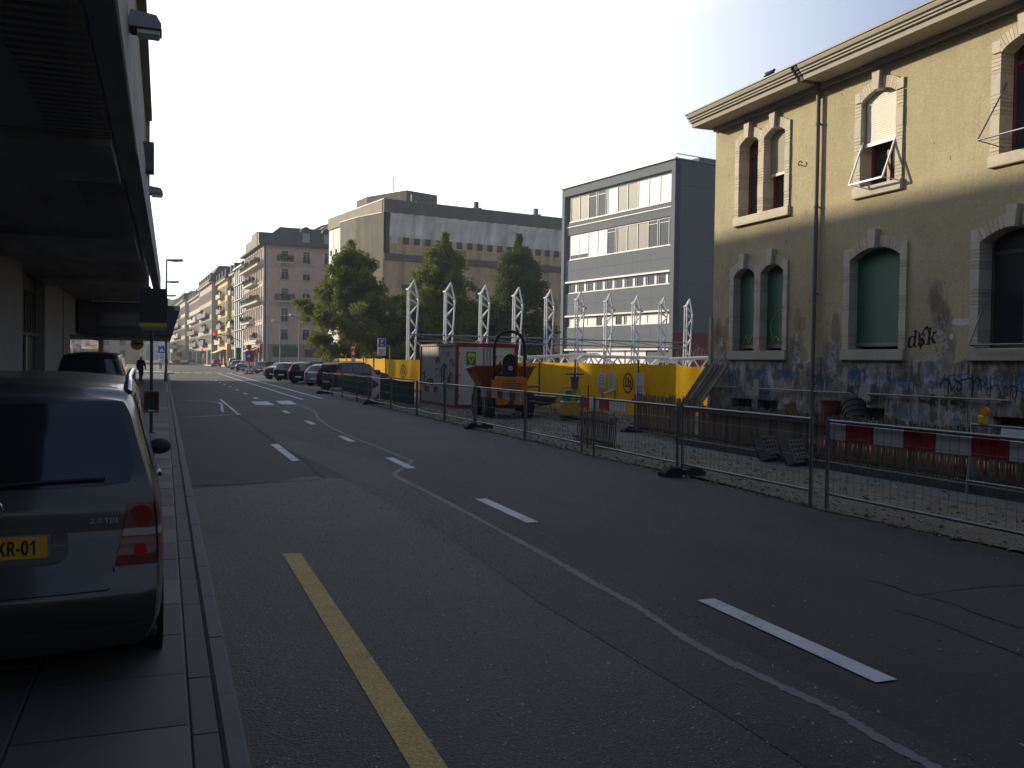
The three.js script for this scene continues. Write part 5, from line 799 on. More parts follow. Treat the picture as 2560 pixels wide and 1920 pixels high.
// ---------- yellow tarpaulin hoarding
const M_tarp = mat(0.86, 0.50, 0.008, { rough: 1, map: tPlaster, bump: tBlotch, bs: 0.02, phys: { transmission: 0.3, thickness: 0, specularIntensity: 0.3 } });
function hoarding(lbl, pts, h, seed, step = 2.6) {
  const g = thing('tarpaulin_hoarding', lbl, 'hoarding', 0, 0, 0, 0, 'yellow hoardings'), r = rnd(seed);
  for (let i = 0; i + 1 < pts.length; i++) {
    const [x0, z0] = pts[i], [x1, z1] = pts[i + 1], L = Math.hypot(x1 - x0, z1 - z0), n = Math.max(1, Math.round(L / step)), nx = (z1 - z0) / L, nz = -(x1 - x0) / L;
    for (let k = 0; k < n; k++) {
      const N = 14, Mv = 6, p = new THREE.PlaneGeometry(1, 1, N, Mv), q = p.attributes.position, s = r() * 99, sag = 0.03 + 0.05 * r();
      for (let v = 0; v < q.count; v++) { const a = q.getX(v) + 0.5, b = q.getY(v) + 0.5, t = (k + 0.004 + a * 0.992) / n, w = 0.07 * (fbm(a * 3 + s, b * 2, 1e6, 3, 3) - 0.5) * Math.sin(Math.PI * a) + 0.02 * Math.sin(a * 20 + s) * b; q.setXYZ(v, mix(x0, x1, t) + nx * w, b * (h - sag * Math.sin(Math.PI * a)) + 0.02, mix(z0, z1, t) + nz * w); }
      p.computeVertexNormals(); mesh('tarpaulin_panel', p, M_tarp, g);
      mesh('post', bar([mix(x0, x1, k / n) - nx * 0.06, 0, mix(z0, z1, k / n) - nz * 0.06], [mix(x0, x1, k / n) - nx * 0.06, h + 0.05 + 0.1 * r(), mix(z0, z1, k / n) - nz * 0.06], 0.03), M.woodDark, g);
    }
  }
  return g;
}
const H1 = hoarding('sunlit yellow tarpaulin hoarding beside the parked cars', [[12.6, -77.3], [12.9, -56.5]], 1.86, 11, 2.9);
const H2 = hoarding('yellow tarpaulin hoarding running behind the container', [[12.95, -56.4], [14.6, -53.6], [14.4, -45], [13.55, -36.2]], 1.80, 12, 2.5);
const H3 = hoarding('yellow tarpaulin hoarding with notices beside the trench roller', [[13.55, -36.1], [14.05, -30.5], [14.42, -26.4], [14.75, -24.7]], 1.76, 13, 3.2);
hoarding('short sunlit yellow hoarding behind the red posts at the house corner', [[15.2, -30.5], [17.4, -25.6]], 1.70, 14, 2.6);
{ // logo and notices on the hoarding by the roller
  const a = Math.atan2(14.42 - 14.05, 26.4 - 30.5 + 0) , dir = V(14.42 - 14.05, 0, 4.1).normalize(), ry = Math.atan2(-1, 0);
  const onH = (t, off) => V(mix(14.05, 14.42, t) - 0.075 - off, 0, mix(-30.5, -26.4, t));
  const face = -Math.PI / 2 + Math.atan2(0.37, 4.1);
  const put = (name, lbl, cat, t, y) => { const q = onH(t, 0); return thing(name, lbl, cat, q.x, y, q.z, face); };
  const oval = (rx, ry2, w) => { const s = new THREE.Shape(); s.absellipse(0, 0, rx, ry2, 0, Math.PI * 2); const h = new THREE.Path(); h.absellipse(0, 0, rx - w, ry2 - w, 0, Math.PI * 2); s.holes.push(h); return new THREE.ExtrudeGeometry(s, { depth: 0.006, bevelEnabled: false, curveSegments: 28 }); };
  const lg = put('oval_logo', 'black oval company mark printed on the yellow hoarding', 'logo', 0.86, 1.11);
  mesh('mark', [oval(0.30, 0.34, 0.055), box2(-0.16, -0.09, -0.14, 0.20, 0, 0.006), box2(-0.02, 0.05, -0.14, 0.20, 0, 0.006), box2(0.12, 0.19, -0.20, 0.12, 0, 0.006), box2(-0.09, 0.12, -0.14, -0.08, 0, 0.0055), box2(0.05, 0.12, 0.02, 0.07, 0, 0.0055), prismZ([[-0.12, 0.29], [0, 0.36], [0.12, 0.29]], 0.006, 0), prismZ([[-0.14, -0.27], [0, -0.36], [0.14, -0.27]], 0.006, 0)], mat(0.035, 0.022, 0.008, { rough: 0.7 }), lg);
  const sheetTex = (kind) => canvasTex(128, 256, (c, w, h) => { c.fillStyle = '#c9cac8'; c.fillRect(0, 0, w, h); c.fillStyle = '#44505e'; if (kind === 0) { for (const [x, y] of [[64, 40], [34, 84], [94, 84], [34, 190], [94, 190]]) { c.beginPath(); c.arc(x, y, 15, 0, 7); c.fill(); } c.fillStyle = '#777'; for (let i = 0; i < 5; i++) c.fillRect(24, 116 + i * 11, 80, 4); } else if (kind === 1) { for (let i = 0; i < 14; i++) c.fillRect(18, 20 + i * 12, 60 + (i * 37) % 34, 3); c.fillStyle = '#3b3b3b'; c.fillRect(30, 196, 60, 8); } else { c.fillStyle = '#66686a'; for (let i = 0; i < 3; i++) c.fillRect(24, 118 + i * 20, 80, 9); c.fillRect(14, 14, 100, 2); } });
  const note = (lbl, t, y, w, h, k) => { const n = put('notice_sheet', lbl, 'notice', t, y); const p = prep(new THREE.PlaneGeometry(w, h).translate(0, 0, 0.012)); mesh('print', p, mat(0.82, 0.82, 0.82, { map: sheetTex(k), rough: 0.6 }), n, true); mesh('backing', box(w, h, 0.008, 0, 0, 0.006), M.white, n); return n; };
  note('notice sheet with five round symbols on the yellow hoarding', 0.46, 1.16, 0.42, 0.50, 0); note('white text notice beside the sheet with round symbols', 0.62, 1.14, 0.40, 0.66, 1); note('tall grey notice sheet to the right of the oval mark', 1.03, 1.0, 0.50, 0.92, 2);
  const pk = put('notice_sheet', 'small pink sheet below the notice with round symbols', 'notice', 0.46, 0.80); mesh('print', box(0.40, 0.2, 0.008, 0, 0, 0.006), mat(0.5, 0.22, 0.22), pk);
}
for (const [px, D, lb] of [[1580, 0, 'nearer the road'], [0, 0, '']].slice(0, 1)) { }
{ // logos on the sunlit far part
  for (const [t, H, p0, p1, lb] of [[0.80, 0, [12.6, -77.3], [12.9, -56.5], 'dark oval mark on the sunlit hoarding beside the parked cars'], [0.5, 0, [12.95, -56.4], [14.6, -53.6], 'dark oval mark on the hoarding left of the container']]) {
    const x = mix(p0[0], p1[0], t), z = mix(p0[1], p1[1], t), L = Math.hypot(p1[0] - p0[0], p1[1] - p0[1]), nx = -(p1[1] - p0[1]) / L, nz = (p1[0] - p0[0]) / L, s = (nx < 0 || nz > 0) ? 1 : -1;
    const sx = nx > 0 ? -nx : nx, sz = nx > 0 ? -nz : nz, g = thing('oval_logo', lb, 'logo', x + sx * 0.09, 1.08, z + sz * 0.09, Math.atan2(sx, sz));
    const e = new THREE.Shape(); e.absellipse(0, 0, 0.26, 0.38, 0, Math.PI * 2); const h = new THREE.Path(); h.absellipse(0, 0, 0.20, 0.32, 0, Math.PI * 2); e.holes.push(h);
    mesh('mark', [new THREE.ExtrudeGeometry(e, { depth: 0.006, bevelEnabled: false }), box2(-0.13, -0.07, -0.16, 0.2, 0, 0.006), box2(-0.01, 0.04, -0.16, 0.2, 0, 0.006), box2(0.08, 0.14, -0.2, 0.12, 0, 0.006), ball(0.06, 0, 0.4, 0, 1, 1, 0.1), ball(0.06, 0, -0.4, 0, 1, 1, 0.1)], mat(0.06, 0.035, 0.008), g);
  }
}
for (const [x, z, lb] of [[14.88, -25.9, 'red post with white bands at the end of the hoarding, nearer the road'], [15.12, -25.7, 'red post with white bands at the end of the hoarding, nearer the house']]) {
  const g = thing('marker_post', lb, 'post', x, 0, z, 0, 'red and white posts'); mesh('post_body', bar([0, 0, 0], [0, 1.78, 0], 0.06, 0.06, 12), M.red, g); for (const y of [1.15, 0.86, 1.36]) mesh('white_band', cyl(0.062, 0.062, 0.12, 0, y, 0), M.white, g);
}
// ---------- green screens and beacon
{
  const Mg = mat(0.008, 0.05, 0.03, { rough: 1, map: tBlotch, phys: { specularIntensity: 0.2 } });
  for (let k = 0; k < 5; k++) { const z = -33.5 - k * 3.1, g = thing('green_screen', 'dark green screen panel standing behind the road fence', 'screen', 8.75 + (k > 3 ? 0.2 : 0), 0, z, 0, 'green screens'); mesh('sheet', box2(-0.015, 0.015, 0.08, 0.96, 0, -3.0), Mg, g); mesh('post', [bar([0.0, 0, 0.03], [0, 1.05, 0.03], 0.02), bar([0, 0, -3.03], [0, 1.05, -3.03], 0.02), bar([0, 1.03, 0.03], [0, 1.03, -3.03], 0.018)], M.woodDark, g); }
  const g = thing('beacon_board', 'red and white arrow beacon board standing at the fence', 'beacon', 7.86, 0.09, -36.0, 0.12);
  mesh('panel', cbox(0.34, 1.2, 0.05, 0.01, 0, 0.68, 0), M.white, g);
  mesh('red_arrow', [prismZ([[-0.168, 0.50], [-0.168, 0.92], [0.13, 0.70]], 0.004, 0.0255), prismZ([[-0.168, 1.278], [0.168, 1.278], [0.168, 1.10], [0.05, 1.06]], 0.004, 0.0255), prismZ([[-0.14, 0.10], [0.12, 0.12], [0.14, 0.36]], 0.004, 0.0255)], M.red, g);
  mesh('stand', [bar([0, 0, 0], [0, 0.2, 0], 0.03), box2(-0.3, 0.3, -0.08, 0.02, -0.15, 0.15)], M.rubber, g);
}
// ---------- container
{
  const g = thing('site_container', 'grey and white site container with dark red frame, graffiti and green badge', 'container', 10.04, 0, -32.39);
  const W = 2.45, L = 5.1, Hc = 2.43, rd = mat(0.20, 0.018, 0.018, { rough: 0.5, map: tFine }), gr = mat(0.40, 0.41, 0.40, { rough: 0.6, map: tBlotch });
  mesh('frame', [box2(0, 0.11, 0, Hc, 0, -0.11), box2(W - 0.11, W, 0, Hc, 0, -0.11), box2(0, 0.11, 0, Hc, -L + 0.11, -L), box2(W - 0.11, W, 0, Hc, -L + 0.11, -L), box2(0.11, W - 0.11, Hc - 0.14, Hc - 0.004, -0.003, -0.1), box2(0.11, W - 0.11, 0.003, 0.13, -0.003, -0.1), box2(0.003, 0.1, Hc - 0.09, Hc - 0.003, -0.11, -L + 0.11), box2(0.003, 0.1, 0.003, 0.12, -0.11, -L + 0.11)], rd, g);
  // corrugated side with tags
  const n = 60, pts = []; for (let i = 0; i <= n; i++) { const z = mix(-0.11, -L + 0.11, i / n), k = i % 4; pts.push([k < 2 ? 0.035 : 0.06, z]); }
  const side = []; for (let i = 0; i < n; i++) { const [a, z] = pts[i], [b, w] = pts[i + 1]; side.push(a, 0.12, z, b, 0.12, w, b, Hc - 0.09, w, a, 0.12, z, b, Hc - 0.09, w, a, Hc - 0.09, z); }
  const sg = new THREE.BufferGeometry(); sg.setAttribute('position', new THREE.BufferAttribute(new Float32Array(side), 3)); sg.computeVertexNormals(); const su = []; for (let i = 0; i < side.length; i += 3) su.push((side[i + 2] + L) / L, side[i + 1] / Hc); sg.setAttribute('uv', new THREE.BufferAttribute(new Float32Array(su), 2));
  const gt = canvasTex(1024, 512, (c, w, h) => { const r = rnd(71); c.fillStyle = 'rgb(176,178,174)'; c.fillRect(0, 0, w, h); for (let i = 0; i < 300; i++) { c.fillStyle = `rgba(${110 + 50 * r()},${108 + 50 * r()},${100 + 40 * r()},0.14)`; c.fillRect(r() * w, r() * h, 2 + 8 * r(), 20 + 120 * r()); } const k = 'rgb(24,24,26)'; scrawl(c, r, 70, 250, 130, 150, k, 13, 4); scrawl(c, r, 230, 300, 160, 90, k, 16, 6); scrawl(c, r, 420, 110, 150, 60, k, 10, 8); scrawl(c, r, 560, 180, 170, 160, k, 12, 7); scrawl(c, r, 760, 220, 150, 150, k, 13, 6); scrawl(c, r, 620, 70, 200, 40, 'rgba(60,60,60,0.7)', 7, 9); scrawl(c, r, 820, 130, 140, 60, k, 9, 5); c.strokeStyle = k; c.lineWidth = 12; for (const [x, y, q] of [[96, 300, 60], [480, 240, 34], [700, 330, 52], [860, 300, 60]]) { c.beginPath(); c.ellipse(x, y, q * 0.5, q, 0.2, 1, 5.4); c.stroke(); } });
  mesh('side_wall', sg, mat(0.80, 0.80, 0.80, { map: gt, rough: 0.6 }), g, true);
  mesh('roof', box2(0.05, W - 0.05, Hc - 0.06, Hc - 0.03, -0.1, -L + 0.05), gr, g); mesh('back_wall', [box2(0.1, W - 0.1, 0.1, Hc - 0.1, -L + 0.05, -L + 0.08), box2(W - 0.08, W - 0.04, 0.1, Hc - 0.1, -0.1, -L + 0.08), box2(0.1, W - 0.1, 0.02, 0.06, -0.1, -L + 0.08)], gr, g);
  for (const [a, b] of [[0.12, W / 2 - 0.02], [W / 2 + 0.02, W - 0.12]]) { const d = mesh('door', [cbox(b - a, Hc - 0.29, 0.05, 0.008, (a + b) / 2, Hc / 2 - 0.005, -0.06), ...[0.35, 0.85, 1.35].map((y) => box2(a + 0.06, b - 0.06, y, y + 0.03, -0.036, -0.026))], mat(0.62, 0.63, 0.62, { rough: 0.55, map: tFine }), g); const inner = a < 1 ? b - 0.1 : a + 0.1; mesh('locking_bar', [bar([inner, 0.15, -0.01], [inner, Hc - 0.16, -0.01], 0.016), box2(inner - 0.04, inner + 0.04, 1.1, 1.16, -0.034, 0.01)], M.galv, d); mesh('hinge', [0.4, 1.2, 2.0].map((y) => box2((a < 1 ? a : b) - 0.05, (a < 1 ? a : b) + 0.05, y, y + 0.08, -0.034, 0.006)), M.galv, d); }
  const bd = mesh('badge', box2(0.42, 0.78, 1.62, 2.12, -0.034, -0.02), mat(0.01, 0.16, 0.06, { rough: 0.5 }), g);
  mesh('badge_mark', [prismZ([[0.46, 2.06], [0.74, 2.06], [0.74, 1.92], [0.46, 1.92]], 0.004, -0.02), prismZ([[0.46, 1.9], [0.60, 1.66], [0.74, 1.9], [0.68, 1.9], [0.60, 1.74], [0.52, 1.9]], 0.004, -0.02)], mat(0.55, 0.55, 0.02), bd);
  mesh('door_mark', box2(1.65, 2.0, 1.93, 2.0, -0.034, -0.03), mat(0.6, 0.42, 0.32), g);
}
// ---------- dumper
{
  const g = thing('site_dumper', 'orange site dumper seen from behind with black roll bar and skip', 'dumper', 9.98, 0, -26.4, -10 * deg), O = mat(0.70, 0.245, 0.012, { rough: 0.42, map: tFine }), O2 = mat(0.52, 0.17, 0.012, { rough: 0.6, map: tBlotch });
  mesh('engine_hood', [cbox(0.98, 0.42, 0.9, 0.04, 0, 1.08, -0.45), cbox(0.92, 0.45, 0.85, 0.03, 0, 0.66, -0.46)], O, g);
  mesh('grille', [0.93, 1.0, 1.07].map((y) => box2(-0.31, 0.31, y, y + 0.025, -0.01, 0.004)), M.dark, g); mesh('nameplate', [box2(-0.12, 0.12, 1.145, 1.185, 0.0, 0.006)], mat(0.05, 0.09, 0.02), g);
  const font = await new FontLoader().loadAsync('fonts/droid/droid_sans_bold.typeface.json');
  mesh('lettering', new TextGeometry('DEGEDA', { font, size: 0.026, depth: 0.002, curveSegments: 3 }).translate(-0.075, 1.152, 0.006), mat(0.5, 0.6, 0.1), g);
  mesh('light_bar', [box2(-0.34, 0.34, 0.60, 0.72, -0.033, -0.022)], M.dark, g); mesh('number_plate', box2(-0.16, 0.16, 0.62, 0.69, -0.022, -0.014), mat(0.45, 0.45, 0.43), g); mesh('tow_hitch', [box2(-0.08, 0.08, 0.40, 0.54, -0.1, 0.06), cyl(0.03, 0.03, 0.2, 0, 0.5, 0.02)], M.dark, g);
  mesh('chassis', [box2(-0.42, 0.42, 0.36, 0.5, -0.2, -1.9), box2(-0.30, 0.30, 0.3, 0.7, -1.0, -2.6), box2(-0.44, 0.44, 0.44, 0.66, -0.9, -1.25)], M.dark, g);
  // roll bar
  const rp = [[-0.50, 1.2, -0.38], [-0.48, 1.75, -0.38], [-0.47, 2.25, -0.40], [-0.36, 2.55, -0.40], [-0.15, 2.68, -0.40], [0.15, 2.68, -0.40], [0.36, 2.55, -0.40], [0.47, 2.25, -0.40], [0.48, 1.75, -0.38], [0.50, 1.2, -0.38]];
  mesh('roll_bar', [tube(rp, 0.05, 60, 10), ...[-1, 1].map((s) => box2(s * 0.48 - 0.055, s * 0.48 + 0.055, 1.82, 1.95, -0.44, -0.32))], mat(0.014, 0.018, 0.02, { rough: 0.5 }), g);
  mesh('seat', [cbox(0.44, 0.56, 0.14, 0.06, 0, 1.60, -0.42), cbox(0.46, 0.14, 0.46, 0.05, 0, 1.36, -0.66), cyl(0.20, 0.22, 0.13, 0, 1.80, -0.42, Math.PI / 2, 0, 0, 20)], M.black, g);
  { const d = mesh('speed_disc', cyl(0.085, 0.085, 0.01, 0.02, 1.56, -0.342, Math.PI / 2, 0, 0, 24), M.white, g); mesh('disc_ring', new THREE.TorusGeometry(0.075, 0.012, 6, 24).translate(0.02, 1.56, -0.335), M.red, d); mesh('disc_number', [box2(-0.01, 0.05, 1.53, 1.59, -0.337, -0.333)], mat(0.15, 0.15, 0.15), d); }
  mesh('steering_wheel', [new THREE.TorusGeometry(0.19, 0.018, 8, 24).rotateX(1.1).translate(0, 1.72, -1.05), bar([0, 1.2, -1.25], [0, 1.7, -1.06], 0.025)], M.black, g);
  mesh('control_lever', [bar([0.34, 1.25, -0.75], [0.34, 1.62, -0.72], 0.02), ball(0.04, 0.34, 1.64, -0.72)], O2, g);
  // skip: tapered open tub ahead of the driver
  const sk = (() => { const B = [[-0.62, 0.78, -1.55], [0.62, 0.78, -1.55], [0.66, 0.78, -2.3], [-0.66, 0.78, -2.3]], T = [[-0.98, 1.62, -1.15], [0.98, 1.62, -1.15], [1.02, 1.50, -2.85], [-1.02, 1.50, -2.85]], p = []; const q = (a, b, c, d) => p.push(...a, ...b, ...c, ...a, ...c, ...d); for (let i = 0; i < 4; i++) { const j = (i + 1) % 4; q(B[i], B[j], T[j], T[i]); } q(...B); const I = (P, k, dy) => P.map(([x, y, z]) => [x * k, y + dy, -2 + (z + 2) * k]); const Bi = I(B, 0.93, 0.04), Ti = I(T, 0.955, 0); for (let i = 0; i < 4; i++) { const j = (i + 1) % 4; q(Bi[j], Bi[i], Ti[i], Ti[j]); q(T[i], T[j], Ti[j], Ti[i]); } q(Bi[3], Bi[2], Bi[1], Bi[0]); const gg = new THREE.BufferGeometry(); gg.setAttribute('position', new THREE.BufferAttribute(new Float32Array(p), 3)); gg.computeVertexNormals(); return gg; })();
  mesh('skip', [sk, prismZ([[-0.45, 1.62], [0, 1.74], [0.45, 1.62]], 0.05, -1.19), box2(-1.0, 1.0, 1.585, 1.63, -1.165, -1.12), bar([-1.0, 1.6, -1.15], [-1.03, 1.5, -2.85], 0.03), bar([1.0, 1.6, -1.15], [1.03, 1.5, -2.85], 0.03)], O2, g);
  for (const [x, z, r, w] of [[-0.62, -0.55, 0.42, 0.30], [0.62, -0.55, 0.42, 0.30], [-0.72, -2.05, 0.46, 0.34], [0.72, -2.05, 0.46, 0.34]]) {
    const prof = [[r * 0.55, -w / 2], [r * 0.9, -w / 2], [r, -w / 2 + 0.06], [r, w / 2 - 0.06], [r * 0.9, w / 2], [r * 0.55, w / 2]].map((p) => new THREE.Vector2(...p));
    const t = mesh('wheel', [new THREE.LatheGeometry(prof, 26).rotateZ(Math.PI / 2).translate(x, r, z), ...Array.from({ length: 18 }, (_, i) => { const a = i / 18 * 6.2832; return box(w * 0.48, 0.03, 0.06, x + (i % 2 ? 1 : -1) * w * 0.22, r + Math.cos(a) * r * 1.01, z + Math.sin(a) * r * 1.01, a, 0, 0); })], M.rubber, g);
    mesh('rim', cyl(r * 0.56, r * 0.56, w * 0.8, x, r, z, 0, 0, Math.PI / 2, 20), O2, t);
  }
  mesh('exhaust_pipe', [bar([0.46, 0.98, -0.3], [0.95, 1.02, -0.25], 0.035, 0.035, 10)], M.steel, g);
}
// ---------- trench roller, barrow, rubble
{
  const g = thing('trench_roller', 'yellow and turquoise plate compactor with steering handle near the hoarding', 'compactor', 11.75, 0.01, -25.9, -0.35), Y = mat(0.62, 0.47, 0.03, { rough: 0.5, map: tFine }), Tq = mat(0.03, 0.25, 0.21, { rough: 0.4 });
  mesh('base_plate', [prismX([[0.55, 0], [0.62, 0.12], [-0.62, 0.12], [-0.55, 0]], 0.62, -0.31)], M.dark, g);
  mesh('body', [cbox(0.60, 0.36, 0.80, 0.05, 0, 0.32, 0.05), cbox(0.64, 0.06, 0.9, 0.02, 0, 0.52, 0.02)], Y, g);
  mesh('engine_cover', [cbox(0.50, 0.22, 0.42, 0.06, 0, 0.66, -0.18), cbox(0.34, 0.14, 0.24, 0.04, 0, 0.82, -0.2)], Tq, g);
  mesh('handle_post', [beam([0.05, 0.52, 0.34], [0.08, 0.98, 0.42], 0.10, 0.10)], Y, g);
  mesh('console', [cbox(0.22, 0.34, 0.16, 0.03, 0.08, 1.12, 0.44), cbox(0.26, 0.1, 0.18, 0.02, 0.08, 1.28, 0.44)], mat(0.12, 0.13, 0.13), g);
  mesh('steering_handle', [new THREE.TorusGeometry(0.20, 0.02, 8, 24).rotateX(Math.PI / 2).scale(1.3, 1, 0.8).translate(0.08, 1.40, 0.46), bar([0.08, 1.28, 0.44], [0.08, 1.4, 0.46], 0.03)], M.black, g);
  mesh('protection_frame', tube([[-0.3, 0.5, -0.4], [-0.3, 0.85, -0.42], [-0.2, 0.95, -0.42], [0.2, 0.95, -0.42], [0.3, 0.85, -0.42], [0.3, 0.5, -0.4]], 0.022, 30, 7), Y, g);
  const b = thing('wheelbarrow', 'dark wheelbarrow standing to the left of the compactor', 'wheelbarrow', 11.75, 0.01, -28.1, 0.9);
  mesh('tray', prismX([[0.45, 0.62], [-0.45, 0.66], [-0.28, 0.36], [0.22, 0.34]], 0.6, -0.3), mat(0.05, 0.055, 0.06, { rough: 0.6 }), b); mesh('wheel', [new THREE.TorusGeometry(0.15, 0.05, 8, 20).rotateY(Math.PI / 2).translate(0, 0.2, -0.55), cyl(0.04, 0.04, 0.16, 0, 0.2, -0.55, 0, 0, Math.PI / 2)], M.rubber, b);
  mesh('handle', [-1, 1].map((s) => bar([s * 0.08, 0.2, -0.55], [s * 0.27, 0.56, 0.95], 0.018)), M.galv, b); mesh('leg', [-1, 1].map((s) => bar([s * 0.22, 0.38, 0.3], [s * 0.24, 0.0, 0.4], 0.018)), M.galv, b);
  const r = rnd(91), rub = []; for (let i = 0; i < 120; i++) { const a = new THREE.IcosahedronGeometry(0.03 + 0.09 * r() * r(), 0).scale(1 + r(), 0.7, 1 + r()).rotateY(r() * 6); rub.push(a.translate(mix(12.2, 14.1, r()), 0.04 + 0.05 * r(), mix(-29, -22.5, r()))); }
  const o = mesh('rubble', rub, mat(0.20, 0.185, 0.16, { rough: 0.95 })); o.userData = { kind: 'stuff', label: 'broken rubble scattered below the yellow hoarding', category: 'rubble' };
  const bm = thing('timber_beam', 'pale timber lying flat on the ground behind the dumper', 'beam', 11.2, 0.03, -27.8, 0.35); mesh('timber', box(1.5, 0.09, 0.14, 0, 0.05, 0), mat(0.42, 0.38, 0.32, { map: tWood }), bm);
  const st = thing('kerb_string_rail', 'thin grey guard rail on posts between dumper and paling', 'rail', 10.9, 0, -22.0); mesh('rail', bar([0, 0.93, 0], [1.9, 0.95, -3.0], 0.02), M.steel, st); for (const [x, z] of [[0, 0], [1.9, -3.0]]) mesh('post', bar([x, 0, z], [x, 0.97, z], 0.022), M.steel, st);
  const sp = thing('site_stake', 'thin red marking stake at the small paling section', 'stake', 8.1, 0.005, -17.0); mesh('stake', bar([0, 0, 0], [0, 1.3, 0], 0.014), M.red, sp);
}
// ---------- white lattice columns and tie rails
{
  const p0 = V(14.7, 0, -56.7), p1 = V(38.1, 0, -62.1), n = 10, ang = -Math.atan2(p1.z - p0.z, p1.x - p0.x);
  const c = thing('lattice_column', 'white lattice column with a bent tip, first one beside the big left tree', 'lattice column', p0.x, -0.36, p0.z, ang, 'row of white lattice columns'); c.scale.setScalar(1.21);
  const R = 0.042, r2 = 0.028, lx = -0.28, outer = (y) => mix(0.02, 0.32, y / 5.0);
  mesh('chord', bar([lx, 0, 0.13], [lx + 0.02, 5.45, 0.10], R), M.whiteSteel, c); mesh('chord', bar([lx, 0, -0.13], [lx + 0.02, 5.45, -0.10], R), M.whiteSteel, c); mesh('chord', bar([outer(0), 0, 0], [outer(5), 5.0, 0], R * 1.1), M.whiteSteel, c);
  let y = 0.35, s = 0; const ds = []; while (y < 4.75) { const y2 = Math.min(5.0, y + 0.62); for (const z of [0.12, -0.12]) ds.push(s % 2 ? bar([outer(y), y, 0], [lx, y2, z], r2, r2, 6) : bar([lx, y, z], [outer(y2), y2, 0], r2, r2, 6)); y = y2; s++; }
  mesh('bracing', ds, M.whiteSteel, c);
  const Lx = lx + 0.02, K = [0.32, 5.0, 0], A = [0.06, 5.95, 0]; mesh('tip', [bar([Lx, 5.45, 0.10], A, R), bar([Lx, 5.45, -0.10], A, R), bar(A, K, R), bar([Lx, 5.45, 0.1], K, R * 0.9), bar([Lx, 5.45, -0.1], K, R * 0.9), bar([Lx, 5.45, 0.12], [Lx, 5.45, -0.12], R)], M.whiteSteel, c);
  mesh('bracket', [box2(0.26, 0.46, 4.94, 5.02, -0.08, 0.08), box2(Lx - 0.08, Lx + 0.02, 5.42, 5.5, -0.16, 0.16)], M.galv, c); mesh('base_plate', box2(-0.45, 0.2, 0, 0.03, -0.25, 0.25), M.galv, c);
  const names = ['', 'second', 'third', 'fourth', 'fifth', 'sixth', 'seventh', 'eighth', 'ninth', 'tenth'];
  for (let i = 1; i < n; i++) { const q = p0.clone().lerp(p1, i / (n - 1)); copyOf(c, `white lattice column with a bent tip, ${names[i]} counted from the big left tree`, q.x, -0.36, q.z, ang); }
  for (let i = 0; i < n - 1; i++) {
    const a = p0.clone().lerp(p1, i / (n - 1)), L = p0.distanceTo(p1) / (n - 1) / 1.21, g = thing('tie_rail', `pale horizontal tie rails between the ${i ? names[i] : 'first'} and ${names[i + 1]} lattice columns from the big tree`, 'tie rail', a.x, -0.36, a.z, ang, 'tie rails between the lattice columns'); g.scale.setScalar(1.21);
    mesh('rail', bar([lx + 0.05, 3.12, 0.05], [L + lx - 0.05, 3.12, 0.05], 0.038), M.galv, g); mesh('rail', bar([0.1, 2.78, 0], [L + 0.05, 2.78, 0], 0.034), M.galv, g); mesh('rod', bar([lx, 3.1, 0.05], [L + 0.1, 2.8, 0], 0.018), M.galv, g); if (i === 0 || i === 1) mesh('rod', bar([i ? L - 0.3 : 0.1, i ? 3.0 : 2.78, 0], [i ? L - 1.2 : 0.9, 2.3, 0], 0.03), M.whiteSteel, g);
  }
  // girders lying behind the hoarding on stands
  for (let k = 0; k < 4; k++) {
    const x = 16.2 + k * 2.7, z = -37.5 + k * 1.6, g = thing('lying_girder', `white lattice girder lying behind the hoarding, ${['nearest the container', 'second from the container', 'third from the container', 'nearest the old building'][k]}`, 'girder', x, 0, z, -0.35 - 0.16 * k, 'girders lying behind the hoarding'), L = 5.5 - 0.5 * k; g.rotation.z = [0.035, -0.04, 0.02, -0.03][k]; g.position.y = -0.14;
    mesh('chord', [bar([-L / 2, 1.62, 0.3], [L / 2, 1.75, 0.3], 0.07), bar([-L / 2, 1.62, -0.3], [L / 2, 1.75, -0.3], 0.07), bar([-L / 2 + 0.5, 2.12, 0], [L / 2 - 0.8, 2.22, 0], 0.07), bar([-L / 2, 1.62, 0.3], [-L / 2 + 0.5, 2.12, 0], 0.06), bar([L / 2, 1.75, 0.3], [L / 2 - 0.8, 2.22, 0], 0.06)], M.whiteSteel, g);
    const b = []; for (let i = 0; i < 7; i++) { const u = -L / 2 + 0.5 + i * 0.62; b.push(bar([u, 1.66, i % 2 ? 0.3 : -0.3], [u + 0.31, 2.15, 0], 0.035), bar([u + 0.31, 2.15, 0], [u + 0.62, 1.68, i % 2 ? -0.3 : 0.3], 0.035)); } mesh('bracing', b, M.whiteSteel, g);
    mesh('stand', [-1.8, 1.8].map((u) => [beam([u, 1.55, -0.5], [u, 1.55, 0.5], 0.12, 0.12), bar([u, 0, -0.4], [u, 1.55, -0.4], 0.05), bar([u, 0, 0.4], [u, 1.55, 0.4], 0.05)]), M.woodDark, g);
  }
}
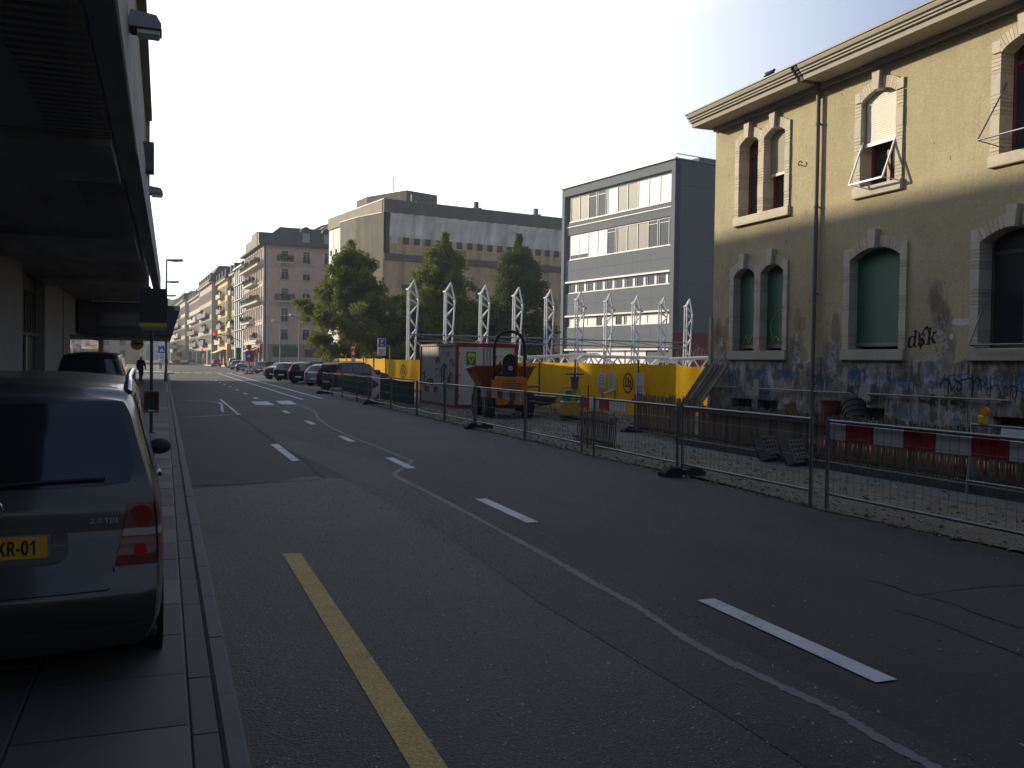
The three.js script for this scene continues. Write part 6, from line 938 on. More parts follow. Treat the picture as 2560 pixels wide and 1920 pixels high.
// ---------- signs
{
  const q = atDepth(640 + 1760 * 0.19, 840 + 330 * 0.19, 45), g = thing('parking_sign', 'blue parking sign on a bent pole in front of the trees', 'sign', q.x, 0, q.z);
  mesh('pole', [bar([0, 0, 0], [0, 2.46, 0], 0.03), bar([0.02, 2.44, 0], [-0.6, 2.44, 0], 0.028)], M.galv, g);
  const tex = canvasTex(128, 160, (c, w, h) => { c.fillStyle = '#1f55b0'; c.fillRect(0, 0, w, h); c.strokeStyle = '#dfe6ee'; c.lineWidth = 5; c.strokeRect(5, 5, w - 10, h - 10); c.fillStyle = '#eef2f6'; c.font = 'bold 86px sans-serif'; c.textAlign = 'center'; c.fillText('P', w / 2, 84); c.fillRect(36, 106, 24, 10); c.fillRect(68, 106, 24, 10); c.beginPath(); c.arc(48, 130, 9, 0, 7); c.arc(80, 130, 9, 0, 7); c.fill(); });
  mesh('sign_plate', [box2(-0.60, -0.20, 2.30, 2.82, -0.02, 0.018), bar([-0.4, 2.44, -0.02], [-0.4, 2.5, -0.03], 0.03)], M.white, g);
  const p = prep(new THREE.PlaneGeometry(0.38, 0.42).translate(-0.40, 2.595, 0.022)); mesh('sign_face', p, mat(0.9, 0.9, 0.9, { map: tex, rough: 0.4 }), g, true);
  const t2 = canvasTex(128, 96, (c, w, h) => { c.fillStyle = '#d8dade'; c.fillRect(0, 0, w, h); c.fillStyle = '#8b8f95'; for (let i = 0; i < 5; i++) c.fillRect(14, 12 + i * 16, 70 + (i * 31) % 30, 6); });
  mesh('text_plate', prep(new THREE.PlaneGeometry(0.40, 0.30).translate(-0.40, 2.14, 0.022)), mat(0.85, 0.85, 0.85, { map: t2, rough: 0.5 }), g, true); mesh('plate_back', [box2(-0.60, -0.20, 1.98, 2.295, -0.02, 0.018)], M.white, g);
  const w = atDepth(883, 880, 63), s = thing('roadworks_sign', 'small red and white roadworks sign above the sunlit hoarding', 'sign', w.x, 0, w.z);
  mesh('pole', bar([0, 0, -0.03], [0, 2.6, -0.03], 0.03), M.galv, s); mesh('red_plate', box2(-0.15, 0.15, 1.95, 2.7, -0.01, 0.01), M.red, s); mesh('white_triangle', [prismZ([[-0.12, 2.1], [0, 2.42], [0.12, 2.1]], 0.006, 0.0105), box2(-0.12, 0.12, 2.55, 2.66, 0.0105, 0.014)], M.white, s); mesh('lower_plate', box2(-0.13, 0.13, 1.6, 1.9, -0.01, 0.01), mat(0.5, 0.5, 0.6), s);
  // island with blue pedestrian sign, red board and chevrons
  const b = thing('island_beacon', 'traffic island marker with blue crossing sign, red board and striped beacons', 'sign', 8.9, 0, -106.8);
  mesh('base', box2(-0.6, 0.6, 0, 0.12, -0.4, 0.4), M.kerb, b); for (const x of [-0.28, 0.26]) { const p2 = mesh('striped_beacon', box2(x - 0.17, x + 0.17, 0.12, 1.35, 0.1, 0.16), M.white, b); mesh('red_stripe', [prismZ([[x - 0.17, 0.3], [x + 0.17, 0.12], [x + 0.17, 0.45]], 0.006, 0.161), prismZ([[x - 0.17, 0.62], [x + 0.17, 0.8], [x - 0.17, 1.0]], 0.006, 0.161)], M.red, p2); }
  mesh('pole', bar([0, 0.12, 0], [0, 3.2, 0], 0.05), M.galv, b); mesh('red_board', [box2(-0.35, 0.62, 1.35, 2.65, -0.05, 0.0)], mat(0.55, 0.05, 0.02, { rough: 0.5 }), b); mesh('blue_plate', box2(-0.36, 0.30, 1.72, 2.42, 0.06, 0.09), M.blue, b); mesh('white_triangle', prismZ([[-0.24, 1.86], [-0.03, 2.28], [0.18, 1.86]], 0.006, 0.091), M.white, b); mesh('warning_disc', cyl(0.3, 0.3, 0.05, 0, 3.0, 0.03, Math.PI / 2, 0, 0, 20), M.red, b);
  // traffic light on an arm
  const tl = thing('traffic_light', 'traffic light post with a long curved arm over the road, showing red', 'traffic light', 13.0, 0.05, -171), dk = M.dark, glow = mat(0.6, 0.02, 0.03); glow.emissive = new THREE.Color(1, 0.03, 0.05); glow.emissiveIntensity = 1.1;
  mesh('post', [bar([0, 0, 0], [0, 4.2, 0], 0.10, 0.09)], dk, tl); mesh('arm', tube([[0, 4.1, 0], [-0.25, 4.7, 0], [-1.2, 5.2, 0], [-3.0, 5.75, 0], [-4.9, 6.0, 0]], 0.07, 30, 7), dk, tl);
  for (const [x, y] of [[-4.75, 5.55], [-0.05, 2.3]]) { const h = mesh('signal_head', [cbox(0.42, 1.15, 0.3, 0.03, x, y, 0.05), box2(x - 0.3, x + 0.3, y - 0.62, y + 0.62, -0.12, -0.10)], dk, tl); mesh('red_lens', cyl(0.19, 0.19, 0.03, x, y + 0.36, 0.215, Math.PI / 2, 0, 0, 16), glow, h); mesh('dark_lens', [0, -0.36].map((d) => cyl(0.15, 0.15, 0.03, x, y + d, 0.21, Math.PI / 2, 0, 0, 16)), M.black, h); }
  const t3 = thing('traffic_light', 'distant traffic light on a short post in the middle of the street, showing red', 'traffic light', 7.3, 0.0, -198); mesh('post', bar([0, 0, 0], [0, 3.1, 0], 0.09), dk, t3); { const h = mesh('signal_head', cbox(0.42, 1.1, 0.3, 0.03, 0, 3.1, 0.05), dk, t3); mesh('red_lens', cyl(0.18, 0.18, 0.03, 0, 3.42, 0.215, Math.PI / 2, 0, 0, 16), glow, h); }
  for (const [x, y, z] of [[13.0 - 4.75, 6.0, -170.6], [12.95, 2.72, -170.6], [7.3, 3.42, -197.6]]) { const p = new THREE.PointLight(0xff1820, 1.2, 0, 2); p.position.set(x, y, z); p.name = 'signal_glow'; p.castShadow = true; scene.add(p); }
  const bs = thing('direction_sign', 'dark blue direction board on a post beside the driving cars', 'sign', 10.9, 0, -150); mesh('pole', bar([0, 0, 0], [0, 2.4, 0], 0.05), M.galv, bs); mesh('board', box2(-0.35, 0.35, 1.5, 3.4, -0.03, 0.03), mat(0.012, 0.03, 0.055), bs);
  // far road works
  const ex = thing('far_excavator', 'small yellow excavator at the road works far down the street', 'excavator', 4.3, 0, -260, 0.5); mesh('tracks', [box2(-1.2, -0.6, 0, 0.7, -1.6, 1.6), box2(0.6, 1.2, 0, 0.7, -1.6, 1.6)], M.dark, ex); mesh('house', [cbox(2.2, 1.1, 2.4, 0.1, 0, 1.35, 0.2)], M.yellow, ex); mesh('cab', [cbox(1.0, 1.4, 1.3, 0.1, -0.5, 2.5, -0.2)], M.glass, ex); mesh('arm', [beam([0.4, 1.8, -0.8], [0.6, 4.0, -2.6], 0.3, 0.4), beam([0.6, 4.0, -2.6], [0.7, 1.2, -4.0], 0.24, 0.3), box2(0.3, 1.1, 0.4, 1.2, -4.5, -3.8)], M.yellow, ex);
  for (let k = 0; k < 4; k++) { const f = thing('far_barrier', 'red and white barrier at the road works far down the street', 'barrier', 2.6 + k * 1.9, 0, -232 - k * 3, 0.1, 'far barriers'); mesh('board', box2(-0.8, 0.8, 0.6, 1.15, -0.03, 0.03), k % 2 ? M.white : M.red, f); mesh('leg', [box2(-0.7, -0.62, 0, 0.6, -0.2, 0.2), box2(0.62, 0.7, 0, 0.6, -0.2, 0.2)], M.galv, f); }
  // pale fence in front of the pink house
  const pf = thing('pale_fence', 'pale grey sheet fence at the foot of the pink house', 'fence', 14.2, 0.08, -132); for (let k = 0; k < 10; k++) mesh('fence_sheet', cbox(1.18, 1.9, 0.06, 0.01, 0.6 + k * 1.2, 0.95, (k % 2) * 0.02), k < 3 ? mat(0.42, 0.35, 0.24, { map: tPlaster }) : mat(0.30, 0.31, 0.31, { map: tPlaster }), pf);
}
// ================= vehicles: one lofted body, windows and lamps laid on its surface
const lerpTab = (tab, u) => { let i = 0; while (i < tab.length - 2 && u > tab[i + 1][0]) i++; const [a, x] = tab[i], [b, y] = tab[i + 1]; return mix(x, y, fade(clamp((u - a) / (b - a)))); };
const linTab = (tab, u) => { let i = 0; while (i < tab.length - 2 && u > tab[i + 1][0]) i++; const [a, x] = tab[i], [b, y] = tab[i + 1]; return mix(x, y, clamp((u - a) / (b - a))); };
const KIND = {
  hatch: { L: 4.1, W: 0.86, top: [[0, 1.36], [0.12, 1.43], [0.40, 1.46], [0.55, 1.38], [0.74, 0.98], [0.9, 0.86], [1, 0.74]], belt: [[0, 0.93], [0.5, 0.90], [0.75, 0.86], [1, 0.66]], rear: [[0.2, 0.06], [0.45, 0.0], [0.75, 0.02], [0.93, 0.06], [1.4, 0.40]], roofw: 0.70 },
  sedan: { L: 4.5, W: 0.87, top: [[0, 0.98], [0.12, 1.04], [0.19, 1.10], [0.33, 1.40], [0.45, 1.43], [0.56, 1.36], [0.72, 0.98], [0.9, 0.86], [1, 0.72]], belt: [[0, 0.86], [0.2, 0.92], [0.7, 0.88], [1, 0.64]], rear: [[0.2, 0.08], [0.5, 0.0], [0.8, 0.03], [1.05, 0.10]], roofw: 0.68 },
  estate: { L: 4.6, W: 0.88, top: [[0, 1.40], [0.08, 1.47], [0.40, 1.50], [0.56, 1.42], [0.73, 1.02], [0.9, 0.90], [1, 0.76]], belt: [[0, 0.95], [0.5, 0.92], [0.75, 0.88], [1, 0.68]], rear: [[0.2, 0.06], [0.5, 0.0], [0.8, 0.02], [0.95, 0.07], [1.45, 0.34]], roofw: 0.71 },
  offroad: { L: 4.7, W: 0.94, top: [[0, 1.64], [0.06, 1.74], [0.45, 1.78], [0.57, 1.68], [0.73, 1.20], [0.92, 1.08], [1, 0.92]], belt: [[0, 1.10], [0.6, 1.08], [0.75, 1.05], [1, 0.82]], rear: [[0.3, 0.05], [0.55, 0.0], [1.0, 0.04], [1.1, 0.07], [1.7, 0.22]], roofw: 0.76 },
  van: { L: 4.3, W: 0.88, top: [[0, 1.66], [0.05, 1.76], [0.45, 1.80], [0.66, 1.66], [0.84, 1.14], [0.93, 1.0], [1, 0.80]], belt: [[0, 1.06], [0.6, 1.04], [0.8, 0.98], [1, 0.72]], rear: [[0.25, 0.05], [0.5, 0.0], [1.0, 0.03], [1.1, 0.06], [1.75, 0.20]], roofw: 0.74 },
  touran: { L: 4.39, W: 0.825, top: [[0, 1.545], [0.04, 1.60], [0.10, 1.625], [0.42, 1.645], [0.60, 1.54], [0.79, 1.08], [0.92, 0.95], [1, 0.78]], belt: [[0, 1.05], [0.6, 1.03], [0.8, 0.97], [1, 0.70]], rear: [[0.22, 0.10], [0.34, 0.035], [0.47, 0.0], [0.56, 0.004], [0.60, 0.045], [0.74, 0.05], [0.78, 0.075], [0.98, 0.085], [1.10, 0.11], [1.35, 0.22], [1.545, 0.33]], roofw: 0.80 },
};
function makeCar(name, label, kind, paint, o = {}) {
  const K = KIND[kind], L = K.L, W = K.W, hi = o.hi ? 2 : 1, g = thing(name, label, 'car', 0, 0, 0, 0, o.group);
  const yb = 0.22, widT = [[0, kind === 'touran' ? 0.93 : 0.885], [0.012, 0.95], [0.04, 0.97], [0.12, 0.99], [0.45, 1], [0.85, 0.98], [0.95, 0.93], [1, 0.80]];
  const front = [[0.2, 0.08], [0.5, 0.0], [0.7, 0.06], [0.9, 0.16]];
  const ctrl = (u) => {
    const t = lerpTab(K.top, u), b = Math.min(lerpTab(K.belt, u), t - 0.05), w = W * linTab(widT, u), cab = clamp((t - b - 0.1) / 0.25), wr = mix(w * 0.86, W * K.roofw * (w / W), cab);
    return [[0, yb], [0.80 * w, yb], [0.955 * w, yb + 0.07], [w, yb + 0.30 * (b - yb)], [0.998 * w, mix(yb, b, 0.74)], [0.965 * w, b], [mix(0.965 * w, wr, 0.55), mix(b, t, 0.55)], [mix(wr, 0.965 * w, 0.08), mix(b, t, 0.88)], [wr * 0.86, t - 0.012 * cab], [0, t + 0.02]];
  };
  const S = (u, v, s = 1) => { // v: 0 sill centre .. 9 roof centre
    const c = ctrl(u), i = Math.min(8, Math.max(0, Math.floor(v))), f = v - i, P = (k) => c[Math.min(9, Math.max(0, k))], cr = (a, b, d, e) => 0.5 * (2 * b + (d - a) * f + (2 * a - 5 * b + 4 * d - e) * f * f + (3 * b - a - 3 * d + e) * f * f * f);
    const A = i === 0 ? [-c[1][0], c[1][1]] : P(i - 1), E = i === 8 ? [-c[8][0], c[8][1]] : P(i + 2), x = cr(A[0], P(i)[0], P(i + 1)[0], E[0]), y = cr(A[1], P(i)[1], P(i + 1)[1], E[1]);
    const zr = linTab(K.rear, y), zf = linTab(front, y); return V(Math.max(0, x) * s, y, -(zr + u * (L - zr - zf)));
  };
  const RC = (fx, v) => { const p = S(0, v, Math.sign(fx) || 1), a = Math.abs(fx); p.x *= a; p.z += 0.055 * (1 - a * a); return p; };
  const FC = (fx, v) => { const p = S(1, v, Math.sign(fx) || 1), a = Math.abs(fx); p.x *= a; p.z -= 0.12 * (1 - a * a); return p; };
  const grid = (nu, nv, f) => { const pos = [], idx = []; for (let i = 0; i <= nu; i++) for (let j = 0; j <= nv; j++) { const p = f(i / nu, j / nv); pos.push(p.x, p.y, p.z); if (i < nu && j < nv) { const a = i * (nv + 1) + j; idx.push(a, a + 1, a + nv + 2, a, a + nv + 2, a + nv + 1); } } const q = new THREE.BufferGeometry(); q.setAttribute('position', new THREE.BufferAttribute(new Float32Array(pos), 3)); q.setIndex(idx); q.computeVertexNormals(); return q; };
  const us = (t) => t < 0.15 ? t / 0.15 * 0.06 : t > 0.9 ? 0.93 + (t - 0.9) / 0.1 * 0.07 : 0.06 + (t - 0.15) / 0.75 * 0.87;
  mesh('body', [1, -1].map((s) => grid(36 * hi, 22 * hi, (a, b) => S(us(a), b * 9, s))).concat([grid(12 * hi, 22 * hi, (a, b) => RC(a * 2 - 1, b * 9)), grid(8, 14, (a, b) => FC(a * 2 - 1, b * 9))]), paint, g);
  // a patch lying on the surface, with rounded corners
  const patch = (f, n, m, off, rc = 0.10) => { const F2 = (a, b) => { let x = a * 2 - 1, y = b * 2 - 1; const X = x * (1 - rc * Math.pow(Math.abs(y), 5)), Y = y * (1 - rc * Math.pow(Math.abs(x), 5)); return f((X + 1) / 2, (Y + 1) / 2); }; const e = 0.01; return grid(n, m, (a, b) => { const p = F2(a, b), du = F2(Math.min(1, a + e), b).sub(F2(Math.max(0, a - e), b)), dv = F2(a, Math.min(1, b + e)).sub(F2(a, Math.max(0, b - e))), nn = du.cross(dv).normalize(), out = V(p.x, 0.3 * (p.y - 0.7), p.z + L / 2); if (nn.dot(out) < 0) nn.negate(); return p.addScaledVector(nn, off); }); };
  const wv = kind === 'sedan' ? null : 1;
  const hasBack = K.top[0][1] > 1.2;
  if (hasBack) mesh('rear_window', patch((a, b) => RC(mix(-0.94, 0.94, a), mix(5.12, kind === 'touran' ? 7.3 : 7.6, b)), 14, 8, 0.006, 0.07), M.glass, g);
  else mesh('rear_window', [1, -1].map((s) => patch((a, b) => S(mix(0.20, 0.32, a), mix(7.5, 9, b), s), 6, 6, 0.006, 0.02)), M.glass, g);
  const u0 = hasBack ? 0.05 : 0.24, wins = kind === 'offroad' || kind === 'van' || kind === 'touran' || kind === 'estate' ? [[u0, 0.24], [0.26, 0.42], [0.44, 0.60]] : [[hasBack ? 0.10 : 0.30, 0.40], [0.42, 0.60]];
  for (const s of [1, -1]) for (const [a0, a1] of wins) mesh('side_window', patch((a, b) => S(mix(a0, a1, a) + (a1 > 0.55 ? 0.05 * (1 - b) * a : 0), mix(5.15, 6.95, b), s), 8, 6, 0.006, 0.05), M.glass, g);
  const ws = kind === 'touran' || kind === 'van' ? [0.60, 0.80] : [0.545, 0.735]; mesh('windscreen', [1, -1].map((s) => patch((a, b) => S(mix(ws[0], ws[1], a), mix(7.4, 9, b), s), 8, 6, 0.006, 0.02)), M.glass, g);
  // wheels
  const wr = kind === 'offroad' ? 0.36 : 0.315, tw = 0.205;
  const prof = [[wr * 0.62, -tw / 2], [wr * 0.93, -tw / 2], [wr, -tw / 2 + 0.03], [wr, tw / 2 - 0.03], [wr * 0.93, tw / 2], [wr * 0.62, tw / 2]].map((p) => new THREE.Vector2(...p));
  for (const s of [1, -1]) for (const z of [-(o.ov || 0.78), -(L - 0.86)]) {
    const x = s * (W - tw / 2 - 0.005), a = mesh('wheel', [new THREE.LatheGeometry(prof, 28).rotateZ(Math.PI / 2).translate(x, wr, z)], M.rubber, g);
    mesh('rim', [cyl(wr * 0.60, wr * 0.60, tw * 0.5, x + s * 0.03, wr, z, 0, 0, Math.PI / 2, 20), ...[0, 1, 2, 3, 4].map((k) => box(0.03, wr * 1.15, 0.07, x + s * (tw * 0.25 + 0.035), wr, z, k * 0.628))], M.galv, a);
    mesh('wheel_arch', [cyl(wr + 0.06, wr + 0.06, 0.02, s * (W * 0.978), wr + 0.02, z, 0, 0, Math.PI / 2, 28)], M.black, g);
  }
  // lamps, plate, mirrors, bumper strip
  const tl = mat(0.33, 0.008, 0.01, { rough: 0.2, phys: { clearcoat: 1 } }); if (o.brake) { tl.emissive = new THREE.Color(1, 0.02, 0.03); tl.emissiveIntensity = 0.9; }
  const lv = kind === 'touran' ? [3.55, 5.0] : hasBack ? [4.0, 5.6] : [4.2, 5.9];
  if (kind !== 'touran') for (const s of [1, -1]) mesh('tail_lamp', [patch((a, b) => RC(s * mix(0.74, 1, a), mix(lv[0], lv[1], b)), 4, 6, 0.008, 0.03), patch((a, b) => S(mix(0, 0.03, a), mix(lv[0], lv[1], b), s), 4, 6, 0.008, 0.03)], tl, g);
  for (const s of [1, -1]) { mesh('headlamp', [patch((a, b) => FC(s * mix(0.55, 1, a), mix(4.2, 5.6, b)), 4, 4, 0.008)], mat(0.6, 0.6, 0.6, { rough: 0.1 }), g); const c = S(0.62, 5.2, s); mesh('mirror', [ball(0.085, c.x + s * 0.07, c.y - 0.03, c.z, 1, 0.75, 0.7, 12), bar([c.x - s * 0.03, c.y - 0.04, c.z], [c.x + s * 0.06, c.y - 0.03, c.z], 0.025)], kind === 'touran' ? M.dark : paint, g); }
  if (kind !== 'touran') { const p = RC(0, 3.2); mesh('number_plate', box(0.5, 0.11, 0.012, 0, p.y, p.z + 0.008), M.white, g); mesh('bumper_strip', [grid(10, 2, (a, b) => { const q = RC(mix(-0.99, 0.99, a), mix(2.35, 2.75, b)); q.z += 0.012; return q; })], M.dark, g); if (o.rack) mesh('roof_rails', [1, -1].map((s) => { const A = S(0.08, 7.6, s), B = S(0.45, 7.6, s); return tube([[A.x, A.y + 0.02, A.z], [A.x, A.y + 0.07, A.z - 0.15], [B.x, B.y + 0.07, B.z + 0.15], [B.x, B.y + 0.02, B.z]], 0.018, 20, 6); }), M.galv, g); }
  g.userData.surf = undefined;
  return Object.assign(g, { rig: { S, RC, patch, grid, g, L, W } });
}
const paint = (r, g, b, metal = 0) => mat(r, g, b, { rough: 0.32, metal, phys: { clearcoat: 0.55, clearcoatRoughness: 0.08 } });
function park(car, x, z, heading, y = 0) { delete car.rig; car.position.set(x, y, z); car.rotation.y = heading; return car; }

{ // ---- the grey people carrier on the pavement
  const car = makeCar('parked_minivan', 'dark grey minivan parked on the left pavement, rear towards the road view', 'touran', paint(0.040, 0.041, 0.044, 0.3), { hi: true, ov: 0.82 });
  const { S, RC, patch, grid, g, L, W } = car.rig, font = await new FontLoader().loadAsync('fonts/droid/droid_sans_bold.typeface.json');
  const vAt = (fx, y) => { let a = 0.8, b = 8.9; for (let i = 0; i < 30; i++) { const m = (a + b) / 2; (RC(fx, m).y < y) ? a = m : b = m; } return (a + b) / 2; };
  const R = (fx, y) => RC(fx, vAt(fx, y)), SS = (u, y, s) => { let a = 1, b = 8; for (let i = 0; i < 30; i++) { const m = (a + b) / 2; (S(u, m, s).y < y) ? a = m : b = m; } return S(u, (a + b) / 2, s); };
  const red = mat(0.13, 0.005, 0.006, { rough: 0.3, phys: { clearcoat: 0.3 } }), clear = mat(0.34, 0.33, 0.32, { rough: 0.3, phys: { clearcoat: 0.3 } });
  for (const s of [1, -1]) {
    const lamp = new THREE.Group(); lamp.name = 'tail_lamp'; g.add(lamp);
    const piece = (y0, y1, m, nm) => mesh(nm, [patch((a, b) => { const y = mix(y0, y1, b), inn = mix(0.735, 0.83, clamp((y - 0.66) / 0.31)); return R(s * mix(inn, 0.999, a), y); }, 8, 6, 0.010, 0.02), patch((a, b) => SS(mix(0, 0.026, a), mix(y0, y1, b), s), 4, 6, 0.010, 0.02)], m, lamp);
    piece(0.855, 0.985, red, 'upper_lens'); piece(0.815, 0.855, clear, 'reverse_lens'); piece(0.665, 0.815, red, 'lower_lens');
    const c = R(s * 0.90, 0.745), u = R(s * 0.91, 0.92); mesh('fog_lens', [cyl(0.034, 0.034, 0.012, c.x, c.y, c.z + 0.014, Math.PI / 2, 0, 0, 24)], mat(0.48, 0.012, 0.01, { rough: 0.25 }), lamp); mesh('lamp_reflector', [cyl(0.058, 0.058, 0.006, u.x, u.y, u.z + 0.012, Math.PI / 2, 0, 0, 24)], mat(0.22, 0.008, 0.008, { rough: 0.25 }), lamp);
    const A = S(0.035, 7.55, s), B = S(0.44, 7.55, s); mesh('roof_rail', [tube([[A.x, A.y - 0.005, A.z], [A.x + s * 0.004, A.y + 0.055, A.z - 0.12], [A.x, A.y + 0.065, A.z - 0.4], [B.x, B.y + 0.06, B.z + 0.3], [B.x, B.y, B.z]], 0.020, 40, 8)], mat(0.62, 0.63, 0.65, { rough: 0.25, metal: 0.8 }), g);
    const hnd = S(0.34, 4.75, s); mesh('door_handle', [cbox(0.03, 0.03, 0.22, 0.01, hnd.x + s * 0.012, hnd.y, hnd.z)], paint(0.040, 0.041, 0.044, 0.3), g);
  }
  // hatch outline grooves, bumper top crease, lower valance
  const line = (pts, r) => tube(pts.map(([fx, y]) => { const p = R(fx, y); p.z += 0.002; return p; }), r, 60, 6);
  mesh('hatch_gap', [line([[-0.70, 0.555], [-0.74, 0.60], [-0.73, 0.66]], 0.004), line([[0.70, 0.555], [0.74, 0.60], [0.73, 0.66]], 0.004), line([[-0.70, 0.552], [-0.4, 0.548], [0, 0.546], [0.4, 0.548], [0.70, 0.552]], 0.004)], M.black, g);
  mesh('lower_valance', [patch((a, b) => R(mix(-0.97, 0.97, a), mix(0.24, 0.36, b)), 20, 4, 0.004, 0.02)], M.dark, g);
  mesh('plate_recess', [patch((a, b) => R(mix(-0.46, 0.46, a), mix(0.69, 0.89, b)), 14, 6, 0.002, 0.12)], mat(0.05, 0.052, 0.056, { rough: 0.4 }), g);
  const pz = R(0, 0.79).z + 0.016; mesh('plate_holder', cbox(0.55, 0.14, 0.016, 0.006, 0, 0.785, pz - 0.006), M.steel, g);
  const pl = mesh('number_plate', cbox(0.52, 0.11, 0.01, 0.004, 0, 0.792, pz + 0.006), mat(0.60, 0.33, 0.015, { rough: 0.45 }), g);
  mesh('plate_characters', new TextGeometry('XR-01', { font, size: 0.070, depth: 0.002, curveSegments: 4 }).scale(0.70, 1.06, 1).translate(0.035, 0.756, pz + 0.0115), mat(0.02, 0.018, 0.015), pl);
  mesh('badge_lettering', new TextGeometry('2.0 TDI', { font, size: 0.026, depth: 0.004, curveSegments: 3 }).scale(1.15, 1, 1).translate(0.45, 0.893, R(0.6, 0.90).z + 0.004), mat(0.65, 0.65, 0.65, { rough: 0.2, metal: 0.9 }), g);
  // round emblem: ring with two stacked chevrons
  const ez = R(0, 0.985).z + 0.004, chrome = mat(0.68, 0.70, 0.72, { rough: 0.15, metal: 0.95 }), E = (pts) => tube(pts.map(([x, y]) => [x, y + 0.985, ez + 0.010]), 0.0055, 24, 6);
  const em = mesh('emblem', cyl(0.062, 0.062, 0.010, 0, 0.985, ez, Math.PI / 2, 0, 0, 32), mat(0.10, 0.11, 0.13, { rough: 0.3 }), g);
  mesh('emblem_ring', [new THREE.TorusGeometry(0.060, 0.006, 8, 40).translate(0, 0.985, ez + 0.006), E([[-0.022, 0.052], [-0.008, 0.02], [0, 0.006]]), E([[0.022, 0.052], [0.008, 0.02], [0, 0.006]]), E([[-0.050, 0.026], [-0.034, -0.014], [-0.022, -0.044]]), E([[-0.022, -0.044], [-0.010, -0.02], [0, -0.002]]), E([[0.050, 0.026], [0.034, -0.014], [0.022, -0.044]]), E([[0.022, -0.044], [0.010, -0.02], [0, -0.002]])], chrome, em);
  mesh('wiper', [tube([[-0.02, 1.10, R(0, 1.1).z + 0.02], [0.2, 1.115, R(0.2, 1.115).z + 0.022], [0.52, 1.125, R(0.6, 1.125).z + 0.02]], 0.009, 16, 6)], M.black, g);
  mesh('exhaust', bar([-0.55, 0.24, -0.12], [-0.55, 0.24, -0.4], 0.028), M.steel, g); mesh('underbody', box2(-0.78, 0.78, 0.2, 0.24, -0.3, -4.1), M.black, g);
  park(car, -0.80, -5.08, 0.028, PAV - 0.02); car.scale.y = 0.975;
}
park(makeCar('parked_van', 'black rounded van parked on the left pavement ahead of the minivan', 'van', paint(0.008, 0.008, 0.009), {}), -1.68, -24.6, 0, PAV);
const ANG = -42 * deg;
park(makeCar('parked_offroader', 'dark blue off-roader parked at an angle behind the end of the fence', 'offroad', mat(0.012, 0.013, 0.022, { rough: 0.55 }), { group: 'cars parked beside the hoarding', rack: true }), 8.62, -52.4, -55 * deg).scale.y = 0.91;
park(makeCar('parked_hatchback', 'silver hatchback parked next to the dark off-roader', 'hatch', paint(0.34, 0.36, 0.40, 0.5), { group: 'cars parked beside the hoarding' }), 9.15, -60.5, ANG);
park(makeCar('parked_offroader', 'tall black off-roader parked between the silver hatchback and the dark grey saloon', 'offroad', paint(0.012, 0.013, 0.014), { group: 'cars parked beside the hoarding' }), 8.95, -66.5, ANG).scale.y = 0.89;
park(makeCar('parked_saloon', 'dark grey saloon parked between the tall off-roader and the black people carrier', 'sedan', paint(0.03, 0.033, 0.034, 0.3), { group: 'cars parked beside the hoarding' }), 9.3, -70.4, ANG);
park(makeCar('parked_estate', 'black estate car parked with its pale roof catching the sun', 'estate', paint(0.012, 0.012, 0.013), { group: 'cars parked beside the hoarding', rack: true }), 8.75, -74.8, ANG);
park(makeCar('parked_saloon', 'black saloon with red lamps, last before the gap at the island marker', 'sedan', paint(0.014, 0.014, 0.016), { group: 'cars parked beside the hoarding' }), 8.5, -79.4, ANG);
park(makeCar('parked_saloon', 'black saloon with white window posts next to the last one before the gap', 'sedan', paint(0.016, 0.016, 0.018), { group: 'cars parked beside the hoarding' }), 8.75, -83.2, ANG);
park(makeCar('parked_hatchback', 'dark green black hatchback right of the striped island marker', 'hatch', paint(0.015, 0.018, 0.018), { group: 'cars parked near the pink house' }), 10.3, -110, ANG);
park(makeCar('parked_saloon', 'dark saloon just left of the striped island marker', 'sedan', paint(0.02, 0.024, 0.035), { group: 'cars parked near the pink house' }), 9.6, -126, -20 * deg);
park(makeCar('parked_hatchback', 'pale blue hatchback parked between the dark saloon and the beige van', 'hatch', paint(0.25, 0.30, 0.40, 0.4), { group: 'cars parked near the pink house' }), 10.3, -146, -10 * deg);
park(makeCar('parked_van', 'beige van at the far end of the parked cars', 'van', paint(0.38, 0.33, 0.24), { group: 'cars parked near the pink house' }), 11.4, -168, 0);
park(makeCar('driving_car', 'dark car with bright red brake lamps waiting at the traffic light', 'estate', paint(0.02, 0.02, 0.03), { group: 'cars on the road', brake: true }), 9.5, -186, 0);
park(makeCar('driving_car', 'dark car ahead of the car with lit brake lamps', 'hatch', paint(0.02, 0.025, 0.035), { group: 'cars on the road' }), 12.0, -205, 0);
park(makeCar('driving_car', 'distant dark blue car in the far lane', 'estate', paint(0.012, 0.03, 0.06), { group: 'cars on the road' }), 9.2, -285, 0);
park(makeCar('driving_car', 'distant grey car in the far lane beside the dark blue one', 'sedan', paint(0.10, 0.11, 0.12), { group: 'cars on the road' }), 12.6, -262, 0);
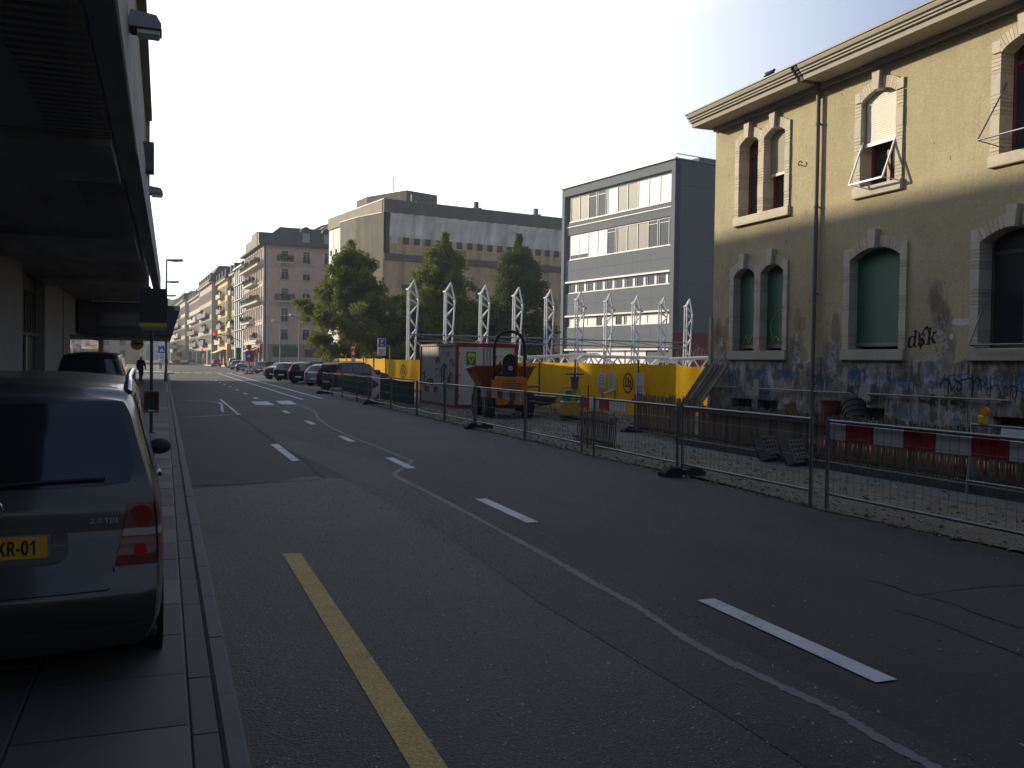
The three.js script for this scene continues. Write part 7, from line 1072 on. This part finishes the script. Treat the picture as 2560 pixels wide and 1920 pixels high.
// ================= trees
function tree(name, label, x, z, h, rad, seed, shape, leafCol) {
  const g = thing(name, label, 'tree', x, 0, z, 0, 'trees in front of the concrete hall'), r = rnd(seed), limbs = [bar([0, 0, 0], [0.1, h * 0.35, 0], 0.24, 0.19, 10), bar([0.1, h * 0.35, 0], [0, h * 0.9, 0.1], 0.19, 0.04, 8)], P = [], N = [], tips = [];
  for (let i = 0; i < 54; i++) { const t = 0.10 + 0.84 * i / 54, a = i * 2.4 + r(), R = rad * shape(t) * (0.62 + 0.62 * r()), y0 = h * t * 0.92, tip = V(Math.cos(a) * R, y0 + R * 0.35 + 0.3 * r(), Math.sin(a) * R); limbs.push(bar([0, y0, 0], tip, 0.05 * (1.3 - t), 0.012, 5)); tips.push([tip, t, R]); }
  mesh('trunk', limbs, mat(0.09, 0.07, 0.05, { rough: 0.95 }), g);
  const leaf = (c, s) => { const q = new THREE.Quaternion().setFromEuler(new THREE.Euler(r() * 6.28, r() * 6.28, r() * 6.28)), w = s * 0.62, pts = [V(-w * 0.5, 0, 0.12 * s), V(0, -s * 0.62, 0), V(w * 0.5, 0, 0.12 * s), V(0, s * 0.62, 0)].map((v) => v.applyQuaternion(q).add(c)); for (const k of [0, 1, 3, 1, 2, 3]) P.push(pts[k].x, pts[k].y, pts[k].z); };
  const clumps = [];
  for (const [tip, t, R] of tips) for (let k = 0; k < 9; k++) { const f = 0.35 + 0.72 * r(); clumps.push([V(tip.x * f, mix(h * t * 0.92, tip.y, f), tip.z * f).add(V((r() - 0.5) * 1.1, (r() - 0.5) * 0.9, (r() - 0.5) * 1.1)), 0.36 + 0.30 * r()]); }
  for (let k = 0; k < 26; k++) clumps.push([V((r() - 0.5) * 0.7 * (1 - k / 30), h * (0.78 + 0.22 * k / 26), (r() - 0.5) * 0.7 * (1 - k / 30)), 0.26 + 0.12 * r()]);
  for (const [c, s] of clumps) { const n = Math.round(62 * s / 0.4); for (let i = 0; i < n; i++) { const d = V(r() - 0.5, r() - 0.5, r() - 0.5).normalize().multiplyScalar(s * Math.pow(r(), 0.45) * 1.15); d.y *= 0.75; leaf(d.add(c), 0.15 + 0.15 * r()); } }
  const b = new THREE.BufferGeometry(); b.setAttribute('position', new THREE.BufferAttribute(new Float32Array(P), 3)); b.computeVertexNormals();
  const m = mat(...leafCol, { rough: 0.95, phys: { transmission: 0.45, thickness: 0, specularIntensity: 0.35 } });
  mesh('crown', b, m, g);
}
const cone = (t) => (t < 0.3 ? mix(0.75, 1, sstep(0.12, 0.3, t)) : 1) * (0.08 + 1.12 * Math.pow(clamp(1 - t), 0.85));
{
  const a = atDepth(876, 900, 76), b = atDepth(1108, 900, 80), c = atDepth(1292, 900, 83), d = atDepth(1000, 900, 81), e = atDepth(1200, 900, 84);
  const col = [0.155, 0.18, 0.02];
  tree('broadleaf_tree', 'large dense green tree rising behind the sunlit hoarding', a.x, a.z, 11.5, 5.0, 31, cone, col);
  tree('broadleaf_tree', 'green pointed tree behind the lattice columns, in front of the concrete hall', b.x, b.z, 12.9, 4.0, 32, cone, col);
  tree('broadleaf_tree', 'darker pointed tree next to the grey office block', c.x, c.z, 13.2, 3.9, 33, cone, [0.085, 0.115, 0.02]);
  tree('broadleaf_tree', 'lower bushy tree filling the gap right of the large dense tree', d.x, d.z, 7.4, 4.2, 34, cone, [0.09, 0.115, 0.02]);
  tree('broadleaf_tree', 'lower bushy tree filling the gap between the two pointed trees', e.x, e.z, 7.4, 4.2, 35, cone, [0.08, 0.105, 0.02]);
}
// ================= people
function person(label, x, z, ry, cols, pose) {
  const H = 1.76, J = { head: [0, 1.62, 0.02], neck: [0, 1.48, 0], chest: [0, 1.28, 0], hip: [0, 0.93, 0], shL: [0.19, 1.40, 0], shR: [-0.19, 1.40, 0], elL: [0.25, 1.12, 0.02 + pose * 0.10], elR: [-0.25, 1.12, 0.02 - pose * 0.10], haL: [0.25, 0.87, 0.10 + pose * 0.16], haR: [-0.25, 0.87, 0.10 - pose * 0.12], hpL: [0.09, 0.90, 0], hpR: [-0.09, 0.90, 0], knL: [0.10, 0.49, 0.04 - pose * 0.12], knR: [-0.10, 0.49, 0.04 + pose * 0.16], anL: [0.10, 0.08, -0.02 - pose * 0.30], anR: [-0.10, 0.08, -0.02 + pose * 0.20], toL: [0.11, 0.04, 0.14 - pose * 0.30], toR: [-0.11, 0.04, 0.14 + pose * 0.20] };
  const bones = [['head', 'head', 0.105, 0.105, 0], ['neck', 'head', 0.055, 0.06, 0], ['chest', 'neck', 0.16, 0.07, 1], ['hip', 'chest', 0.15, 0.175, 1], ['shL', 'shR', 0.075, 0.075, 1], ['shL', 'elL', 0.062, 0.05, 1], ['elL', 'haL', 0.05, 0.036, 1], ['haL', 'haL', 0.045, 0.045, 0], ['shR', 'elR', 0.062, 0.05, 1], ['elR', 'haR', 0.05, 0.036, 1], ['haR', 'haR', 0.045, 0.045, 0], ['hpL', 'knL', 0.095, 0.066, 2], ['knL', 'anL', 0.066, 0.048, 2], ['anL', 'toL', 0.05, 0.038, 3], ['hpR', 'knR', 0.095, 0.066, 2], ['knR', 'anR', 0.066, 0.048, 2], ['anR', 'toR', 0.05, 0.038, 3]].map(([a, b, r1, r2, c]) => ({ a: V(...J[a]), b: V(...J[b]), r1, r2, c }));
  const sd = (p, o) => { const ab = o.b.clone().sub(o.a), l = ab.lengthSq(), t = l < 1e-9 ? 0 : clamp(p.clone().sub(o.a).dot(ab) / l); return p.distanceTo(o.a.clone().addScaledVector(ab, t)) - mix(o.r1, o.r2, t); };
  const n = 64, sc = 0.95, mc = new MarchingCubes(n, new THREE.MeshStandardMaterial(), false, false, 60000); mc.isolation = 0;
  for (let k = 0; k < n; k++) for (let j = 0; j < n; j++) for (let i = 0; i < n; i++) {
    const p = V(((i - n / 2) / (n / 2)) * sc, ((j - n / 2) / (n / 2)) * sc + 0.9, ((k - n / 2) / (n / 2)) * sc); let s = 0;
    if (Math.abs(p.x) > 0.42 || Math.abs(p.z) > 0.55) { mc.field[i + j * n + k * n * n] = -0.3; continue; }
    for (const o of bones) s += Math.exp(-sd(p, o) * 38);
    mc.field[i + j * n + k * n * n] = Math.log(Math.max(s, 1e-9)) / 38;
  }
  mc.update();
  const cnt = mc.count, pos = new Float32Array(mc.positionArray.slice(0, cnt * 3)), col = new Float32Array(cnt * 3), q = V(0, 0, 0);
  for (let i = 0; i < cnt; i++) {
    q.set(pos[i * 3] * sc, pos[i * 3 + 1] * sc + 0.9, pos[i * 3 + 2] * sc); pos[i * 3] = q.x; pos[i * 3 + 1] = q.y; pos[i * 3 + 2] = q.z;
    let best = 1e9, c = 0; for (const o of bones) { const dd = sd(q, o); if (dd < best) { best = dd; c = o.c; } }
    col.set(c === 0 && q.y > 1.4 && (q.y > 1.68 || q.z < -0.01) ? cols[4] : cols[c], i * 3);
  }
  const b = new THREE.BufferGeometry(); b.setAttribute('position', new THREE.BufferAttribute(pos, 3)); b.setAttribute('color', new THREE.BufferAttribute(col, 3)); b.computeVertexNormals();
  const m = new THREE.MeshStandardMaterial({ vertexColors: true, roughness: 0.85 }), o = new THREE.Mesh(b, m); o.castShadow = o.receiveShadow = true;
  o.name = numbered('person'); o.position.set(x, PAV, z); o.rotation.y = ry; tag(o, label, 'person'); scene.add(o);
}
{
  const skin = [0.36, 0.20, 0.13], hair = [0.03, 0.02, 0.015], shoe = [0.015, 0.015, 0.015];
  person('person in a dark jacket and dark trousers walking on the left pavement', -1.51, -69.5, 0.3, [skin, [0.018, 0.018, 0.022], [0.02, 0.02, 0.026], shoe, hair], 0.7);
  person('person in a white shirt and blue trousers far along the left pavement', -0.45, -140, 3.0, [skin, [0.65, 0.68, 0.75], [0.06, 0.08, 0.14], shoe, hair], -0.6);
  person('person in dark clothes with a red top far along the left pavement', 0.25, -136, 2.8, [skin, [0.10, 0.02, 0.025], [0.02, 0.02, 0.025], shoe, hair], 0.5);
}
// ================= render
const renderer = new THREE.WebGLRenderer({ antialias: true });
renderer.setSize(1024, 768); renderer.toneMapping = THREE.LinearToneMapping; renderer.toneMappingExposure = EXPOSURE;
renderer.outputColorSpace = THREE.SRGBColorSpace; renderer.shadowMap.enabled = true; renderer.shadowMap.type = THREE.PCFSoftShadowMap;
renderer.render(scene, camera);
